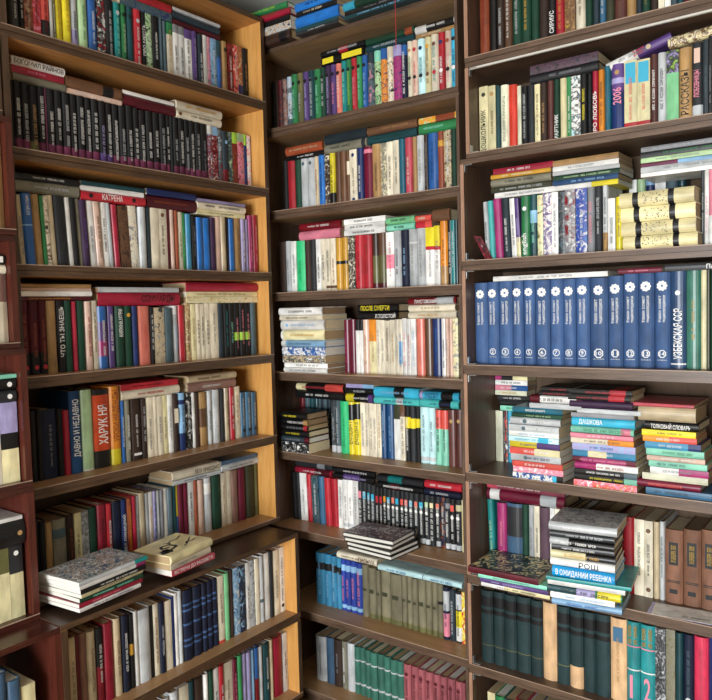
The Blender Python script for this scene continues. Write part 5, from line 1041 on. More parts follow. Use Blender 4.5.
p|-1.6196|2.2165|1.0103|0.0175|0.149|0.2027|0|0|0|cream|m:grey|cream paperback with grey title, seventh from the left, fifth shelf, middle bookcase|27
p|-1.6012|2.2179|1.0103|0.0181|0.144|0.2020|0|0|0|cream|m:grey|cream paperback with grey title, eighth from the left, fifth shelf, middle bookcase|27
p|-1.5826|2.2156|1.0103|0.0180|0.148|0.2019|0|0|0|cream|m:grey|cream paperback with grey title, ninth from the left, fifth shelf, middle bookcase|27
p|-1.5644|2.2187|1.0103|0.0171|0.148|0.2018|0|0|0|cream|m:tan|cream paperback with tan title standing on fifth shelf of middle bookcase|27
h|-1.5432|2.2165|1.0103|0.0242|0.150|0.2028|0|0|0|dkblue|m:ltblue|dark blue hardcover with light blue title, eleventh from the left, fifth shelf, middle bookcase|27
h|-1.5138|2.2186|1.0103|0.0332|0.147|0.2028|0|0|0|dkblue|m:ltblue|dark blue hardcover with light blue title, twelfth from the left, fifth shelf, middle bookcase|27
p|-1.4830|2.2173|1.0103|0.0271|0.142|0.2009|0|0|0|white|b.75-1:dkolive|white paperback with dark olive top standing on fifth shelf of middle bookcase|27
p|-1.4585|2.2154|1.0103|0.0205|0.145|0.2021|0|0|0|cream|b.8-1:brown m:grey|cream paperback with brown top standing on fifth shelf of middle bookcase|27
c|-1.4375|2.2168|1.0103|0.0203|0.148|0.2027|0|0|0|black|b.6-.8:yellow m:white|black clothbound book with yellow band between cream and charcoal, fifth shelf, middle bookcase|27
c|-1.4150|2.2163|1.0103|0.0235|0.147|0.2028|0|0|0|dkolive|b0-1:charcoal b.6-.78:yellow|charcoal clothbound book with yellow band standing on fifth shelf of middle bookcase|27
c|-1.3944|2.2176|1.0103|0.0165|0.152|0.2028|0|0|0|black|b.62-.78:yellow|black clothbound book with yellow band between charcoal and pale aqua, fifth shelf, middle bookcase|27
c|-1.3676|2.2182|1.0103|0.0358|0.145|0.2020|0|0|0|ltcyan|m:slate b.05-.12:ltgrey|pale aqua clothbound book with pale grey foot, eighteenth from the left, fifth shelf, middle bookcase|27
c|-1.3354|2.2170|1.0103|0.0273|0.147|0.2020|0|0|0|ltcyan|m:slate b.05-.12:ltgrey|pale aqua clothbound book with pale grey foot, nineteenth from the left, fifth shelf, middle bookcase|27
h|-1.3086|2.2175|1.0103|0.0250|0.138|0.1957|0|0|0|mint|b.66-1:coral m:charcoal|mint hardcover with coral top between pale aqua and mint, fifth shelf, middle bookcase|27
h|-1.2828|2.2155|1.0103|0.0254|0.145|0.1960|0|0|0|mint|b.66-1:coral m:charcoal|mint hardcover with coral top between mint and reddish brown, fifth shelf, middle bookcase|27
h|-1.2537|2.2154|1.0103|0.0314|0.140|0.1995|0|0|0|pinkbrown|b0-1:maroonbrown d.8:tan|reddish brown hardcover with tan dot between mint and reddish brown, fifth shelf, middle bookcase|27
h|-1.2251|2.2165|1.0103|0.0247|0.148|0.2020|0|0|0|pinkbrown|b0-1:maroonbrown d.8:tan|reddish brown hardcover with tan dot, twenty-third from the left, fifth shelf, middle bookcase|27
h|-1.9707|2.2137|1.2313|0.0317|0.135|0.2480|1|0|0|black|m:white|black hardcover with white title lying flat, fifth shelf of middle bookcase|2
h|-1.9707|2.2149|1.2614|0.0277|0.135|0.2483|1|0|0|black|b.02-.22:ivory b.62-.98:coral m:red|black hardcover with coral top lying flat, fifth shelf of middle bookcase|2
h|-1.7146|2.2165|1.2292|0.0304|0.135|0.1265|1|0|0|black|b.0-.3:yellow b.82-1:purple m:white|black hardcover with yellow foot lying flat, fifth shelf of middle bookcase|2
h|-1.7146|2.2150|1.2561|0.0228|0.135|0.1322|1|0|0|black|m:ltgrey|black hardcover with pale grey title lying flat, fifth shelf of middle bookcase|2
p|-1.7146|2.2173|1.2755|0.0152|0.135|0.1303|1|0|0|ltblue|b0-.6:lilac|light blue paperback with lilac foot lying flat, fifth shelf of middle bookcase|2
h|-1.5802|2.2134|1.2265|0.0256|0.135|0.1979|1|0|0|turq|m:navy b.5-.65:ltgrey|turquoise hardcover with pale grey band lying flat, fifth shelf of middle bookcase|2
h|-1.5802|2.2145|1.2580|0.0366|0.135|0.1970|1|0|0|cyan|b.45-.68:black m:ltblue|cyan hardcover, second from bottom of third flat pile, fifth shelf, middle bookcase|2
h|-1.3786|2.2129|1.2269|0.0281|0.135|0.1564|1|0|0|turq|m:navy b.5-.8:black|turquoise hardcover with black band lying flat, fifth shelf of middle bookcase|2
h|-1.3786|2.2127|1.2554|0.0281|0.135|0.1574|1|0|0|cyan|b0-.08:lilac w:МЕГРЭ:navy:.15:.5 b.55-.85:black|cyan hardcover, second from bottom of fourth flat pile, fifth shelf, middle bookcase|2
p|-1.9813|2.1314|1.0301|0.0394|0.130|0.1416|1|0|0|charcoal|a:charcoal,black,white|patterned charcoal paperback lying flat, fifth shelf of middle bookcase|2
h|-1.9803|2.1321|1.0620|0.0236|0.130|0.1416|1|0|0|dkslate|m:grey b.85-1:maroon|dark slate hardcover with maroon top lying flat, fifth shelf of middle bookcase|2
h|-1.9813|2.1326|1.0860|0.0236|0.130|0.1416|1|0|0|black|m:yellow|black hardcover, third from bottom of first stack, fifth shelf, middle bookcase|2
h|-1.9833|2.1319|1.1090|0.0216|0.130|0.1416|1|0|0|black|b.85-.98:red m:grey|black hardcover with red top lying flat, fifth shelf of middle bookcase|2
h|-1.9843|2.1304|1.1310|0.0216|0.130|0.1416|1|0|0|black|b.85-1:tan m:white|black hardcover with tan top lying flat, fifth shelf of middle bookcase|2
h|-1.9853|2.1290|1.1549|0.0255|0.130|0.1416|1|0|0|black|m:yellow|black hardcover, sixth from bottom of first stack, fifth shelf, middle bookcase|2
c|-2.0202|2.2425|0.7026|0.0255|0.147|0.1965|0|-1.5|0|black||black clothbound book standing on sixth shelf of middle bookcase|42
c|-1.9967|2.2435|0.7026|0.0201|0.143|0.1965|0|-1.5|0|dkbrown|b0-1:charcoal|charcoal clothbound book standing on sixth shelf of middle bookcase|42
p|-1.9684|2.2427|0.7028|0.0352|0.139|0.1965|0|-1.5|0|white|m:grey|white paperback with grey title between charcoal and red, sixth shelf, middle bookcase|42
h|-1.9369|2.2422|0.7026|0.0264|0.139|0.1965|0|-1.5|0|red|m:pink|red hardcover with pink title standing on sixth shelf of middle bookcase|42
p|-1.9047|2.2406|0.7028|0.0368|0.137|0.1927|0|-1.5|0|dkgreen|a:dkteal,slate,black m:white|patterned dark green paperback with white title standing on sixth shelf of middle bookcase|42
h|-1.8707|2.2412|0.7027|0.0297|0.143|0.1948|0|-1.5|0|ltblue|b0-1:slate2|slate blue hardcover standing on sixth shelf of middle bookcase|42
h|-1.8393|2.2404|0.7027|0.0318|0.135|0.1933|0|-1.5|0|red||red hardcover between slate blue and red, sixth shelf, middle bookcase|42
h|-1.8055|2.2424|0.7028|0.0345|0.140|0.1928|0|-1.5|0|red||red hardcover between red and white, sixth shelf, middle bookcase|42
p|-1.7760|2.2408|0.7023|0.0231|0.136|0.1934|0|0|0|white|m:grey|white paperback with grey title between red and white, sixth shelf, middle bookcase|42
p|-1.7532|2.2420|0.7023|0.0213|0.145|0.1964|0|0|0|white|m:grey b.05-.12:ltgrey|white paperback with pale grey foot, tenth from the left, sixth shelf, middle bookcase|42
p|-1.7294|2.2434|0.7023|0.0250|0.144|0.1970|0|0|0|white|m:grey b.05-.12:ltgrey|white paperback with pale grey foot, eleventh from the left, sixth shelf, middle bookcase|42
p|-1.7036|2.2436|0.7023|0.0255|0.145|0.1970|0|0|0|white|m:grey|white paperback with grey title between white and charcoal, sixth shelf, middle bookcase|42
s|-1.6795|2.2429|0.7023|0.0214|0.149|0.1970|0|0|0|charcoal|p.68-.82:pink:.62 m:white|charcoal volume with pink band standing on sixth shelf of middle bookcase|42
s|-1.6572|2.2415|0.7023|0.0220|0.156|0.1970|0|0|0|charcoal|p.68-.82:cyan:.62 m:white|charcoal volume with cyan band, fourteenth from the left, sixth shelf, middle bookcase|42
s|-1.6377|2.2422|0.7023|0.0158|0.138|0.1944|0|0|0|charcoal|p.68-.82:cyan:.62 m:white|charcoal volume with cyan band, fifteenth from the left, sixth shelf, middle bookcase|42
s|-1.6188|2.2428|0.7023|0.0209|0.140|0.1910|0|0|0|charcoal|p.68-.82:cyan:.62 m:white|charcoal volume with cyan band between charcoal and black, sixth shelf, middle bookcase|42
c|-1.5989|2.2433|0.7023|0.0178|0.142|0.1862|0|0|0|black|p.68-.82:red:.62 m:white|black clothbound book with red band between charcoal and black, sixth shelf, middle bookcase|42
c|-1.5810|2.2431|0.7023|0.0169|0.143|0.1862|0|0|0|black|p.68-.82:red:.62 m:white|black clothbound book with red band between black and charcoal, sixth shelf, middle bookcase|42
s|-1.5641|2.2435|0.7023|0.0157|0.143|0.1862|0|0|0|charcoal|p.72-.84:orange:.62 m:white d.64:white|charcoal volume with orange band standing on sixth shelf of middle bookcase|42
s|-1.5456|2.2426|0.7023|0.0200|0.133|0.1845|0|0|0|charcoal|p.72-.84:cyan:.62 m:white d.64:white|charcoal volume with cyan band, twentieth from the left, sixth shelf, middle bookcase|42
s|-1.5254|2.2435|0.7023|0.0191|0.135|0.1862|0|0|0|charcoal|p.72-.84:salmon:.62 m:white d.64:white|charcoal volume with salmon band, twenty-first from the left, sixth shelf, middle bookcase|42
s|-1.5054|2.2402|0.7023|0.0197|0.135|0.1856|0|0|0|charcoal|p.72-.84:cyan:.62 m:white d.64:white|charcoal volume with cyan band, twenty-second from the left, sixth shelf, middle bookcase|42
s|-1.4859|2.2437|0.7023|0.0181|0.129|0.1851|0|0|0|charcoal|p.72-.84:coral:.62 m:white d.64:white|charcoal volume with coral band, twenty-third from the left, sixth shelf, middle bookcase|42
s|-1.4659|2.2417|0.7023|0.0208|0.136|0.1862|0|0|0|charcoal|p.72-.84:coral:.62 m:white d.64:white|charcoal volume with coral band, twenty-fourth from the left, sixth shelf, middle bookcase|42
s|-1.4447|2.2404|0.7023|0.0206|0.131|0.1851|0|0|0|charcoal|p.72-.84:cyan:.62 m:white d.64:white|charcoal volume with cyan band, twenty-fifth from the left, sixth shelf, middle bookcase|42
s|-1.4236|2.2429|0.7023|0.0204|0.129|0.1848|0|0|0|charcoal|p.72-.84:salmon:.62 m:white d.64:white|charcoal volume with salmon band between charcoal and black, sixth shelf, middle bookcase|42
c|-1.4007|2.2419|0.7023|0.0243|0.131|0.1862|0|0|0|black|p.72-.84:cyan:.62 m:white d.64:white b.02-.12:ltgrey|black clothbound book with cyan band standing on sixth shelf of middle bookcase|42
s|-1.3776|2.2413|0.7023|0.0206|0.132|0.1855|0|0|0|charcoal|p.76-.86:palegreen:.62 m:white d.64:white b.02-.12:ltgrey|charcoal volume with pale grey foot between black and charcoal, sixth shelf, middle bookcase|42
s|-1.3555|2.2400|0.7023|0.0224|0.135|0.1859|0|0|0|charcoal|p.76-.86:ivory:.62 m:white|charcoal volume with ivory band, twenty-ninth from the left, sixth shelf, middle bookcase|42
s|-1.3329|2.2437|0.7023|0.0215|0.138|0.1859|0|0|0|charcoal|p.76-.86:salmon:.62 m:white d.64:white b.02-.12:ltgrey|charcoal volume with pale grey foot between charcoal and patterned navy, sixth shelf, middle bookcase|42
p|-1.3125|2.2417|0.7023|0.0180|0.130|0.1853|0|0|0|navy|a:navy,black,rust m:white|patterned navy paperback with white title standing on sixth shelf of middle bookcase|42
s|-1.2930|2.2406|0.7023|0.0198|0.137|0.1859|0|0|0|charcoal|b.8-.9:grey m:white b.02-.12:ltgrey|charcoal volume with pale grey foot between patterned navy and black, sixth shelf, middle bookcase|42
c|-1.2717|2.2415|0.7023|0.0216|0.136|0.1854|0|0|0|black|p.76-.88:coral:.62 m:white d.64:white b.02-.12:ltgrey|black clothbound book with coral band standing on sixth shelf of middle bookcase|42
s|-1.2486|2.2409|0.7023|0.0233|0.131|0.1859|0|0|0|charcoal|b.78-.9:ivory m:white d.64:white b.02-.12:ltgrey|charcoal volume with ivory band between black and ivory, sixth shelf, middle bookcase|42
p|-1.2322|2.2434|0.7023|0.0084|0.135|0.1859|0|0|0|ivory|m:mustard|ivory paperback with mustard title standing on sixth shelf of middle bookcase|42
h|-2.0081|2.2398|0.9124|0.0244|0.135|0.1927|1|0|0|crimson|m:white b.55-.95:maroon|crimson hardcover with maroon top lying flat, sixth shelf of middle bookcase|14
h|-2.0081|2.2427|0.9392|0.0284|0.135|0.1955|1|0|0|charcoal|b.6-.8:grey|charcoal hardcover with grey band lying flat, sixth shelf of middle bookcase|14
h|-1.8044|2.2374|0.9116|0.0234|0.135|0.1988|1|0|0|black|b.25-.65:purple m:lilac|black hardcover with purple band lying flat, sixth shelf of middle bookcase|14
h|-1.8044|2.2371|0.9353|0.0233|0.135|0.2027|1|0|0|black|m:white|black hardcover with white title lying flat, sixth shelf of middle bookcase|14
h|-1.5978|2.2379|0.9003|0.0223|0.135|0.2096|1|0|0|black|m:white b.3-.5:maroon|black hardcover with maroon band lying flat, sixth shelf of middle bookcase|14
h|-1.5978|2.2424|0.9249|0.0260|0.135|0.2072|1|0|0|charcoal|b.25-.55:teal|charcoal hardcover with teal band lying flat, sixth shelf of middle bookcase|14
h|-1.3847|2.2391|0.9013|0.0250|0.135|0.1510|1|0|0|dknavy|m:ltgrey|dark navy hardcover with pale grey title lying flat, sixth shelf of middle bookcase|14
h|-1.3847|2.2430|0.9285|0.0285|0.135|0.1518|1|0|0|coral|m:white b0-1:red|red hardcover with white title lying flat, sixth shelf of middle bookcase|14
s|-1.8774|2.2219|0.3803|0.0458|0.150|0.2096|0|0|0|cyanblue|b.68-.82:black m:ltblue|cerulean volume with black band, first from the left, seventh shelf, middle bookcase|38
s|-1.8372|2.2219|0.3803|0.0333|0.154|0.2103|0|0|0|cyanblue|b.68-.82:black m:ltblue|cerulean volume with black band, second from the left, seventh shelf, middle bookcase|38
s|-1.8060|2.2222|0.3803|0.0278|0.149|0.2083|0|0|0|cyanblue|b.68-.82:black m:ltblue|cerulean volume with black band, third from the left, seventh shelf, middle bookcase|38
s|-1.7806|2.2223|0.3803|0.0218|0.148|0.2050|0|0|0|cyanblue|b.68-.82:black m:ltblue|cerulean volume with black band between cerulean and royal blue, seventh shelf, middle bookcase|38
s|-1.7583|2.2217|0.3803|0.0215|0.152|0.2050|0|0|0|royal|b.78-.9:ltblue b.05-.12:ltblue m:pink|royal blue volume with light blue band, fifth from the left, seventh shelf, middle bookcase|38
s|-1.7349|2.2205|0.3803|0.0242|0.150|0.2050|0|0|0|royal|b.78-.9:ltblue b.05-.12:ltblue m:pink|royal blue volume with light blue band, sixth from the left, seventh shelf, middle bookcase|38
s|-1.7092|2.2224|0.3803|0.0260|0.150|0.2050|0|0|0|royal|b.78-.9:ltblue b.05-.12:ltblue m:pink|royal blue volume with light blue band, seventh from the left, seventh shelf, middle bookcase|38
s|-1.6813|2.2225|0.3803|0.0284|0.151|0.2033|0|0|0|royal|b.78-.9:ltblue b.05-.12:ltblue m:pink|royal blue volume with light blue band, eighth from the left, seventh shelf, middle bookcase|38
s|-1.6511|2.2214|0.3803|0.0308|0.149|0.2032|0|0|0|khaki|p.5-.55:dkolive:.55|khaki volume with dark olive band standing on seventh shelf of middle bookcase|38
s|-1.6178|2.2203|0.3803|0.0344|0.145|0.1976|0|0|0|khaki|p.5-.58:dkolive:.55 b0-.1:olive|khaki volume with olive foot, tenth from the left, seventh shelf, middle bookcase|38
s|-1.5897|2.2211|0.3803|0.0207|0.140|0.1936|0|0|0|khaki|p.5-.55:dkolive:.55 b0-.1:olive|khaki volume with olive foot, eleventh from the left, seventh shelf, middle bookcase|38
s|-1.5583|2.2238|0.3803|0.0407|0.144|0.1970|0|0|0|khaki|p.5-.58:dkolive:.55 b0-.1:olive|khaki volume with olive foot, twelfth from the left, seventh shelf, middle bookcase|38
s|-1.5112|2.2221|0.3803|0.0522|0.141|0.1936|0|0|0|khaki|p.5-.58:dkolive:.55 b0-.1:olive|khaki volume with olive foot, thirteenth from the left, seventh shelf, middle bookcase|38
s|-1.4728|2.2229|0.3803|0.0233|0.145|0.1970|0|0|0|khaki|p.5-.55:dkolive:.55 b0-.1:olive|khaki volume with olive foot, fourteenth from the left, seventh shelf, middle bookcase|38
s|-1.4496|2.2236|0.3803|0.0218|0.144|0.1970|0|0|0|khaki|p.5-.55:dkolive:.55 b0-.1:olive|khaki volume with olive foot, fifteenth from the left, seventh shelf, middle bookcase|38
s|-1.4254|2.2203|0.3803|0.0254|0.143|0.1953|0|0|0|khaki|p.5-.55:dkolive:.55 b0-.1:olive|khaki volume with olive foot, sixteenth from the left, seventh shelf, middle bookcase|38
s|-1.3964|2.2220|0.3803|0.0315|0.146|0.1970|0|0|0|khaki|p.5-.58:dkolive:.55 b0-.1:olive|khaki volume with olive foot, seventeenth from the left, seventh shelf, middle bookcase|38
s|-1.3673|2.2228|0.3803|0.0254|0.141|0.1970|0|0|0|khaki|p.5-.55:dkolive:.55 b0-.1:olive|khaki volume with olive foot, eighteenth from the left, seventh shelf, middle bookcase|38
s|-1.3421|2.2237|0.3803|0.0238|0.146|0.1970|0|0|0|khaki|p.5-.55:dkolive:.55 b0-.1:olive|khaki volume with olive foot, nineteenth from the left, seventh shelf, middle bookcase|38
s|-1.3184|2.2217|0.3803|0.0223|0.140|0.1970|0|0|0|khaki|b.62-.68:black b0-.1:olive|khaki volume with olive foot between khaki and dark navy, seventh shelf, middle bookcase|38
c|-1.2944|2.2202|0.3803|0.0245|0.141|0.1918|0|0|0|dknavy|b.06-.5:pink b.55-.92:ltgrey m:navy|dark navy clothbound book with pink foot standing on seventh shelf of middle bookcase|38
c|-1.2697|2.2232|0.3803|0.0236|0.132|0.1856|0|0|0|dknavy|b0-1:dkslate m:ltgrey|dark slate clothbound book with pale grey title standing on seventh shelf of middle bookcase|38
c|-1.2446|2.2230|0.3803|0.0251|0.133|0.1846|0|0|0|black|b.65-.95:ltgrey b.3-.62:yellow b.03-.3:white m:black|black clothbound book with yellow band standing on seventh shelf of middle bookcase|38
p|-1.2223|2.2213|0.3803|0.0184|0.138|0.1865|0|0|0|white|a:white,yellow,coral,black|patterned white paperback standing on seventh shelf of middle bookcase|38
h|-1.7848|2.2220|0.5994|0.0272|0.135|0.1931|1|0|0|cream|m:brown w:ПИСЬМА:brown:.55:.95|cream hardcover with large brown lettering lying flat, seventh shelf of middle bookcase|11
h|-1.5841|2.2171|0.5890|0.0223|0.135|0.1969|1|0|0|ltblue|b0-1:ltcyan m:blue|pale aqua hardcover, first from bottom of second flat pile, seventh shelf, middle bookcase|11
h|-1.3845|2.2188|0.5886|0.0214|0.135|0.1585|1|0|0|ltcyan|m:blue|pale aqua hardcover, first from bottom of third flat pile, seventh shelf, middle bookcase|11
h|-1.8789|2.2140|0.0643|0.0555|0.131|0.1827|0|0|0|mint|b0-1:ltgrey m:black|pale grey hardcover with black title standing on eighth shelf of middle bookcase|23
h|-1.8307|2.2133|0.0643|0.0393|0.132|0.1887|0|0|0|slate3||dull blue hardcover standing on eighth shelf of middle bookcase|23
c|-1.7904|2.2119|0.0643|0.0400|0.137|0.1914|0|0|0|dkbrown|m:grey|dark brown clothbound book with grey title standing on eighth shelf of middle bookcase|23
c|-1.7566|2.2128|0.0643|0.0261|0.140|0.1925|0|0|0|ggrey|m:white|greenish grey clothbound book with white title standing on eighth shelf of middle bookcase|23
c|-1.7254|2.2124|0.0643|0.0350|0.139|0.1928|0|0|0|ltgrey|m:white|pale grey clothbound book with white title standing on eighth shelf of middle bookcase|23
s|-1.6942|2.2129|0.0643|0.0261|0.132|0.1874|0|0|0|green2|b.7-.73:ltgrey b.2-.24:ltgrey|soft green volume with pale grey band, sixth from the left, eighth shelf, middle bookcase|23
s|-1.6679|2.2130|0.0643|0.0252|0.138|0.1904|0|0|0|green2|b.7-.73:ltgrey b.2-.24:ltgrey|soft green volume with pale grey band, seventh from the left, eighth shelf, middle bookcase|23
s|-1.6422|2.2123|0.0643|0.0249|0.132|0.1876|0|0|0|green2|b.7-.73:ltgrey b.2-.24:ltgrey|soft green volume with pale grey band, eighth from the left, eighth shelf, middle bookcase|23
s|-1.6137|2.2110|0.0643|0.0309|0.136|0.1859|0|0|0|green2|b.7-.73:ltgrey b.2-.24:ltgrey|soft green volume with pale grey band, ninth from the left, eighth shelf, middle bookcase|23
s|-1.5820|2.2132|0.0643|0.0311|0.137|0.1879|0|0|0|green2|b.7-.73:ltgrey b.2-.24:ltgrey|soft green volume with pale grey band, tenth from the left, eighth shelf, middle bookcase|23
s|-1.5519|2.2121|0.0643|0.0278|0.134|0.1864|0|0|0|green2|b.7-.73:ltgrey b.2-.24:ltgrey|soft green volume with pale grey band, eleventh from the left, eighth shelf, middle bookcase|23
s|-1.5226|2.2133|0.0643|0.0295|0.130|0.1819|0|0|0|green2|b.7-.73:ltgrey b.2-.24:ltgrey|soft green volume with pale grey band, twelfth from the left, eighth shelf, middle bookcase|23
s|-1.4919|2.2115|0.0643|0.0305|0.138|0.1856|0|0|0|green2|b.7-.73:ltgrey b.2-.24:ltgrey|soft green volume with pale grey band, thirteenth from the left, eighth shelf, middle bookcase|23
s|-1.4600|2.2101|0.0643|0.0321|0.129|0.1832|0|0|0|rosered|d.8:maroon m:maroon|dusty rose volume with maroon title, fourteenth from the left, eighth shelf, middle bookcase|23
s|-1.4288|2.2129|0.0643|0.0290|0.129|0.1828|0|0|0|rosered|d.8:maroon m:maroon|dusty rose volume with maroon title, fifteenth from the left, eighth shelf, middle bookcase|23
s|-1.3987|2.2125|0.0643|0.0299|0.130|0.1802|0|0|0|rosered|d.8:maroon m:maroon|dusty rose volume with maroon title, sixteenth from the left, eighth shelf, middle bookcase|23
s|-1.3670|2.2111|0.0643|0.0321|0.128|0.1802|0|0|0|rosered|d.8:maroon m:maroon|dusty rose volume with maroon title, seventeenth from the left, eighth shelf, middle bookcase|23
s|-1.3351|2.2109|0.0643|0.0304|0.131|0.1806|0|0|0|rosered|d.8:maroon m:maroon|dusty rose volume with maroon title, eighteenth from the left, eighth shelf, middle bookcase|23
s|-1.3056|2.2101|0.0643|0.0274|0.127|0.1804|0|0|0|rosered|d.8:maroon m:maroon|dusty rose volume with maroon title, nineteenth from the left, eighth shelf, middle bookcase|23
s|-1.2752|2.2123|0.0643|0.0320|0.134|0.1807|0|0|0|rosered|d.8:maroon m:maroon|dusty rose volume with maroon title, twentieth from the left, eighth shelf, middle bookcase|23
s|-1.2440|2.2133|0.0643|0.0291|0.128|0.1789|0|0|0|rosered|d.8:maroon m:maroon|dusty rose volume with maroon title, twenty-first from the left, eighth shelf, middle bookcase|23
s|-1.2230|2.2119|0.0643|0.0117|0.127|0.1800|0|0|0|rosered||dusty rose volume standing on eighth shelf of middle bookcase|23
h|-1.0964|2.1962|2.3593|0.0332|0.158|0.2281|0|0|0|tan|b0-1:rust m:dkred|rust brown hardcover with dark red title standing on top shelf of right bookcase|50
h|-1.0655|2.1984|2.3593|0.0273|0.153|0.2318|0|0|0|dkteal|b0-1:black|black hardcover standing on top shelf of right bookcase|50
c|-1.0390|2.1952|2.3593|0.0244|0.153|0.2323|0|0|0|dkbrown|m:ltgrey|dark brown clothbound book with pale grey title standing on top shelf of right bookcase|50
h|-1.0129|2.1957|2.3593|0.0266|0.154|0.2222|0|0|0|tan|b0-1:brown m:white|brown hardcover with white title standing on top shelf of right bookcase|50
c|-0.9840|2.1973|2.3593|0.0300|0.155|0.2303|0|0|0|dkgreen|m:ltgrey|dark green clothbound book with pale grey title standing on top shelf of right bookcase|50
c|-0.9529|2.1966|2.3593|0.0308|0.150|0.2284|0|0|0|dkgreen|m:mustard|dark green clothbound book with mustard title standing on top shelf of right bookcase|50
c|-0.9239|2.1979|2.3593|0.0260|0.152|0.2148|0|0|0|dkgreen||dark green clothbound book between dark green and dark brown, top shelf, right bookcase|50
c|-0.8956|2.1975|2.3593|0.0292|0.157|0.2157|0|0|0|dkbrown||dark brown clothbound book between dark green and black, top shelf, right bookcase|50
c|-0.8693|2.1983|2.3593|0.0222|0.157|0.2343|0|0|0|black|w:СИРИУС:white:.14:.42|black clothbound book with large white lettering standing on top shelf of right bookcase|50
h|-0.8436|2.1972|2.3593|0.0278|0.157|0.2138|0|0|0|red|m:gold|red hardcover with golden title standing on top shelf of right bookcase|50
p|-0.8133|2.1967|2.3593|0.0314|0.157|0.2329|0|0|0|gold|a:gold,brown,tan|patterned golden paperback standing on top shelf of right bookcase|50
h|-0.7821|2.1989|2.3593|0.0297|0.157|0.2202|0|0|0|brown|b.1-.9:cream m:brown|brown hardcover with cream band standing on top shelf of right bookcase|50
c|-0.7559|2.1973|2.3593|0.0213|0.153|0.2252|0|0|0|dkgreen||dark green clothbound book between brown and dark slate, top shelf, right bookcase|50
c|-0.7351|2.1978|2.3593|0.0191|0.151|0.2338|0|0|0|dkslate||dark slate clothbound book between dark green and slate blue, top shelf, right bookcase|50
h|-0.7158|2.1982|2.3593|0.0183|0.152|0.2346|0|0|0|slate2|m:ltgrey|slate blue hardcover with pale grey title standing on top shelf of right bookcase|50
c|-0.6941|2.1968|2.3593|0.0240|0.155|0.2192|0|0|0|dkolive||dark olive clothbound book standing on top shelf of right bookcase|50
h|-0.6644|2.1969|2.3593|0.0340|0.159|0.2266|0|0|0|maroonbrown|m:brown|reddish brown hardcover with brown title standing on top shelf of right bookcase|50
h|-0.6337|2.1959|2.3593|0.0262|0.151|0.2326|0|0|0|navy|b.1-.6:tan|navy hardcover with tan band standing on top shelf of right bookcase|50
c|-0.6121|2.1960|2.3593|0.0157|0.156|0.2320|0|0|0|dkslate||dark slate clothbound book between navy and dark green, top shelf, right bookcase|50
c|-0.5929|2.1955|2.3593|0.0216|0.159|0.2159|0|0|0|dkgreen|m:olive|dark green clothbound book with olive title standing on top shelf of right bookcase|50
c|-0.5711|2.1988|2.3593|0.0208|0.157|0.2161|0|0|0|dkbrown||dark brown clothbound book between dark green and cream, top shelf, right bookcase|50
p|-0.5520|2.1968|2.3593|0.0162|0.156|0.2329|0|0|0|cream||cream paperback standing on top shelf of right bookcase|50
p|-0.5356|2.1983|2.3593|0.0155|0.153|0.2333|0|0|0|white||white paperback standing on top shelf of right bookcase|50
c|-0.5188|2.1982|2.3593|0.0168|0.154|0.2235|0|0|0|slate||slate grey clothbound book standing on top shelf of right bookcase|50
h|-0.5025|2.1986|2.3593|0.0147|0.159|0.2153|0|0|0|dkteal||dark teal hardcover standing on top shelf of right bookcase|50
h|-0.4863|2.1954|2.3593|0.0165|0.158|0.2284|0|0|0|maroon||maroon hardcover standing on top shelf of right bookcase|50
c|-0.4689|2.1978|2.3593|0.0172|0.155|0.2330|0|0|0|black||black clothbound book standing on top shelf of right bookcase|50
c|-0.4503|2.1964|2.3593|0.0189|0.153|0.2178|0|0|0|ggrey||greenish grey clothbound book standing on top shelf of right bookcase|50
c|-0.4318|2.1975|2.3593|0.0168|0.158|0.2328|0|0|0|dkgreen||dark green clothbound book, twenty-ninth from the left, top shelf, right bookcase|50
p|-1.1028|2.1969|2.0583|0.0314|0.158|0.2202|0|0|0|ivory|w:ДОШКОЛЬНИК:black:.03:.66 d.88:dkolive|ivory paperback with large black lettering standing on second shelf of right bookcase|35
p|-1.0736|2.1972|2.0583|0.0256|0.153|0.2172|0|0|0|ivory|m:brown d.88:tan|ivory paperback with brown title between ivory and dark teal, second shelf, right bookcase|35
h|-1.0525|2.1955|2.0583|0.0154|0.154|0.2130|0|0|0|dkteal||dark teal hardcover standing on second shelf of right bookcase|35
c|-1.0300|2.1978|2.0583|0.0283|0.148|0.2104|0|0|0|palecream|m:ggrey|pale cream clothbound book with greenish grey title standing on second shelf of right bookcase|35
h|-1.0006|2.1954|2.0583|0.0292|0.143|0.2045|0|0|0|red2||bright red hardcover standing on second shelf of right bookcase|35
p|-0.9793|2.1972|2.0583|0.0123|0.139|0.1979|0|0|0|palecream||pale cream paperback standing on second shelf of right bookcase|35
c|-0.9614|2.1974|2.0583|0.0223|0.142|0.1927|0|0|0|black|m:ltgrey|black clothbound book with pale grey title standing on second shelf of right bookcase|35
c|-0.9390|2.1955|2.0583|0.0214|0.140|0.1917|0|0|0|charcoal||charcoal clothbound book standing on second shelf of right bookcase|35
p|-0.9190|2.1967|2.0583|0.0174|0.138|0.1908|0|0|0|ivory|m:brown|ivory paperback with brown title between charcoal and dark brown, second shelf, right bookcase|35
c|-0.8986|2.1958|2.0583|0.0221|0.141|0.1907|0|0|0|dkbrown|m:tan|dark brown clothbound book with tan title standing on second shelf of right bookcase|35
h|-0.8769|2.1969|2.0583|0.0201|0.137|0.1921|0|0|0|maroonbrown||reddish brown hardcover standing on second shelf of right bookcase|35
c|-0.8573|2.1964|2.0583|0.0181|0.136|0.1921|0|0|0|dkgreen|w:МАЯТНИК:white:.05:.45|dark green clothbound book with large white lettering standing on second shelf of right bookcase|35
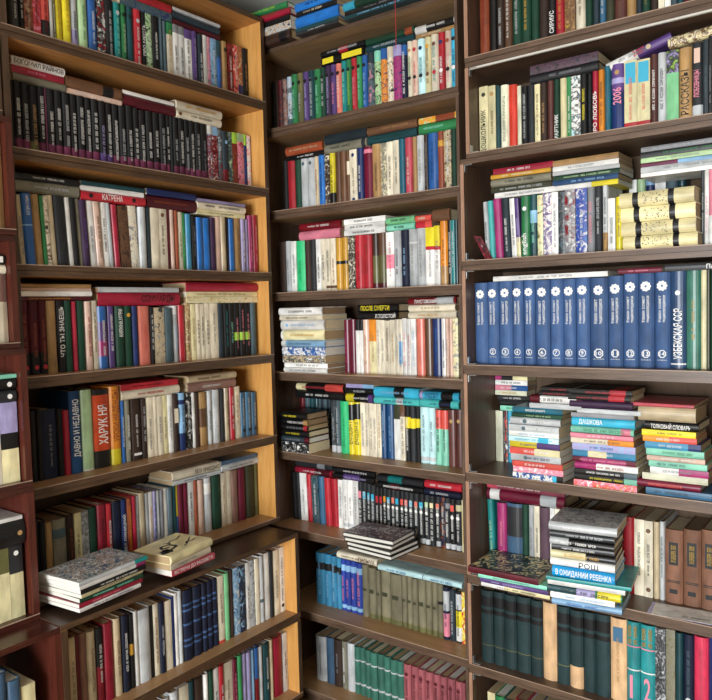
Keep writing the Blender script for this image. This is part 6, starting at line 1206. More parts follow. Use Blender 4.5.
h|-0.8366|2.1986|2.0583|0.0220|0.139|0.1921|0|0|0|tan|b.5-1:ivory b0-.5:ivory|tan hardcover with ivory top standing on second shelf of right bookcase|35
p|-0.8189|2.1975|2.0583|0.0124|0.135|0.1921|0|0|0|green|m:white|green paperback with white title standing on second shelf of right bookcase|35
p|-0.7981|2.1974|2.0583|0.0279|0.136|0.1913|0|0|0|ltcyan|a:ltcyan,charcoal,white,ltcyan|patterned pale aqua paperback standing on second shelf of right bookcase|35
c|-0.7735|2.1973|2.0583|0.0201|0.137|0.1921|0|0|0|black|m:yellow|black clothbound book with yellow title standing on second shelf of right bookcase|35
c|-0.7555|2.1981|2.0583|0.0147|0.132|0.1883|0|0|0|black|m:dkslate|black clothbound book with dark slate title standing on second shelf of right bookcase|35
h|-0.7388|2.1964|2.0583|0.0176|0.139|0.1921|0|0|0|crimson|w:ПРО_ЛЮБОВЬ:white:.02:.7|crimson hardcover with large white lettering standing on second shelf of right bookcase|35
h|-0.7204|2.1956|2.0583|0.0180|0.136|0.1921|0|0|0|orange|m:brown|orange hardcover with brown title standing on second shelf of right bookcase|35
h|-0.7019|2.1953|2.0583|0.0178|0.144|0.1993|0|0|0|dkcyan|m:slate|petrol blue hardcover with slate grey title standing on second shelf of right bookcase|35
h|-0.6741|2.1977|2.0583|0.0366|0.140|0.1989|0|0|0|purple|b.15-.6:navy b0-.15:navy w:2006:pink:.42:.66 d.88:tan b.72-.8:lilac|purple hardcover with navy band standing on second shelf of right bookcase|35
p|-0.6375|2.1985|2.0583|0.0353|0.145|0.2014|0|0|0|ivory|p.68-.97:cyan:.8 b0-.13:red m:coral|ivory paperback with cyan top between purple and ivory, second shelf, right bookcase|35
p|-0.6014|2.1983|2.0583|0.0356|0.139|0.1974|0|0|0|ivory|p.68-.97:cyan:.8 b0-.13:red m:coral|ivory paperback with cyan top between ivory and reddish brown, second shelf, right bookcase|35
h|-0.5732|2.1984|2.0583|0.0195|0.145|0.2041|0|0|0|maroonbrown|m:white|reddish brown hardcover with white title standing on second shelf of right bookcase|35
c|-0.5512|2.1981|2.0583|0.0232|0.143|0.2036|0|0|0|ltgrey|m:charcoal|pale grey clothbound book with charcoal title standing on second shelf of right bookcase|35
p|-0.5232|2.1980|2.0583|0.0316|0.147|0.2040|0|0|0|grey|b0-.7:ggreen a:lime,charcoal,lilac|patterned grey paperback with light green foot standing on second shelf of right bookcase|35
h|-0.4903|2.1976|2.0583|0.0328|0.150|0.2030|0|0|0|tan|w:РАССКАЗЫ:black:.1:.7 b0-.06:gold|tan hardcover with golden foot standing on second shelf of right bookcase|35
c|-0.4595|2.1983|2.0583|0.0276|0.151|0.2094|0|0|0|charcoal|p.74-.93:pinkbeige:.55 b.03-.2:ltgrey w:ЛЮБОВНИЦЫ:pink:.3:.65|charcoal clothbound book with pinkish beige top standing on second shelf of right bookcase|35
p|-0.4387|2.1978|2.0583|0.0129|0.156|0.2142|0|0|0|dkslate|m:slate|dark slate paperback with slate grey title standing on second shelf of right bookcase|35
p|-0.4273|2.1972|2.0583|0.0087|0.158|0.2202|0|0|0|black|m:grey|black paperback with grey title standing on second shelf of right bookcase|35
p|-0.4159|2.1958|2.0583|0.0132|0.158|0.2194|0|0|0|slate||slate grey paperback standing on second shelf of right bookcase|35
c|-0.3999|2.1973|2.0583|0.0175|0.156|0.2236|0|0|0|dkgreen||dark green clothbound book standing on second shelf of right bookcase|35
h|-0.3837|2.1987|2.0583|0.0138|0.153|0.2250|0|0|0|brown||brown hardcover standing on second shelf of right bookcase|35
h|-0.9394|2.1941|2.2647|0.0272|0.135|0.2125|1|0|0|charcoal|m:grey|charcoal hardcover with grey title lying flat, second shelf of right bookcase|10
p|-0.9394|2.1920|2.2923|0.0272|0.135|0.2120|1|0|0|mauve|a:charcoal,mauve,dkslate|patterned mauve paperback lying flat, second shelf of right bookcase|10
c|-1.0961|2.1973|1.7166|0.0159|0.135|0.1910|0|-2.5|0|ltgrey|m:charcoal|pale grey clothbound book with charcoal title standing on third shelf of right bookcase|47
h|-1.0777|2.1965|1.7167|0.0198|0.143|0.1922|0|-2.5|0|mint|b0-1:turq|turquoise hardcover standing on third shelf of right bookcase|47
h|-1.0534|2.1958|1.7169|0.0275|0.142|0.1955|0|-2.5|0|rosered|b0-1:magenta|magenta hardcover standing on third shelf of right bookcase|47
c|-1.0248|2.1971|1.7169|0.0284|0.141|0.1955|0|-2.5|0|dkslate|m:white|dark slate clothbound book with white title standing on third shelf of right bookcase|47
p|-1.0018|2.1983|1.7167|0.0164|0.142|0.1922|0|-2.5|0|white|m:charcoal|white paperback with charcoal title between dark slate and purple, third shelf, right bookcase|47
p|-0.9865|2.1980|1.7166|0.0130|0.141|0.1911|0|-2.5|0|purple|b0-.35:ivory m:lilac|purple paperback with ivory foot standing on third shelf of right bookcase|47
h|-0.9643|2.1973|1.7163|0.0301|0.140|0.1936|0|0|0|green|w:english:white:.05:.4 d.8:white|green hardcover with large white lettering standing on third shelf of right bookcase|47
h|-0.9363|2.1963|1.7163|0.0246|0.139|0.1955|0|0|0|dkteal|m:mint b.55-.75:ltblue|dark teal hardcover with light blue band standing on third shelf of right bookcase|47
p|-0.9143|2.1969|1.7163|0.0181|0.135|0.1919|0|0|0|ivory|a:olive,ivory,palegreen|patterned ivory paperback standing on third shelf of right bookcase|47
p|-0.8910|2.1973|1.7163|0.0271|0.145|0.1955|0|0|0|white|a:white,purple,white,pink|patterned white paperback standing on third shelf of right bookcase|47
p|-0.8665|2.1963|1.7163|0.0207|0.142|0.1955|0|0|0|white|m:charcoal|white paperback with charcoal title between patterned white and patterned grey, third shelf, right bookcase|47
p|-0.8453|2.1977|1.7163|0.0205|0.143|0.1937|0|0|0|grey|a:grey,charcoal,slate|patterned grey paperback standing on third shelf of right bookcase|47
p|-0.8181|2.1960|1.7163|0.0326|0.140|0.1976|0|0|0|burgundy|a:dkred,grey,white m:white|patterned burgundy paperback with white title standing on third shelf of right bookcase|47
p|-0.7840|2.1986|1.7163|0.0343|0.145|0.1976|0|0|0|blue|a:blue,royal,white m:white|patterned blue paperback with white title standing on third shelf of right bookcase|47
c|-0.7549|2.1967|1.7163|0.0226|0.141|0.1976|0|0|0|grey|m:pink|grey clothbound book with pink title standing on third shelf of right bookcase|47
c|-0.7318|2.1954|1.7163|0.0224|0.148|0.1976|0|0|0|charcoal|m:ltgrey|charcoal clothbound book with pale grey title standing on third shelf of right bookcase|47
c|-0.7123|2.1975|1.7163|0.0154|0.145|0.1976|0|0|0|ltgrey|m:charcoal b0-.3:tan|pale grey clothbound book with tan foot standing on third shelf of right bookcase|47
p|-0.6933|2.1964|1.7163|0.0214|0.112|0.1579|0|0|0|white|m:slate|white paperback with slate grey title standing on third shelf of right bookcase|47
h|-0.6717|2.1980|1.7163|0.0206|0.114|0.1600|0|0|0|yellow|m:brown|yellow hardcover with brown title standing on third shelf of right bookcase|47
p|-0.6747|2.3463|1.7163|0.0227|0.056|0.2273|0|0|0|white|m:grey|white paperback with grey title, first in back row, third shelf, right bookcase|47
h|-0.6507|2.3472|1.7163|0.0241|0.056|0.2262|0|0|0|palegreen|m:grey|pale green hardcover with grey title, second in back row, third shelf, right bookcase|47
h|-0.6241|2.3468|1.7163|0.0277|0.056|0.2278|0|0|0|ltblue|m:grey b.6-.9:navy|light blue hardcover with navy band, third in back row, third shelf, right bookcase|47
p|-0.5941|2.3475|1.7163|0.0311|0.056|0.2287|0|0|0|white|m:grey|white paperback with grey title, fourth in back row, third shelf, right bookcase|47
c|-0.5617|2.3471|1.7163|0.0322|0.057|0.2309|0|0|0|slate|m:ltgrey|slate grey clothbound book with pale grey title, fifth in back row, third shelf, right bookcase|47
h|-0.5337|2.3489|1.7163|0.0226|0.058|0.2304|0|0|0|dkteal||dark teal hardcover, sixth in back row, third shelf, right bookcase|47
p|-0.4456|2.1980|1.7163|0.0092|0.144|0.2060|0|0|0|charcoal|m:ltgrey|charcoal paperback with pale grey title standing on third shelf of right bookcase|47
p|-0.4351|2.1964|1.7163|0.0106|0.151|0.2060|0|0|0|white|m:pink|white paperback with pink title standing on third shelf of right bookcase|47
p|-0.4194|2.1974|1.7163|0.0196|0.153|0.2060|0|0|0|white|b.4-1:pink|white paperback with pink top standing on third shelf of right bookcase|47
c|-0.4009|2.1976|1.7163|0.0161|0.145|0.2028|0|0|0|slate||slate grey clothbound book standing on third shelf of right bookcase|47
h|-0.3820|2.1970|1.7163|0.0206|0.150|0.2036|0|0|0|navy||navy hardcover standing on third shelf of right bookcase|47
c|-0.3598|2.1963|1.7163|0.0226|0.146|0.2007|0|0|0|ltgrey||pale grey clothbound book standing on third shelf of right bookcase|47
p|-1.0681|2.1962|1.9222|0.0174|0.135|0.2027|1|0|0|white|m:grey|white paperback, first from bottom of first flat pile, third shelf, right bookcase|18
p|-1.0801|2.1969|1.9408|0.0190|0.135|0.2037|1|0|0|dkolive|m:ltgrey|dark olive paperback with pale grey title lying flat, third shelf of right bookcase|18
h|-1.0801|2.1974|1.9634|0.0253|0.135|0.2031|1|0|0|ltgrey|m:charcoal b0-1:ggrey|greenish grey hardcover with charcoal title lying flat, third shelf of right bookcase|18
p|-1.0801|2.1951|1.9828|0.0127|0.135|0.2029|1|0|0|tan|b0-1:mustard m:cream|mustard paperback with cream title lying flat, third shelf of right bookcase|18
p|-1.0721|2.1963|1.9990|0.0190|0.135|0.2030|1|0|0|crimson|m:white|crimson paperback with white title lying flat, third shelf of right bookcase|18
p|-0.8705|2.1967|1.9220|0.0150|0.135|0.1973|1|0|0|white|b.6-1:yellow|white paperback with yellow top lying flat, third shelf of right bookcase|18
p|-0.8705|2.1931|1.9374|0.0150|0.135|0.1986|1|0|0|dkblue|m:ltblue|dark blue paperback with light blue title lying flat, third shelf of right bookcase|18
p|-0.8705|2.1976|1.9528|0.0150|0.135|0.2013|1|0|0|dkgreen|m:palegreen|dark green paperback with pale green title lying flat, third shelf of right bookcase|18
p|-0.8705|2.1939|1.9667|0.0120|0.135|0.2029|1|0|0|ltgrey||pale grey paperback lying flat, third shelf of right bookcase|18
p|-0.8705|2.1951|1.9806|0.0150|0.135|0.2000|1|0|0|white|m:grey|white paperback, fifth from bottom of second flat pile, third shelf, right bookcase|18
p|-0.8705|2.1955|1.9974|0.0180|0.135|0.1991|1|0|0|tan||tan paperback lying flat, third shelf of right bookcase|18
p|-0.6082|2.1933|1.9285|0.0111|0.135|0.2456|1|0|0|white||white paperback lying flat, third shelf of right bookcase|18
p|-0.6082|2.1931|1.9427|0.0166|0.135|0.2443|1|0|0|ltgrey|m:grey|pale grey paperback with grey title lying flat, third shelf of right bookcase|18
p|-0.6082|2.1978|1.9569|0.0111|0.135|0.2466|1|0|0|dkmag|b.4-1:ltblue|dark pink paperback with light blue top lying flat, third shelf of right bookcase|18
p|-0.6082|2.1942|1.9697|0.0138|0.135|0.2472|1|0|0|palegreen|m:grey|pale green paperback with grey title lying flat, third shelf of right bookcase|18
p|-0.6082|2.1930|1.9853|0.0166|0.135|0.2458|1|0|0|charcoal|m:green|charcoal paperback with green title lying flat, third shelf of right bookcase|18
p|-0.6082|2.1959|2.0009|0.0138|0.135|0.2462|1|0|0|grey|m:ltgrey|grey paperback with pale grey title lying flat, third shelf of right bookcase|18
h|-0.6406|2.1325|1.7344|0.0359|0.160|0.1963|1|0|0|ivory2|b.17-.25:black b.68-.76:black specks|patterned ivory hardcover, first from bottom of first stack, third shelf, right bookcase|18
h|-0.6446|2.1310|1.7720|0.0386|0.160|0.1963|1|0|0|ivory2|b.2-.28:black b.7-.78:black specks|patterned ivory hardcover, second from bottom of first stack, third shelf, right bookcase|18
h|-0.6456|2.1307|1.8124|0.0413|0.160|0.1963|1|0|0|ivory2|b.18-.26:black b.66-.74:black specks|patterned ivory hardcover, third from bottom of first stack, third shelf, right bookcase|18
h|-0.6486|2.1285|1.8541|0.0413|0.160|0.1963|1|0|0|ivory2|b.18-.26:black b.66-.74:black specks|patterned ivory hardcover, fourth from bottom of first stack, third shelf, right bookcase|18
s|-1.1200|2.1886|1.3773|0.0462|0.150|0.2659|0|0|0|denim|V:|denim blue volume with large white lettering, first from the left, fourth shelf, right bookcase|32
s|-1.0760|2.1868|1.3773|0.0405|0.159|0.2672|0|0|0|denim|V:2|denim blue volume with large white lettering, second from the left, fourth shelf, right bookcase|32
s|-1.0319|2.1872|1.3773|0.0462|0.155|0.2680|0|0|0|denim|V:3|denim blue volume with large white lettering, third from the left, fourth shelf, right bookcase|32
s|-0.9888|2.1851|1.3773|0.0387|0.160|0.2680|0|0|0|denim|V:4|denim blue volume with large white lettering, fourth from the left, fourth shelf, right bookcase|32
s|-0.9501|2.1871|1.3773|0.0373|0.154|0.2680|0|0|0|denim|V:5|denim blue volume with large white lettering, fifth from the left, fourth shelf, right bookcase|32
s|-0.9067|2.1875|1.3773|0.0481|0.155|0.2657|0|0|0|denim|V:6|denim blue volume with large white lettering, sixth from the left, fourth shelf, right bookcase|32
s|-0.8611|2.1883|1.3773|0.0416|0.157|0.2667|0|0|0|denim|V:7|denim blue volume with large white lettering, seventh from the left, fourth shelf, right bookcase|32
s|-0.8199|2.1854|1.3773|0.0395|0.159|0.2658|0|0|0|denim|V:8|denim blue volume with large white lettering, eighth from the left, fourth shelf, right bookcase|32
s|-0.7784|2.1870|1.3773|0.0420|0.158|0.2680|0|0|0|denim|V:9|denim blue volume with large white lettering, ninth from the left, fourth shelf, right bookcase|32
s|-0.7300|2.1886|1.3773|0.0533|0.156|0.2654|0|0|0|denim|V:10|denim blue volume with large white lettering, tenth from the left, fourth shelf, right bookcase|32
s|-0.6807|2.1877|1.3773|0.0437|0.153|0.2680|0|0|0|denim|V:11|denim blue volume with large white lettering, eleventh from the left, fourth shelf, right bookcase|32
s|-0.6368|2.1870|1.3773|0.0426|0.154|0.2724|0|0|0|denim|V:12|denim blue volume with large white lettering, twelfth from the left, fourth shelf, right bookcase|32
s|-0.5927|2.1852|1.3773|0.0441|0.156|0.2724|0|0|0|denim|V:13|denim blue volume with large white lettering, thirteenth from the left, fourth shelf, right bookcase|32
s|-0.5489|2.1882|1.3773|0.0420|0.153|0.2724|0|0|0|denim|V:14|denim blue volume with large white lettering, fourteenth from the left, fourth shelf, right bookcase|32
h|-0.5068|2.1857|1.3773|0.0410|0.156|0.2731|0|0|0|denimdk|w:УЗБЕКСКАЯ_ССР:white:.1:.62 d.78:white b.04-.055:white|dark denim blue hardcover with white foot standing on fourth shelf of right bookcase|32
h|-0.4665|2.1853|1.3773|0.0381|0.159|0.2731|0|0|0|green2|m:gold|soft green hardcover with golden title standing on fourth shelf of right bookcase|32
p|-0.4401|2.1855|1.3773|0.0134|0.152|0.2731|0|0|0|cream|b0-1:ivory|ivory paperback standing on fourth shelf of right bookcase|32
p|-0.4290|2.1868|1.3773|0.0078|0.154|0.2728|0|0|0|dkolive||dark olive paperback standing on fourth shelf of right bookcase|32
c|-0.4141|2.1855|1.3773|0.0209|0.152|0.2731|0|0|0|dkgreen||dark green clothbound book between dark olive and dark green, fourth shelf, right bookcase|32
c|-0.3908|2.1874|1.3773|0.0242|0.151|0.2729|0|0|0|dkgreen||dark green clothbound book, twentieth from the left, fourth shelf, right bookcase|32
p|-1.0720|2.1848|1.6537|0.0155|0.170|0.3705|1|0|0|white|m:grey|white paperback with grey title lying flat, fourth shelf of right bookcase|7
p|-0.6720|2.1843|1.6575|0.0144|0.135|0.1225|1|0|0|magenta|b0-1:burgundy m:pink|burgundy paperback with pink title lying flat, fourth shelf of right bookcase|7
p|-0.5411|2.1828|1.6606|0.0191|0.135|0.2162|1|0|0|charcoal|w:ПАРТИЯ:white:.5:.8|charcoal paperback with large white lettering lying flat, fourth shelf of right bookcase|7
p|-1.1297|2.3313|1.0213|0.0269|0.072|0.1787|0|0|0|ivory|b0-1:palecream|pale cream paperback standing on fifth shelf of right bookcase|28
p|-1.1129|2.3340|1.0213|0.0056|0.073|0.1809|0|0|0|charcoal|m:white|charcoal paperback with white title standing on fifth shelf of right bookcase|28
p|-1.1042|2.3319|1.0213|0.0107|0.074|0.1809|0|0|0|white|a:white,black,coral|patterned white paperback standing on fifth shelf of right bookcase|28
h|-1.0890|2.3306|1.0213|0.0186|0.074|0.1809|0|0|0|cyan|m:white|cyan hardcover with white title standing on fifth shelf of right bookcase|28
p|-1.1225|2.3276|1.2114|0.0173|0.072|0.1192|1|0|0|mint|m:green|mint paperback, first from bottom of first flat pile, fifth shelf, right bookcase|3
p|-1.1275|2.3324|1.2291|0.0173|0.072|0.1173|1|0|0|dkteal|b0-1:black|black paperback lying flat, fifth shelf of right bookcase|3
p|-1.1325|2.3298|1.2468|0.0173|0.072|0.1171|1|0|0|charcoal|m:white|charcoal paperback with white title lying flat, fifth shelf of right bookcase|3
p|-1.1425|2.3306|1.2645|0.0173|0.072|0.1177|1|0|0|white|b0-1:palecream m:mustard|pale cream paperback with mustard title lying flat, fifth shelf of right bookcase|3
p|-1.1425|2.3318|1.2821|0.0173|0.072|0.1207|1|0|0|coral|b.5-1:blue b0-.5:pink m:white|coral paperback with blue top lying flat, fifth shelf of right bookcase|3
p|-1.1425|2.3326|1.2998|0.0173|0.072|0.1194|1|0|0|white|m:charcoal|white paperback with charcoal title lying flat, fifth shelf of right bookcase|3
p|-1.1425|2.3325|1.3157|0.0138|0.072|0.1197|1|0|0|black|b.55-1:ivory b0-.2:magenta|black paperback with ivory top lying flat, fifth shelf of right bookcase|3
p|-0.9888|2.1327|1.0306|0.0183|0.130|0.1640|1|0|0|white|a:charcoal,white,blue,charcoal b.88-1:black b.8-.88:cyan|patterned white paperback with black top lying flat, fifth shelf of right bookcase|3
p|-0.9888|2.1364|1.0493|0.0183|0.130|0.1640|1|0|0|white|a:white,pink,lilac|patterned white paperback, second from bottom of first stack, fifth shelf, right bookcase|3
p|-0.9888|2.1313|1.0680|0.0183|0.130|0.1640|1|0|0|red|b0-1:coral m:white|coral paperback with white title lying flat, fifth shelf of right bookcase|3
p|-0.9948|2.1345|1.0880|0.0209|0.130|0.1640|1|0|0|ltblue|b0-1:ltgrey m:navy d.3:slate|pale grey paperback with navy title lying flat, fifth shelf of right bookcase|3
p|-0.9968|2.1315|1.1093|0.0209|0.130|0.1640|1|0|0|coral|b.5-1:ivory m:white|coral paperback with ivory top lying flat, fifth shelf of right bookcase|3
p|-0.9988|2.1359|1.1293|0.0183|0.130|0.1640|1|0|0|yellow|b.55-1:purple m:purple|yellow paperback with purple top lying flat, fifth shelf of right bookcase|3
p|-1.0008|2.1335|1.1466|0.0157|0.130|0.1640|1|0|0|ltcyan|m:cyan b.6-.8:cyan|pale aqua paperback with cyan band lying flat, fifth shelf of right bookcase|3
p|-1.0008|2.1366|1.1627|0.0156|0.130|0.1640|1|0|0|lilac|b0-1:white m:ltblue|white paperback with light blue title lying flat, fifth shelf of right bookcase|3
p|-0.9988|2.1310|1.1813|0.0209|0.130|0.1640|1|0|0|ltblue|b0-1:ltgrey m:white d.3:slate|pale grey paperback with white title lying flat, fifth shelf of right bookcase|3
h|-0.9948|2.1353|1.2039|0.0235|0.130|0.1640|1|0|0|ltblue|b0-1:ltgrey m:white d.3:slate|pale grey hardcover with white title lying flat, fifth shelf of right bookcase|3
p|-0.9888|2.1314|1.2225|0.0130|0.140|0.1640|1|0|0|dkgreen|m:palegreen|dark green paperback with pale green title lying flat, fifth shelf of right bookcase|3
p|-0.9888|2.1366|1.2386|0.0182|0.140|0.1640|1|0|0|cyanblue|b0-1:dkcyan m:white|petrol blue paperback with white title lying flat, fifth shelf of right bookcase|3
p|-0.9288|2.1310|1.2559|0.0156|0.150|0.1640|1|0|0|white|b0-1:ltgrey|pale grey paperback, thirteenth from bottom of first stack, fifth shelf, right bookcase|3
h|-0.9288|2.1370|1.2758|0.0234|0.150|0.1640|1|0|0|white|b0-.2:maroon b.9-1:maroon m:charcoal|white hardcover with maroon foot lying flat, fifth shelf of right bookcase|3
p|-0.8988|2.1313|1.2944|0.0130|0.130|0.1040|1|0|0|black|m:red|black paperback, fifteenth from bottom of first stack, fifth shelf, right bookcase|3
p|-0.8938|2.1345|1.3078|0.0130|0.130|0.1040|1|0|0|black|m:red|black paperback, sixteenth from bottom of first stack, fifth shelf, right bookcase|3
p|-0.7905|2.1325|1.0307|0.0186|0.130|0.1846|1|0|0|white|a:white,pink,coral,palegreen|patterned white paperback, first from bottom of second stack, fifth shelf, right bookcase|3
p|-0.7905|2.1346|1.0483|0.0159|0.130|0.1846|1|0|0|black|b.8-1:mint m:yellow|black paperback with mint top lying flat, fifth shelf of right bookcase|3
p|-0.7905|2.1362|1.0646|0.0159|0.130|0.1846|1|0|0|black|b.8-1:slate m:white|black paperback with slate grey top lying flat, fifth shelf of right bookcase|3
h|-0.7875|2.1354|1.0835|0.0212|0.130|0.1846|1|0|0|white|b.0-.35:magenta m:rust|white hardcover with magenta foot lying flat, fifth shelf of right bookcase|3
p|-0.7935|2.1323|1.1024|0.0159|0.130|0.1846|1|0|0|burgundy|b.15-.85:magenta m:pink|burgundy paperback with magenta band lying flat, fifth shelf of right bookcase|3
p|-0.7945|2.1368|1.1200|0.0185|0.130|0.1846|1|0|0|cyanblue|b.25-.55:ivory m:white|cerulean paperback with ivory band lying flat, fifth shelf of right bookcase|3
p|-0.7945|2.1340|1.1403|0.0211|0.130|0.1846|1|0|0|ltblue|m:blue a:ltblue,lilac,ltblue|patterned light blue paperback with blue title lying flat, fifth shelf of right bookcase|3
p|-0.7985|2.1323|1.1591|0.0158|0.130|0.1846|1|0|0|cream|b.6-1:orange m:brown|cream paperback with orange top lying flat, fifth shelf of right bookcase|3
p|-0.8005|2.1344|1.1741|0.0132|0.130|0.1846|1|0|0|pink|m:white|pink paperback with white title lying flat, fifth shelf of right bookcase|3
h|-0.7985|2.1355|1.1916|0.0211|0.130|0.1846|1|0|0|mint|b.8-.95:pink m:green|mint hardcover with pink top lying flat, fifth shelf of right bookcase|3
h|-0.7945|2.1332|1.2158|0.0264|0.130|0.1846|1|0|0|cyan|w:ДАШКОВА:white:.12:.5|cyan hardcover with large white lettering lying flat, fifth shelf of right bookcase|3
p|-0.7965|2.1313|1.2360|0.0132|0.160|0.1846|1|0|0|ggrey|b0-1:grey|grey paperback lying flat, fifth shelf of right bookcase|3
p|-0.7785|2.1319|1.2495|0.0132|0.160|0.1846|1|0|0|white|b0-1:ltgrey|pale grey paperback, thirteenth from bottom of second stack, fifth shelf, right bookcase|3
h|-0.8005|2.1314|1.2684|0.0237|0.130|0.1846|1|0|0|black|b0-1:dkpurple|dark purple hardcover lying flat, fifth shelf of right bookcase|3
p|-0.8055|2.1319|1.2885|0.0158|0.130|0.1846|1|0|0|black|b.65-.9:red m:red|black paperback, fifteenth from bottom of second stack, fifth shelf, right bookcase|3
p|-0.8025|2.1347|1.3047|0.0158|0.130|0.1846|1|0|0|black|b.65-.9:red m:red|black paperback, sixteenth from bottom of second stack, fifth shelf, right bookcase|3
p|-0.5827|2.1393|1.0310|0.0192|0.160|0.1726|1|0|0|dkteal|b0-1:slate2 m:dkslate|slate blue paperback with dark slate title lying flat, fifth shelf of right bookcase|3
h|-0.6107|2.1392|1.0517|0.0216|0.190|0.1726|1|0|0|burgundy|m:coral|burgundy hardcover with coral title lying flat, fifth shelf of right bookcase|3
p|-0.5927|2.1402|1.0725|0.0191|0.150|0.1726|1|0|0|cream|b0-1:palecream|pale cream paperback lying flat, fifth shelf of right bookcase|3
p|-0.5707|2.1382|1.0920|0.0191|0.130|0.1526|1|0|0|white|b.5-1:magenta m:grey|white paperback with magenta top lying flat, fifth shelf of right bookcase|3
p|-0.5747|2.1400|1.1104|0.0167|0.130|0.1526|1|0|0|white|b0-1:mint m:dkteal|mint paperback with dark teal title lying flat, fifth shelf of right bookcase|3
p|-0.5797|2.1394|1.1263|0.0143|0.130|0.1526|1|0|0|pink|m:white b0-1:pinkbeige|pinkish beige paperback with white title lying flat, fifth shelf of right bookcase|3
p|-0.5827|2.1428|1.1434|0.0191|0.130|0.1526|1|0|0|mint|m:green|mint paperback, seventh from bottom of third stack, fifth shelf, right bookcase|3
p|-0.5857|2.1411|1.1629|0.0191|0.130|0.1476|1|0|0|cyanblue|b.78-1:navy m:white|cerulean paperback with navy top lying flat, fifth shelf of right bookcase|3
p|-0.5907|2.1394|1.1812|0.0167|0.130|0.1426|1|0|0|coral|b0-.5:orange m:white|coral paperback with orange foot lying flat, fifth shelf of right bookcase|3
p|-0.5927|2.1376|1.1983|0.0167|0.130|0.1426|1|0|0|mustard|b0-1:yellow m:olive|yellow paperback with olive title lying flat, fifth shelf of right bookcase|3
h|-0.5857|2.1425|1.2190|0.0238|0.150|0.1426|1|0|0|black|w:ТОЛКОВЫЙ_СЛОВАРЬ:white:.12:.85|black hardcover with large white lettering lying flat, fifth shelf of right bookcase|3
h|-0.6027|2.1383|1.2516|0.0405|0.150|0.1526|1|0|0|tan|b0-1:beige|beige hardcover lying flat, fifth shelf of right bookcase|3
p|-0.6277|2.1373|1.2770|0.0095|0.190|0.1726|1|0|0|rose|m:coral|rose red paperback with coral title lying flat, fifth shelf of right bookcase|3
h|-1.1214|2.2490|0.6777|0.0232|0.156|0.2283|0|-2|0|dkteal|b0-1:teal m:palegreen|teal hardcover with pale green title standing on sixth shelf of right bookcase|43
h|-1.0859|2.2473|0.6773|0.0345|0.150|0.2214|0|0|0|magenta|m:pink|magenta hardcover with pink title standing on sixth shelf of right bookcase|43
h|-1.0397|2.2483|0.6773|0.0565|0.155|0.2252|0|0|0|slate3|b.5-.95:charcoal|dull blue hardcover with charcoal top standing on sixth shelf of right bookcase|43
c|-0.9998|2.2467|0.6773|0.0219|0.157|0.2283|0|0|0|dkgreen||dark green clothbound book between dull blue and pale grey, sixth shelf, right bookcase|43
c|-0.9789|2.2485|0.6773|0.0189|0.152|0.2283|0|0|0|ltgrey|m:grey|pale grey clothbound book with grey title standing on sixth shelf of right bookcase|43
p|-0.9595|2.2483|0.6773|0.0187|0.150|0.2279|0|0|0|cream|m:charcoal|cream paperback with charcoal title between pale grey and mauve, sixth shelf, right bookcase|43
c|-0.9322|2.2452|0.6773|0.0346|0.150|0.2272|0|0|0|mauve||mauve clothbound book standing on sixth shelf of right bookcase|43
p|-0.9065|2.2486|0.6773|0.0155|0.152|0.2283|0|0|0|white|m:charcoal|white paperback with charcoal title standing on sixth shelf of right bookcase|43
p|-0.8898|2.2488|0.6773|0.0167|0.155|0.2283|0|0|0|cream|m:grey|cream paperback with grey title standing on sixth shelf of right bookcase|43
h|-0.8668|2.2458|0.6773|0.0282|0.152|0.2283|0|0|0|maroon||maroon hardcover standing on sixth shelf of right bookcase|43
c|-0.8394|2.2462|0.6773|0.0253|0.155|0.2316|0|0|0|dkgreen||dark green clothbound book between maroon and dark grey, sixth shelf, right bookcase|43
c|-0.8105|2.2473|0.6773|0.0312|0.153|0.2338|0|0|0|dkgrey||dark grey clothbound book standing on sixth shelf of right bookcase|43
c|-0.7696|2.2487|0.6773|0.0492|0.151|0.2378|0|0|0|dkgreen||dark green clothbound book between dark grey and brown, sixth shelf, right bookcase|43
h|-0.7218|2.2476|0.6773|0.0449|0.159|0.2414|0|0|0|brown||brown hardcover standing on sixth shelf of right bookcase|43
h|-0.6687|2.2490|0.6773|0.0419|0.154|0.2366|0|0|0|coral|b0-1:red|red hardcover standing on sixth shelf of right bookcase|43
p|-0.6329|2.2474|0.6773|0.0284|0.159|0.2340|0|0|0|cream|m:charcoal|cream paperback with charcoal title between red and cream, sixth shelf, right bookcase|43
p|-0.6053|2.2453|0.6773|0.0256|0.154|0.2336|0|0|0|cream|m:charcoal d.1:brown d.87:brown|cream paperback with charcoal title between cream and beige, sixth shelf, right bookcase|43
h|-0.5831|2.2480|0.6773|0.0175|0.157|0.2339|0|0|0|beige||beige hardcover standing on sixth shelf of right bookcase|43
h|-0.5663|2.2468|0.6773|0.0151|0.157|0.2378|0|0|0|ltblue|b0-1:ltgrey m:slate|pale grey hardcover with slate grey title standing on sixth shelf of right bookcase|43
s|-0.5332|2.2453|0.6773|0.0497|0.158|0.2193|0|0|0|leather|p.52-.83:black:.52 p.28-.29:black:.7 p.3-.31:black:.7 p.13-.19:black:.45 k.56-.79:gold|leather brown volume with black band, twentieth from the left, sixth shelf, right bookcase|43
s|-0.4834|2.2477|0.6773|0.0483|0.155|0.2263|0|0|0|leather|p.52-.83:black:.52 p.28-.29:black:.7 p.3-.31:black:.7 p.13-.19:black:.45 k.56-.79:gold|leather brown volume with black band, twenty-first from the left, sixth shelf, right bookcase|43
s|-0.4361|2.2457|0.6773|0.0449|0.153|0.2330|0|0|0|leather|p.52-.83:black:.52 p.28-.29:black:.7 p.3-.31:black:.7 p.13-.19:black:.45 k.56-.79:gold|leather brown volume with black band, twenty-second from the left, sixth shelf, right bookcase|43
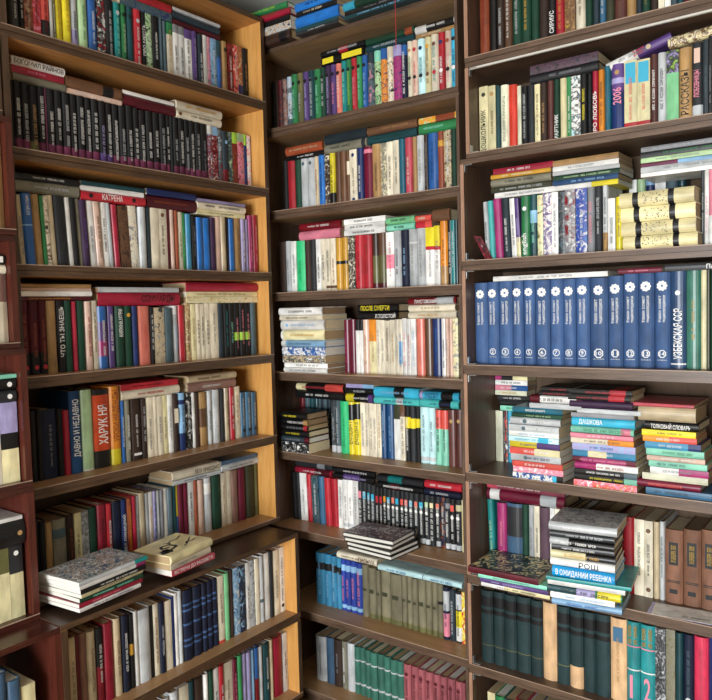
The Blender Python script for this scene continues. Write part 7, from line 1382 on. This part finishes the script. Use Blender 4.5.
s|-0.3905|2.2482|0.6773|0.0448|0.154|0.2394|0|0|0|leather|p.52-.83:black:.52 p.28-.29:black:.7 p.3-.31:black:.7 p.13-.19:black:.45 k.56-.79:gold|leather brown volume with black band, twenty-third from the left, sixth shelf, right bookcase|43
h|-1.1359|2.2438|0.9251|0.0365|0.135|0.2736|1|0|0|maroonbrown|b0-1:burgundy b.04-.17:white b.7-.9:ltgrey|burgundy hardcover with pale grey band lying flat, sixth shelf of right bookcase|15
h|-1.1359|2.2472|0.9587|0.0299|0.135|0.2735|1|0|0|rosebrown|b.0-.14:rose m:white|dusty maroon hardcover with rose red foot lying flat, sixth shelf of right bookcase|15
s|-1.1077|2.1700|0.3703|0.0447|0.152|0.2460|0|0|0|bottle|b.68-.74:black b.78-.92:black b.24-.25:olive|bottle green volume with black top, first from the left, seventh shelf, right bookcase|39
s|-1.0651|2.1723|0.3703|0.0391|0.157|0.2484|0|0|0|bottle|b.68-.74:black b.78-.92:black b.24-.25:olive|bottle green volume with black top, second from the left, seventh shelf, right bookcase|39
s|-1.0234|2.1709|0.3703|0.0429|0.157|0.2479|0|0|0|bottle|b.68-.74:black b.78-.92:black b.24-.25:olive|bottle green volume with black top, third from the left, seventh shelf, right bookcase|39
s|-0.9777|2.1715|0.3703|0.0471|0.155|0.2509|0|0|0|bottle|b.68-.74:black b.78-.92:black b.24-.25:olive|bottle green volume with black top, fourth from the left, seventh shelf, right bookcase|39
s|-0.9329|2.1722|0.3703|0.0410|0.152|0.2493|0|0|0|bottle|b.68-.74:black b.78-.92:black b.24-.25:olive|bottle green volume with black top, fifth from the left, seventh shelf, right bookcase|39
h|-0.8889|2.1733|0.3703|0.0456|0.159|0.2511|0|0|0|peach||peach hardcover standing on seventh shelf of right bookcase|39
s|-0.8449|2.1721|0.3703|0.0410|0.153|0.2500|0|0|0|bottle|b.68-.74:black b.78-.92:black b.24-.25:olive|bottle green volume with black top between peach and bottle green, seventh shelf, right bookcase|39
s|-0.8022|2.1723|0.3703|0.0430|0.156|0.2474|0|0|0|bottle|b.68-.74:black b.78-.92:black b0-.28:peach|bottle green volume with peach foot standing on seventh shelf of right bookcase|39
s|-0.7613|2.1726|0.3703|0.0375|0.158|0.2501|0|0|0|bottle|b.68-.74:black b.78-.92:black|bottle green volume with black top, ninth from the left, seventh shelf, right bookcase|39
s|-0.7196|2.1700|0.3703|0.0444|0.156|0.2541|0|0|0|bottle|b.68-.74:black b.78-.92:black|bottle green volume with black top, tenth from the left, seventh shelf, right bookcase|39
h|-0.6728|2.1713|0.3703|0.0477|0.155|0.2523|0|0|0|peach|p.72-.9:slate2:.6 m:tan|peach hardcover with slate blue band standing on seventh shelf of right bookcase|39
h|-0.6295|2.1701|0.3703|0.0375|0.157|0.2535|0|0|0|teal2|b.72-.98:teal2 b.7-.715:pink b.42-.435:white w:1:pink:.05:.4 m2:gold|bright teal hardcover with bright teal top, twelfth from the left, seventh shelf, right bookcase|39
h|-0.5889|2.1728|0.3703|0.0424|0.154|0.2514|0|0|0|teal2|b.72-.98:teal2 b.7-.715:pink b.42-.435:white w:2:pink:.05:.4 m2:gold|bright teal hardcover with bright teal top, thirteenth from the left, seventh shelf, right bookcase|39
p|-0.5526|2.1708|0.3703|0.0287|0.157|0.2518|0|0|0|grey|a:grey,charcoal,ltgrey m:charcoal|patterned grey paperback with charcoal title standing on seventh shelf of right bookcase|39
p|-0.5253|2.1734|0.3703|0.0247|0.157|0.2540|0|0|0|khaki|a:khaki,ggrey,olive|patterned khaki paperback standing on seventh shelf of right bookcase|39
h|-0.5016|2.1718|0.3703|0.0214|0.158|0.2510|0|0|0|dkteal|d.15:mustard|dark teal hardcover with mustard dot standing on seventh shelf of right bookcase|39
c|-0.4763|2.1709|0.3703|0.0280|0.152|0.2528|0|0|0|dknavy|m:slate d.25:ltgrey|dark navy clothbound book with slate grey title standing on seventh shelf of right bookcase|39
h|-0.4431|2.1706|0.3703|0.0371|0.159|0.2540|0|0|0|rose2|d.1:crimson m:rose|rose pink hardcover with rose red title standing on seventh shelf of right bookcase|39
h|-0.4081|2.1707|0.3703|0.0316|0.157|0.2600|0|0|0|navy|d.2:blue|navy hardcover with blue dot standing on seventh shelf of right bookcase|39
c|-0.3757|2.1732|0.3703|0.0319|0.154|0.2634|0|0|0|dkgreen||dark green clothbound book standing on seventh shelf of right bookcase|39
h|-0.3434|2.1702|0.3703|0.0313|0.157|0.2682|0|0|0|maroon||maroon hardcover standing on seventh shelf of right bookcase|39
p|-1.1028|2.1836|0.0603|0.0271|0.147|0.1989|0|0|0|ivory||ivory paperback standing on eighth shelf of right bookcase|24
h|-1.0719|2.1811|0.0603|0.0335|0.141|0.1967|0|0|0|mint|b0-1:green|green hardcover standing on eighth shelf of right bookcase|24
c|-1.0347|2.1801|0.0603|0.0395|0.142|0.1951|0|0|0|slate||slate grey clothbound book standing on eighth shelf of right bookcase|24
h|-0.9949|2.1815|0.0603|0.0387|0.146|0.2061|0|0|0|crimson|m:white|crimson hardcover with white title standing on eighth shelf of right bookcase|24
c|-0.9558|2.1825|0.0603|0.0380|0.141|0.1973|0|0|0|ltgrey||pale grey clothbound book standing on eighth shelf of right bookcase|24
h|-0.9113|2.1829|0.0603|0.0497|0.143|0.2020|0|0|0|dkblue||dark blue hardcover standing on eighth shelf of right bookcase|24
h|-0.8676|2.1825|0.0603|0.0363|0.147|0.2058|0|0|0|tan||tan hardcover standing on eighth shelf of right bookcase|24
h|-1.9421|0.9937|1.8083|0.0738|0.153|0.2775|0|0|90|orange|b0-1:tan|tan hardcover standing on third shelf of mahogany bookcase|45
h|-1.9522|0.9851|1.5023|0.0908|0.130|0.1838|0|0|90|pinkbrown|b0-.6:cream|pinkish brown hardcover with cream foot standing on fourth shelf of mahogany bookcase|30
h|-1.9545|0.9359|1.7000|0.0266|0.135|0.0941|1|0|90|ivory|b0-1:cream|cream hardcover lying flat, fourth shelf of mahogany bookcase|5
h|-1.9529|0.9359|1.7270|0.0266|0.135|0.0935|1|0|90|black|p.78-.92:white:.6|black hardcover with white top lying flat, fourth shelf of mahogany bookcase|5
p|-1.9272|0.9424|1.1243|0.0719|0.155|0.2177|0|0|90|cream|b.5-1:ltgrey|cream paperback with pale grey top standing on fifth shelf of mahogany bookcase|26
p|-1.9274|1.0031|1.1243|0.0479|0.153|0.2177|0|0|90|ivory|b.62-1:lilac b.42-.62:black|ivory paperback with lilac top standing on fifth shelf of mahogany bookcase|26
h|-1.9244|0.8978|1.3585|0.0318|0.135|0.1270|1|0|90|charcoal|d.85:white|charcoal hardcover with white dot lying flat, fifth shelf of mahogany bookcase|1
h|-1.9267|0.8978|1.3907|0.0317|0.135|0.1293|1|0|90|black|d.85:white|black hardcover with white dot lying flat, fifth shelf of mahogany bookcase|1
p|-1.9252|0.8978|1.4122|0.0106|0.135|0.1318|1|0|90|ltblue|b0-1:mint|mint paperback lying flat, fifth shelf of mahogany bookcase|1
p|-1.9266|0.9286|0.7523|0.1082|0.153|0.1979|0|0|90|ivory|b.66-1:olive|ivory paperback with olive top standing on sixth shelf of mahogany bookcase|41
p|-1.9263|1.0023|0.7523|0.0375|0.143|0.1979|0|0|90|ivory|b.62-1:charcoal d.9:white|ivory paperback with charcoal top standing on sixth shelf of mahogany bookcase|41
h|-1.9213|0.8709|0.9854|0.0692|0.135|0.1566|1|0|90|black|m:charcoal d.9:tan|black hardcover with charcoal title lying flat, sixth shelf of mahogany bookcase|13
p|-1.9231|0.8709|1.0257|0.0106|0.135|0.1532|1|0|90|white||white paperback lying flat, sixth shelf of mahogany bookcase|13
h|-1.8259|0.8387|0.3863|0.0739|0.158|0.2990|0|0|90|ltblue||light blue hardcover standing on seventh shelf of mahogany bookcase|37
h|-1.8232|0.8917|0.3863|0.0306|0.153|0.2832|0|0|90|slate3||dull blue hardcover between light blue and dull blue, seventh shelf, mahogany bookcase|37
h|-1.8231|0.9261|0.3863|0.0369|0.154|0.2519|0|0|90|maroon|b0-1:slate3|dull blue hardcover between dull blue and ivory, seventh shelf, mahogany bookcase|37
p|-1.8264|0.9643|0.3863|0.0381|0.157|0.2221|0|0|90|ivory||ivory paperback standing on seventh shelf of mahogany bookcase|37
m|-1.7900|1.1000|0.7651|0.0110|0.200|0.2150|1|0|95|white|m:purple|white magazine with purple title lying flat, sixth shelf of left bookcase|12
m|-1.7900|1.1000|0.7771|0.0122|0.200|0.2250|1|0|96|ltgrey|b.0-1:crimson m:pink|crimson magazine with pink title lying flat, sixth shelf of left bookcase|12
m|-1.7943|1.1047|0.7897|0.0122|0.190|0.2200|1|0|94|dkgreen|m:mint|dark green magazine with mint title lying flat, sixth shelf of left bookcase|12
m|-1.7910|1.1079|0.8023|0.0122|0.190|0.2250|1|0|97|ivory|m:brown|ivory magazine with brown title lying flat, sixth shelf of left bookcase|12
m|-1.7864|1.1043|0.8155|0.0134|0.190|0.2300|1|0|95|black|m:white|black magazine with white title lying flat, sixth shelf of left bookcase|12
m|-1.7860|1.1004|0.8287|0.0122|0.185|0.2350|1|0|96|white|b.85-1:magenta|white magazine with magenta top lying flat, sixth shelf of left bookcase|12
m|-1.7816|1.0969|0.8407|0.0110|0.175|0.2450|1|0|96|ltgrey|b.8-1:teal top:ltblue,white,brown,ltgrey,dkteal,blue|pale grey magazine with teal top lying flat, sixth shelf of left bookcase|12
p|-1.7905|1.4160|0.7694|0.0195|0.140|0.1900|1|0|95|pink|b0-1:rose w:ВСТРЕЧИ_ДО_РАССВЕТА:white:.05:.95|rose red paperback with large white lettering lying flat, sixth shelf of left bookcase|12
p|-1.7903|1.4120|0.7899|0.0207|0.140|0.1900|1|0|99|cream|m:grey|cream paperback with grey title lying flat, sixth shelf of left bookcase|12
h|-1.7834|1.4071|0.8140|0.0268|0.150|0.2000|1|0|100|ivory|brush|ivory hardcover lying flat, sixth shelf of left bookcase|12
p|-1.5960|2.0460|0.7099|0.0150|0.170|0.2000|1|0|-4|black|FE|black paperback, first from bottom of front flat pile, sixth shelf, middle bookcase|14
p|-1.6000|2.0463|0.7253|0.0150|0.170|0.2000|1|0|-4|black|FE|black paperback, second from bottom of front flat pile, sixth shelf, middle bookcase|14
p|-1.6080|2.0438|0.7407|0.0150|0.160|0.2050|1|0|1|dkbrown|FE|dark brown paperback lying flat, sixth shelf of middle bookcase|14
p|-1.6160|2.0443|0.7566|0.0160|0.155|0.2150|1|0|2|charcoal|FE top:grey,ltgrey,maroon,charcoal,grey|charcoal paperback lying flat, sixth shelf of middle bookcase|14
p|-1.0680|2.0581|0.6834|0.0120|0.160|0.2250|1|0|2|ivory|b0-.35:white m:charcoal|ivory paperback with white foot lying flat, sixth shelf of right bookcase|15
p|-1.0720|2.0580|0.6963|0.0130|0.160|0.2250|1|0|2|purple|m:lilac|purple paperback with lilac title lying flat, sixth shelf of right bookcase|15
p|-1.0780|2.0577|0.7092|0.0120|0.170|0.2250|1|0|3|turq|b0-1:mint m:slate|mint paperback with slate grey title lying flat, sixth shelf of right bookcase|15
p|-1.1118|2.0526|0.7251|0.0190|0.185|0.2350|1|0|2|maroon|top:black,charcoal,dkteal,ivory,mustard|maroon paperback lying flat, sixth shelf of right bookcase|15
h|-0.8260|2.0400|0.6881|0.0213|0.170|0.1980|1|0|8|ltcyan|b0-1:ltblue m:blue|light blue hardcover with blue title lying flat, sixth shelf of right bookcase|15
p|-0.8300|2.0395|0.7078|0.0173|0.160|0.1830|1|0|7|white|m:ltblue|white paperback with light blue title lying flat, sixth shelf of right bookcase|15
h|-0.8375|2.0348|0.7288|0.0239|0.160|0.2130|1|0|6|green|b0-.4:dkteal b.4-.65:lilac b.68-.98:yellow m:black|green hardcover with dark teal foot lying flat, sixth shelf of right bookcase|15
p|-0.8348|2.0307|0.7478|0.0133|0.180|0.2180|1|0|8|pink|b0-1:white|white paperback lying flat, sixth shelf of right bookcase|15
p|-0.8383|2.0279|0.7601|0.0106|0.190|0.2380|1|0|9|teal||teal paperback lying flat, sixth shelf of right bookcase|15
h|-0.8214|2.0345|0.7818|0.0319|0.150|0.1780|1|0|6|brightcyan|w:В_ОЖИДАНИИ_РЕБЕНКА:white:.06:.95|bright cyan blue hardcover with large white lettering lying flat, sixth shelf of right bookcase|15
h|-0.8276|2.0368|0.8094|0.0226|0.150|0.1830|1|0|7|white|w:РОШ:charcoal:.45:.75|white hardcover with large charcoal lettering lying flat, sixth shelf of right bookcase|15
h|-0.8280|2.0397|0.8324|0.0226|0.140|0.1830|1|0|8|black|b.0-.55:ivory m:mustard|black hardcover with ivory foot lying flat, sixth shelf of right bookcase|15
p|-0.8260|2.0400|0.8514|0.0146|0.140|0.1780|1|0|8|black|m:white|black paperback with white title lying flat, sixth shelf of right bookcase|15
h|-0.8300|2.0396|0.8704|0.0226|0.140|0.1830|1|0|6|black|b0-.3:ltgrey m:white|black hardcover with pale grey foot lying flat, sixth shelf of right bookcase|15
h|-0.8300|2.0395|0.8928|0.0213|0.140|0.1830|1|0|7|charcoal|m:ltgrey|charcoal hardcover with pale grey title lying flat, sixth shelf of right bookcase|15
h|-0.8302|2.0334|0.9165|0.0253|0.170|0.1930|1|0|7|ltgrey|m:white top:grey,ltgrey,grey,slate|pale grey hardcover with white title lying flat, sixth shelf of right bookcase|15
h|-2.0300|2.1000|2.6000|0.0350|0.160|0.1900|1|0|0|dkbrown|b.7-.9:black|dark brown hardcover with black band lying flat, top board of middle bookcase|19
p|-2.0259|2.0961|2.6329|0.0300|0.150|0.1900|1|0|1|ltgrey|a:dkbrown,ltgrey,tan,white|patterned pale grey paperback lying flat, top board of middle bookcase|19
h|-2.0340|2.1000|2.6603|0.0240|0.150|0.1900|1|0|0|black||black hardcover lying flat, top board of middle bookcase|19
h|-2.0494|2.0890|2.6847|0.0240|0.150|0.2100|1|0|3|crimson|m:rust|crimson hardcover with rust brown title lying flat, top board of middle bookcase|19
h|-2.0592|2.0844|2.7081|0.0220|0.150|0.2100|1|0|3|lime|b0-1:green m:lime|green hardcover with lime title lying flat, top board of middle bookcase|19
p|-1.8150|2.1000|2.5885|0.0120|0.150|0.2000|1|0|0|charcoal|m:white|charcoal paperback with white title lying flat, top board of middle bookcase|19
p|-1.8150|2.1000|2.6009|0.0120|0.150|0.2000|1|0|0|dkteal||dark teal paperback lying flat, top board of middle bookcase|19
h|-1.8120|2.1000|2.6273|0.0400|0.140|0.2000|1|0|0|brightblue||bright blue hardcover lying flat, top board of middle bookcase|19
p|-1.8090|2.1000|2.6567|0.0180|0.140|0.1900|1|0|0|black|m:cream|black paperback with cream title lying flat, top board of middle bookcase|19
h|-1.8130|2.1000|2.6821|0.0320|0.140|0.1900|1|0|1|brightblue|m:black|bright blue hardcover with black title lying flat, top board of middle bookcase|19
p|-1.5900|2.1000|2.5885|0.0120|0.190|0.3600|1|0|0|dkteal|m:ltblue|dark teal paperback with light blue title lying flat, top board of middle bookcase|19
p|-1.5860|2.1000|2.6029|0.0160|0.190|0.3400|1|0|0|black|m:grey|black paperback with grey title lying flat, top board of middle bookcase|19
h|-1.5900|2.1000|2.6263|0.0300|0.190|0.3300|1|0|0|dkgreen|b0-.15:cyan|dark green hardcover with cyan foot lying flat, top board of middle bookcase|19'''
books = [build_book(l) for l in BOOKS.strip().split('\n')]

# ------------------------------------------------------------------ loose things
def loose_book(name, label, loc, rx, t, d, h, col, ops, grp):
    global_line = 'h|%.4f|%.4f|%.4f|%.4f|%.3f|%.4f|1|0|0|%s|%s|%s|0' % (loc[0], loc[1], loc[2], t, d, h, col, ops, label)
    o = build_book(global_line)
    o['group'] = grp
    o.rotation_euler = (Matrix.Rotation(rx, 4, 'Y') @ Matrix.Rotation(pi / 2, 4, 'Y')).to_euler()
    return o
# thick white and violet book tilted over the row, red numerals, on the second shelf of the right bookcase
loose_book('hardcover_book', 'violet and white hardcover tilted over the row, second shelf of right bookcase',
    (-.705, 2.20, .684 + HC), -R_(15.5), .026, .15, .185, 'purple', 'b0-.48:white w:2007:red:.42:.6 m:grey d.66:beige', 'books lying flat on the second shelf of the right bookcase')
loose_book('hardcover_book', 'copper and gold hardcover beside the tilted violet book, second shelf of right bookcase',
    (-.535, 2.20, .715 + HC), -R_(4), .030, .15, .20, 'ivory', 'b.02-1:rust a:rust,ivory,brown,cream', 'books lying flat on the second shelf of the right bookcase')
# red photo card leaning on the first books
A, Bq, Cq, Dq = (-1.080, 2.150, .1475), (-1.072, 2.185, .1475), (-1.113, 2.185, .2255), (-1.121, 2.150, .2255)
vs = [(a, b, c + HC) for a, b, c in (A, Bq, Cq, Dq)]; vs += [(a - .0012, b, c - .0002 + .0004) for a, b, c in vs]
pm = bpy.data.meshes.new('postcard')
pm.from_pydata(vs, [], [(0, 1, 2, 3), (7, 6, 5, 4), (0, 4, 5, 1), (1, 5, 6, 2), (2, 6, 7, 3), (3, 7, 4, 0)])
card = link('postcard', pm, art_mat(['red', 'crimson', 'charcoal', 'red', 'ltgrey']))
tag(card, 'red glossy card leaning beside the clip on the third shelf of the right bookcase', 'card')
# thin red cord hanging in front of the top boards
def cord(name, pts, r, mat):
    bm = bmesh.new(); rings = []
    for i, p in enumerate(pts):
        a = Vector(pts[max(i - 1, 0)]); b = Vector(pts[min(i + 1, len(pts) - 1)]); d = (b - a).normalized()
        u = d.orthogonal().normalized(); v = d.cross(u)
        rings.append([bm.verts.new(Vector(p) + r * (math.cos(pi * k / 3) * u + math.sin(pi * k / 3) * v)) for k in range(6)])
    for q, s in zip(rings, rings[1:]):
        for k in range(6): bm.faces.new((q[k], q[(k + 1) % 6], s[(k + 1) % 6], s[k]))
    return link(name, finish(bm, name), mat)
c = cord('cord', [(-1.3635, 2.085, 2.80), (-1.3645, 2.085, 2.70), (-1.3635, 2.085, 2.60), (-1.363, 2.0853, 2.50), (-1.3645, 2.085, 2.43)], .0011, ink_mat('red'))
tag(c, 'thin red cord hanging over the top board of the middle bookcase', 'cord')
# printed paper sheets at the foot of the brown volumes
for i, (yaw, dx, lab) in enumerate(((4, 0, 'pale lilac sheet of paper, lower of two, before the leather brown volumes of right bookcase'), (7, .012, 'pale printed sheet of paper, upper of two, before the leather brown volumes of right bookcase'))):
    root = empty('paper_sheet', (-.48 + dx, 2.15, -.893 + .0004 + .0009 * i + HC), (0, 0, R_(yaw)))
    bm = bmesh.new(); box_bm(bm, -.10, .105, -.015, .075 , 0, .0006)
    link('sheet', finish(bm, 'sheet'), cover_mat('lilac' if i == 0 else 'white', 'paper'), root)
    if i:
        m_ = bpy.data.objects.new('print', unit_marks(4)); COL.objects.link(m_); m_.parent = root
        m_.rotation_euler = (-pi / 2, 0, 0); m_.rotation_euler = (0, pi / 2, 0); m_.location = (-.02, .008, .0008); m_.scale = (.01, 1, .07)
        m_.rotation_euler = (Matrix.Rotation(-pi / 2, 4, 'X') @ Matrix.Rotation(pi / 2, 4, 'Y')).to_euler()
        m_.material_slots[0].link = 'OBJECT'; m_.material_slots[0].material = ink_mat('slate')
    tag(root, lab, 'paper', 'paper sheets on the sixth shelf of the right bookcase')
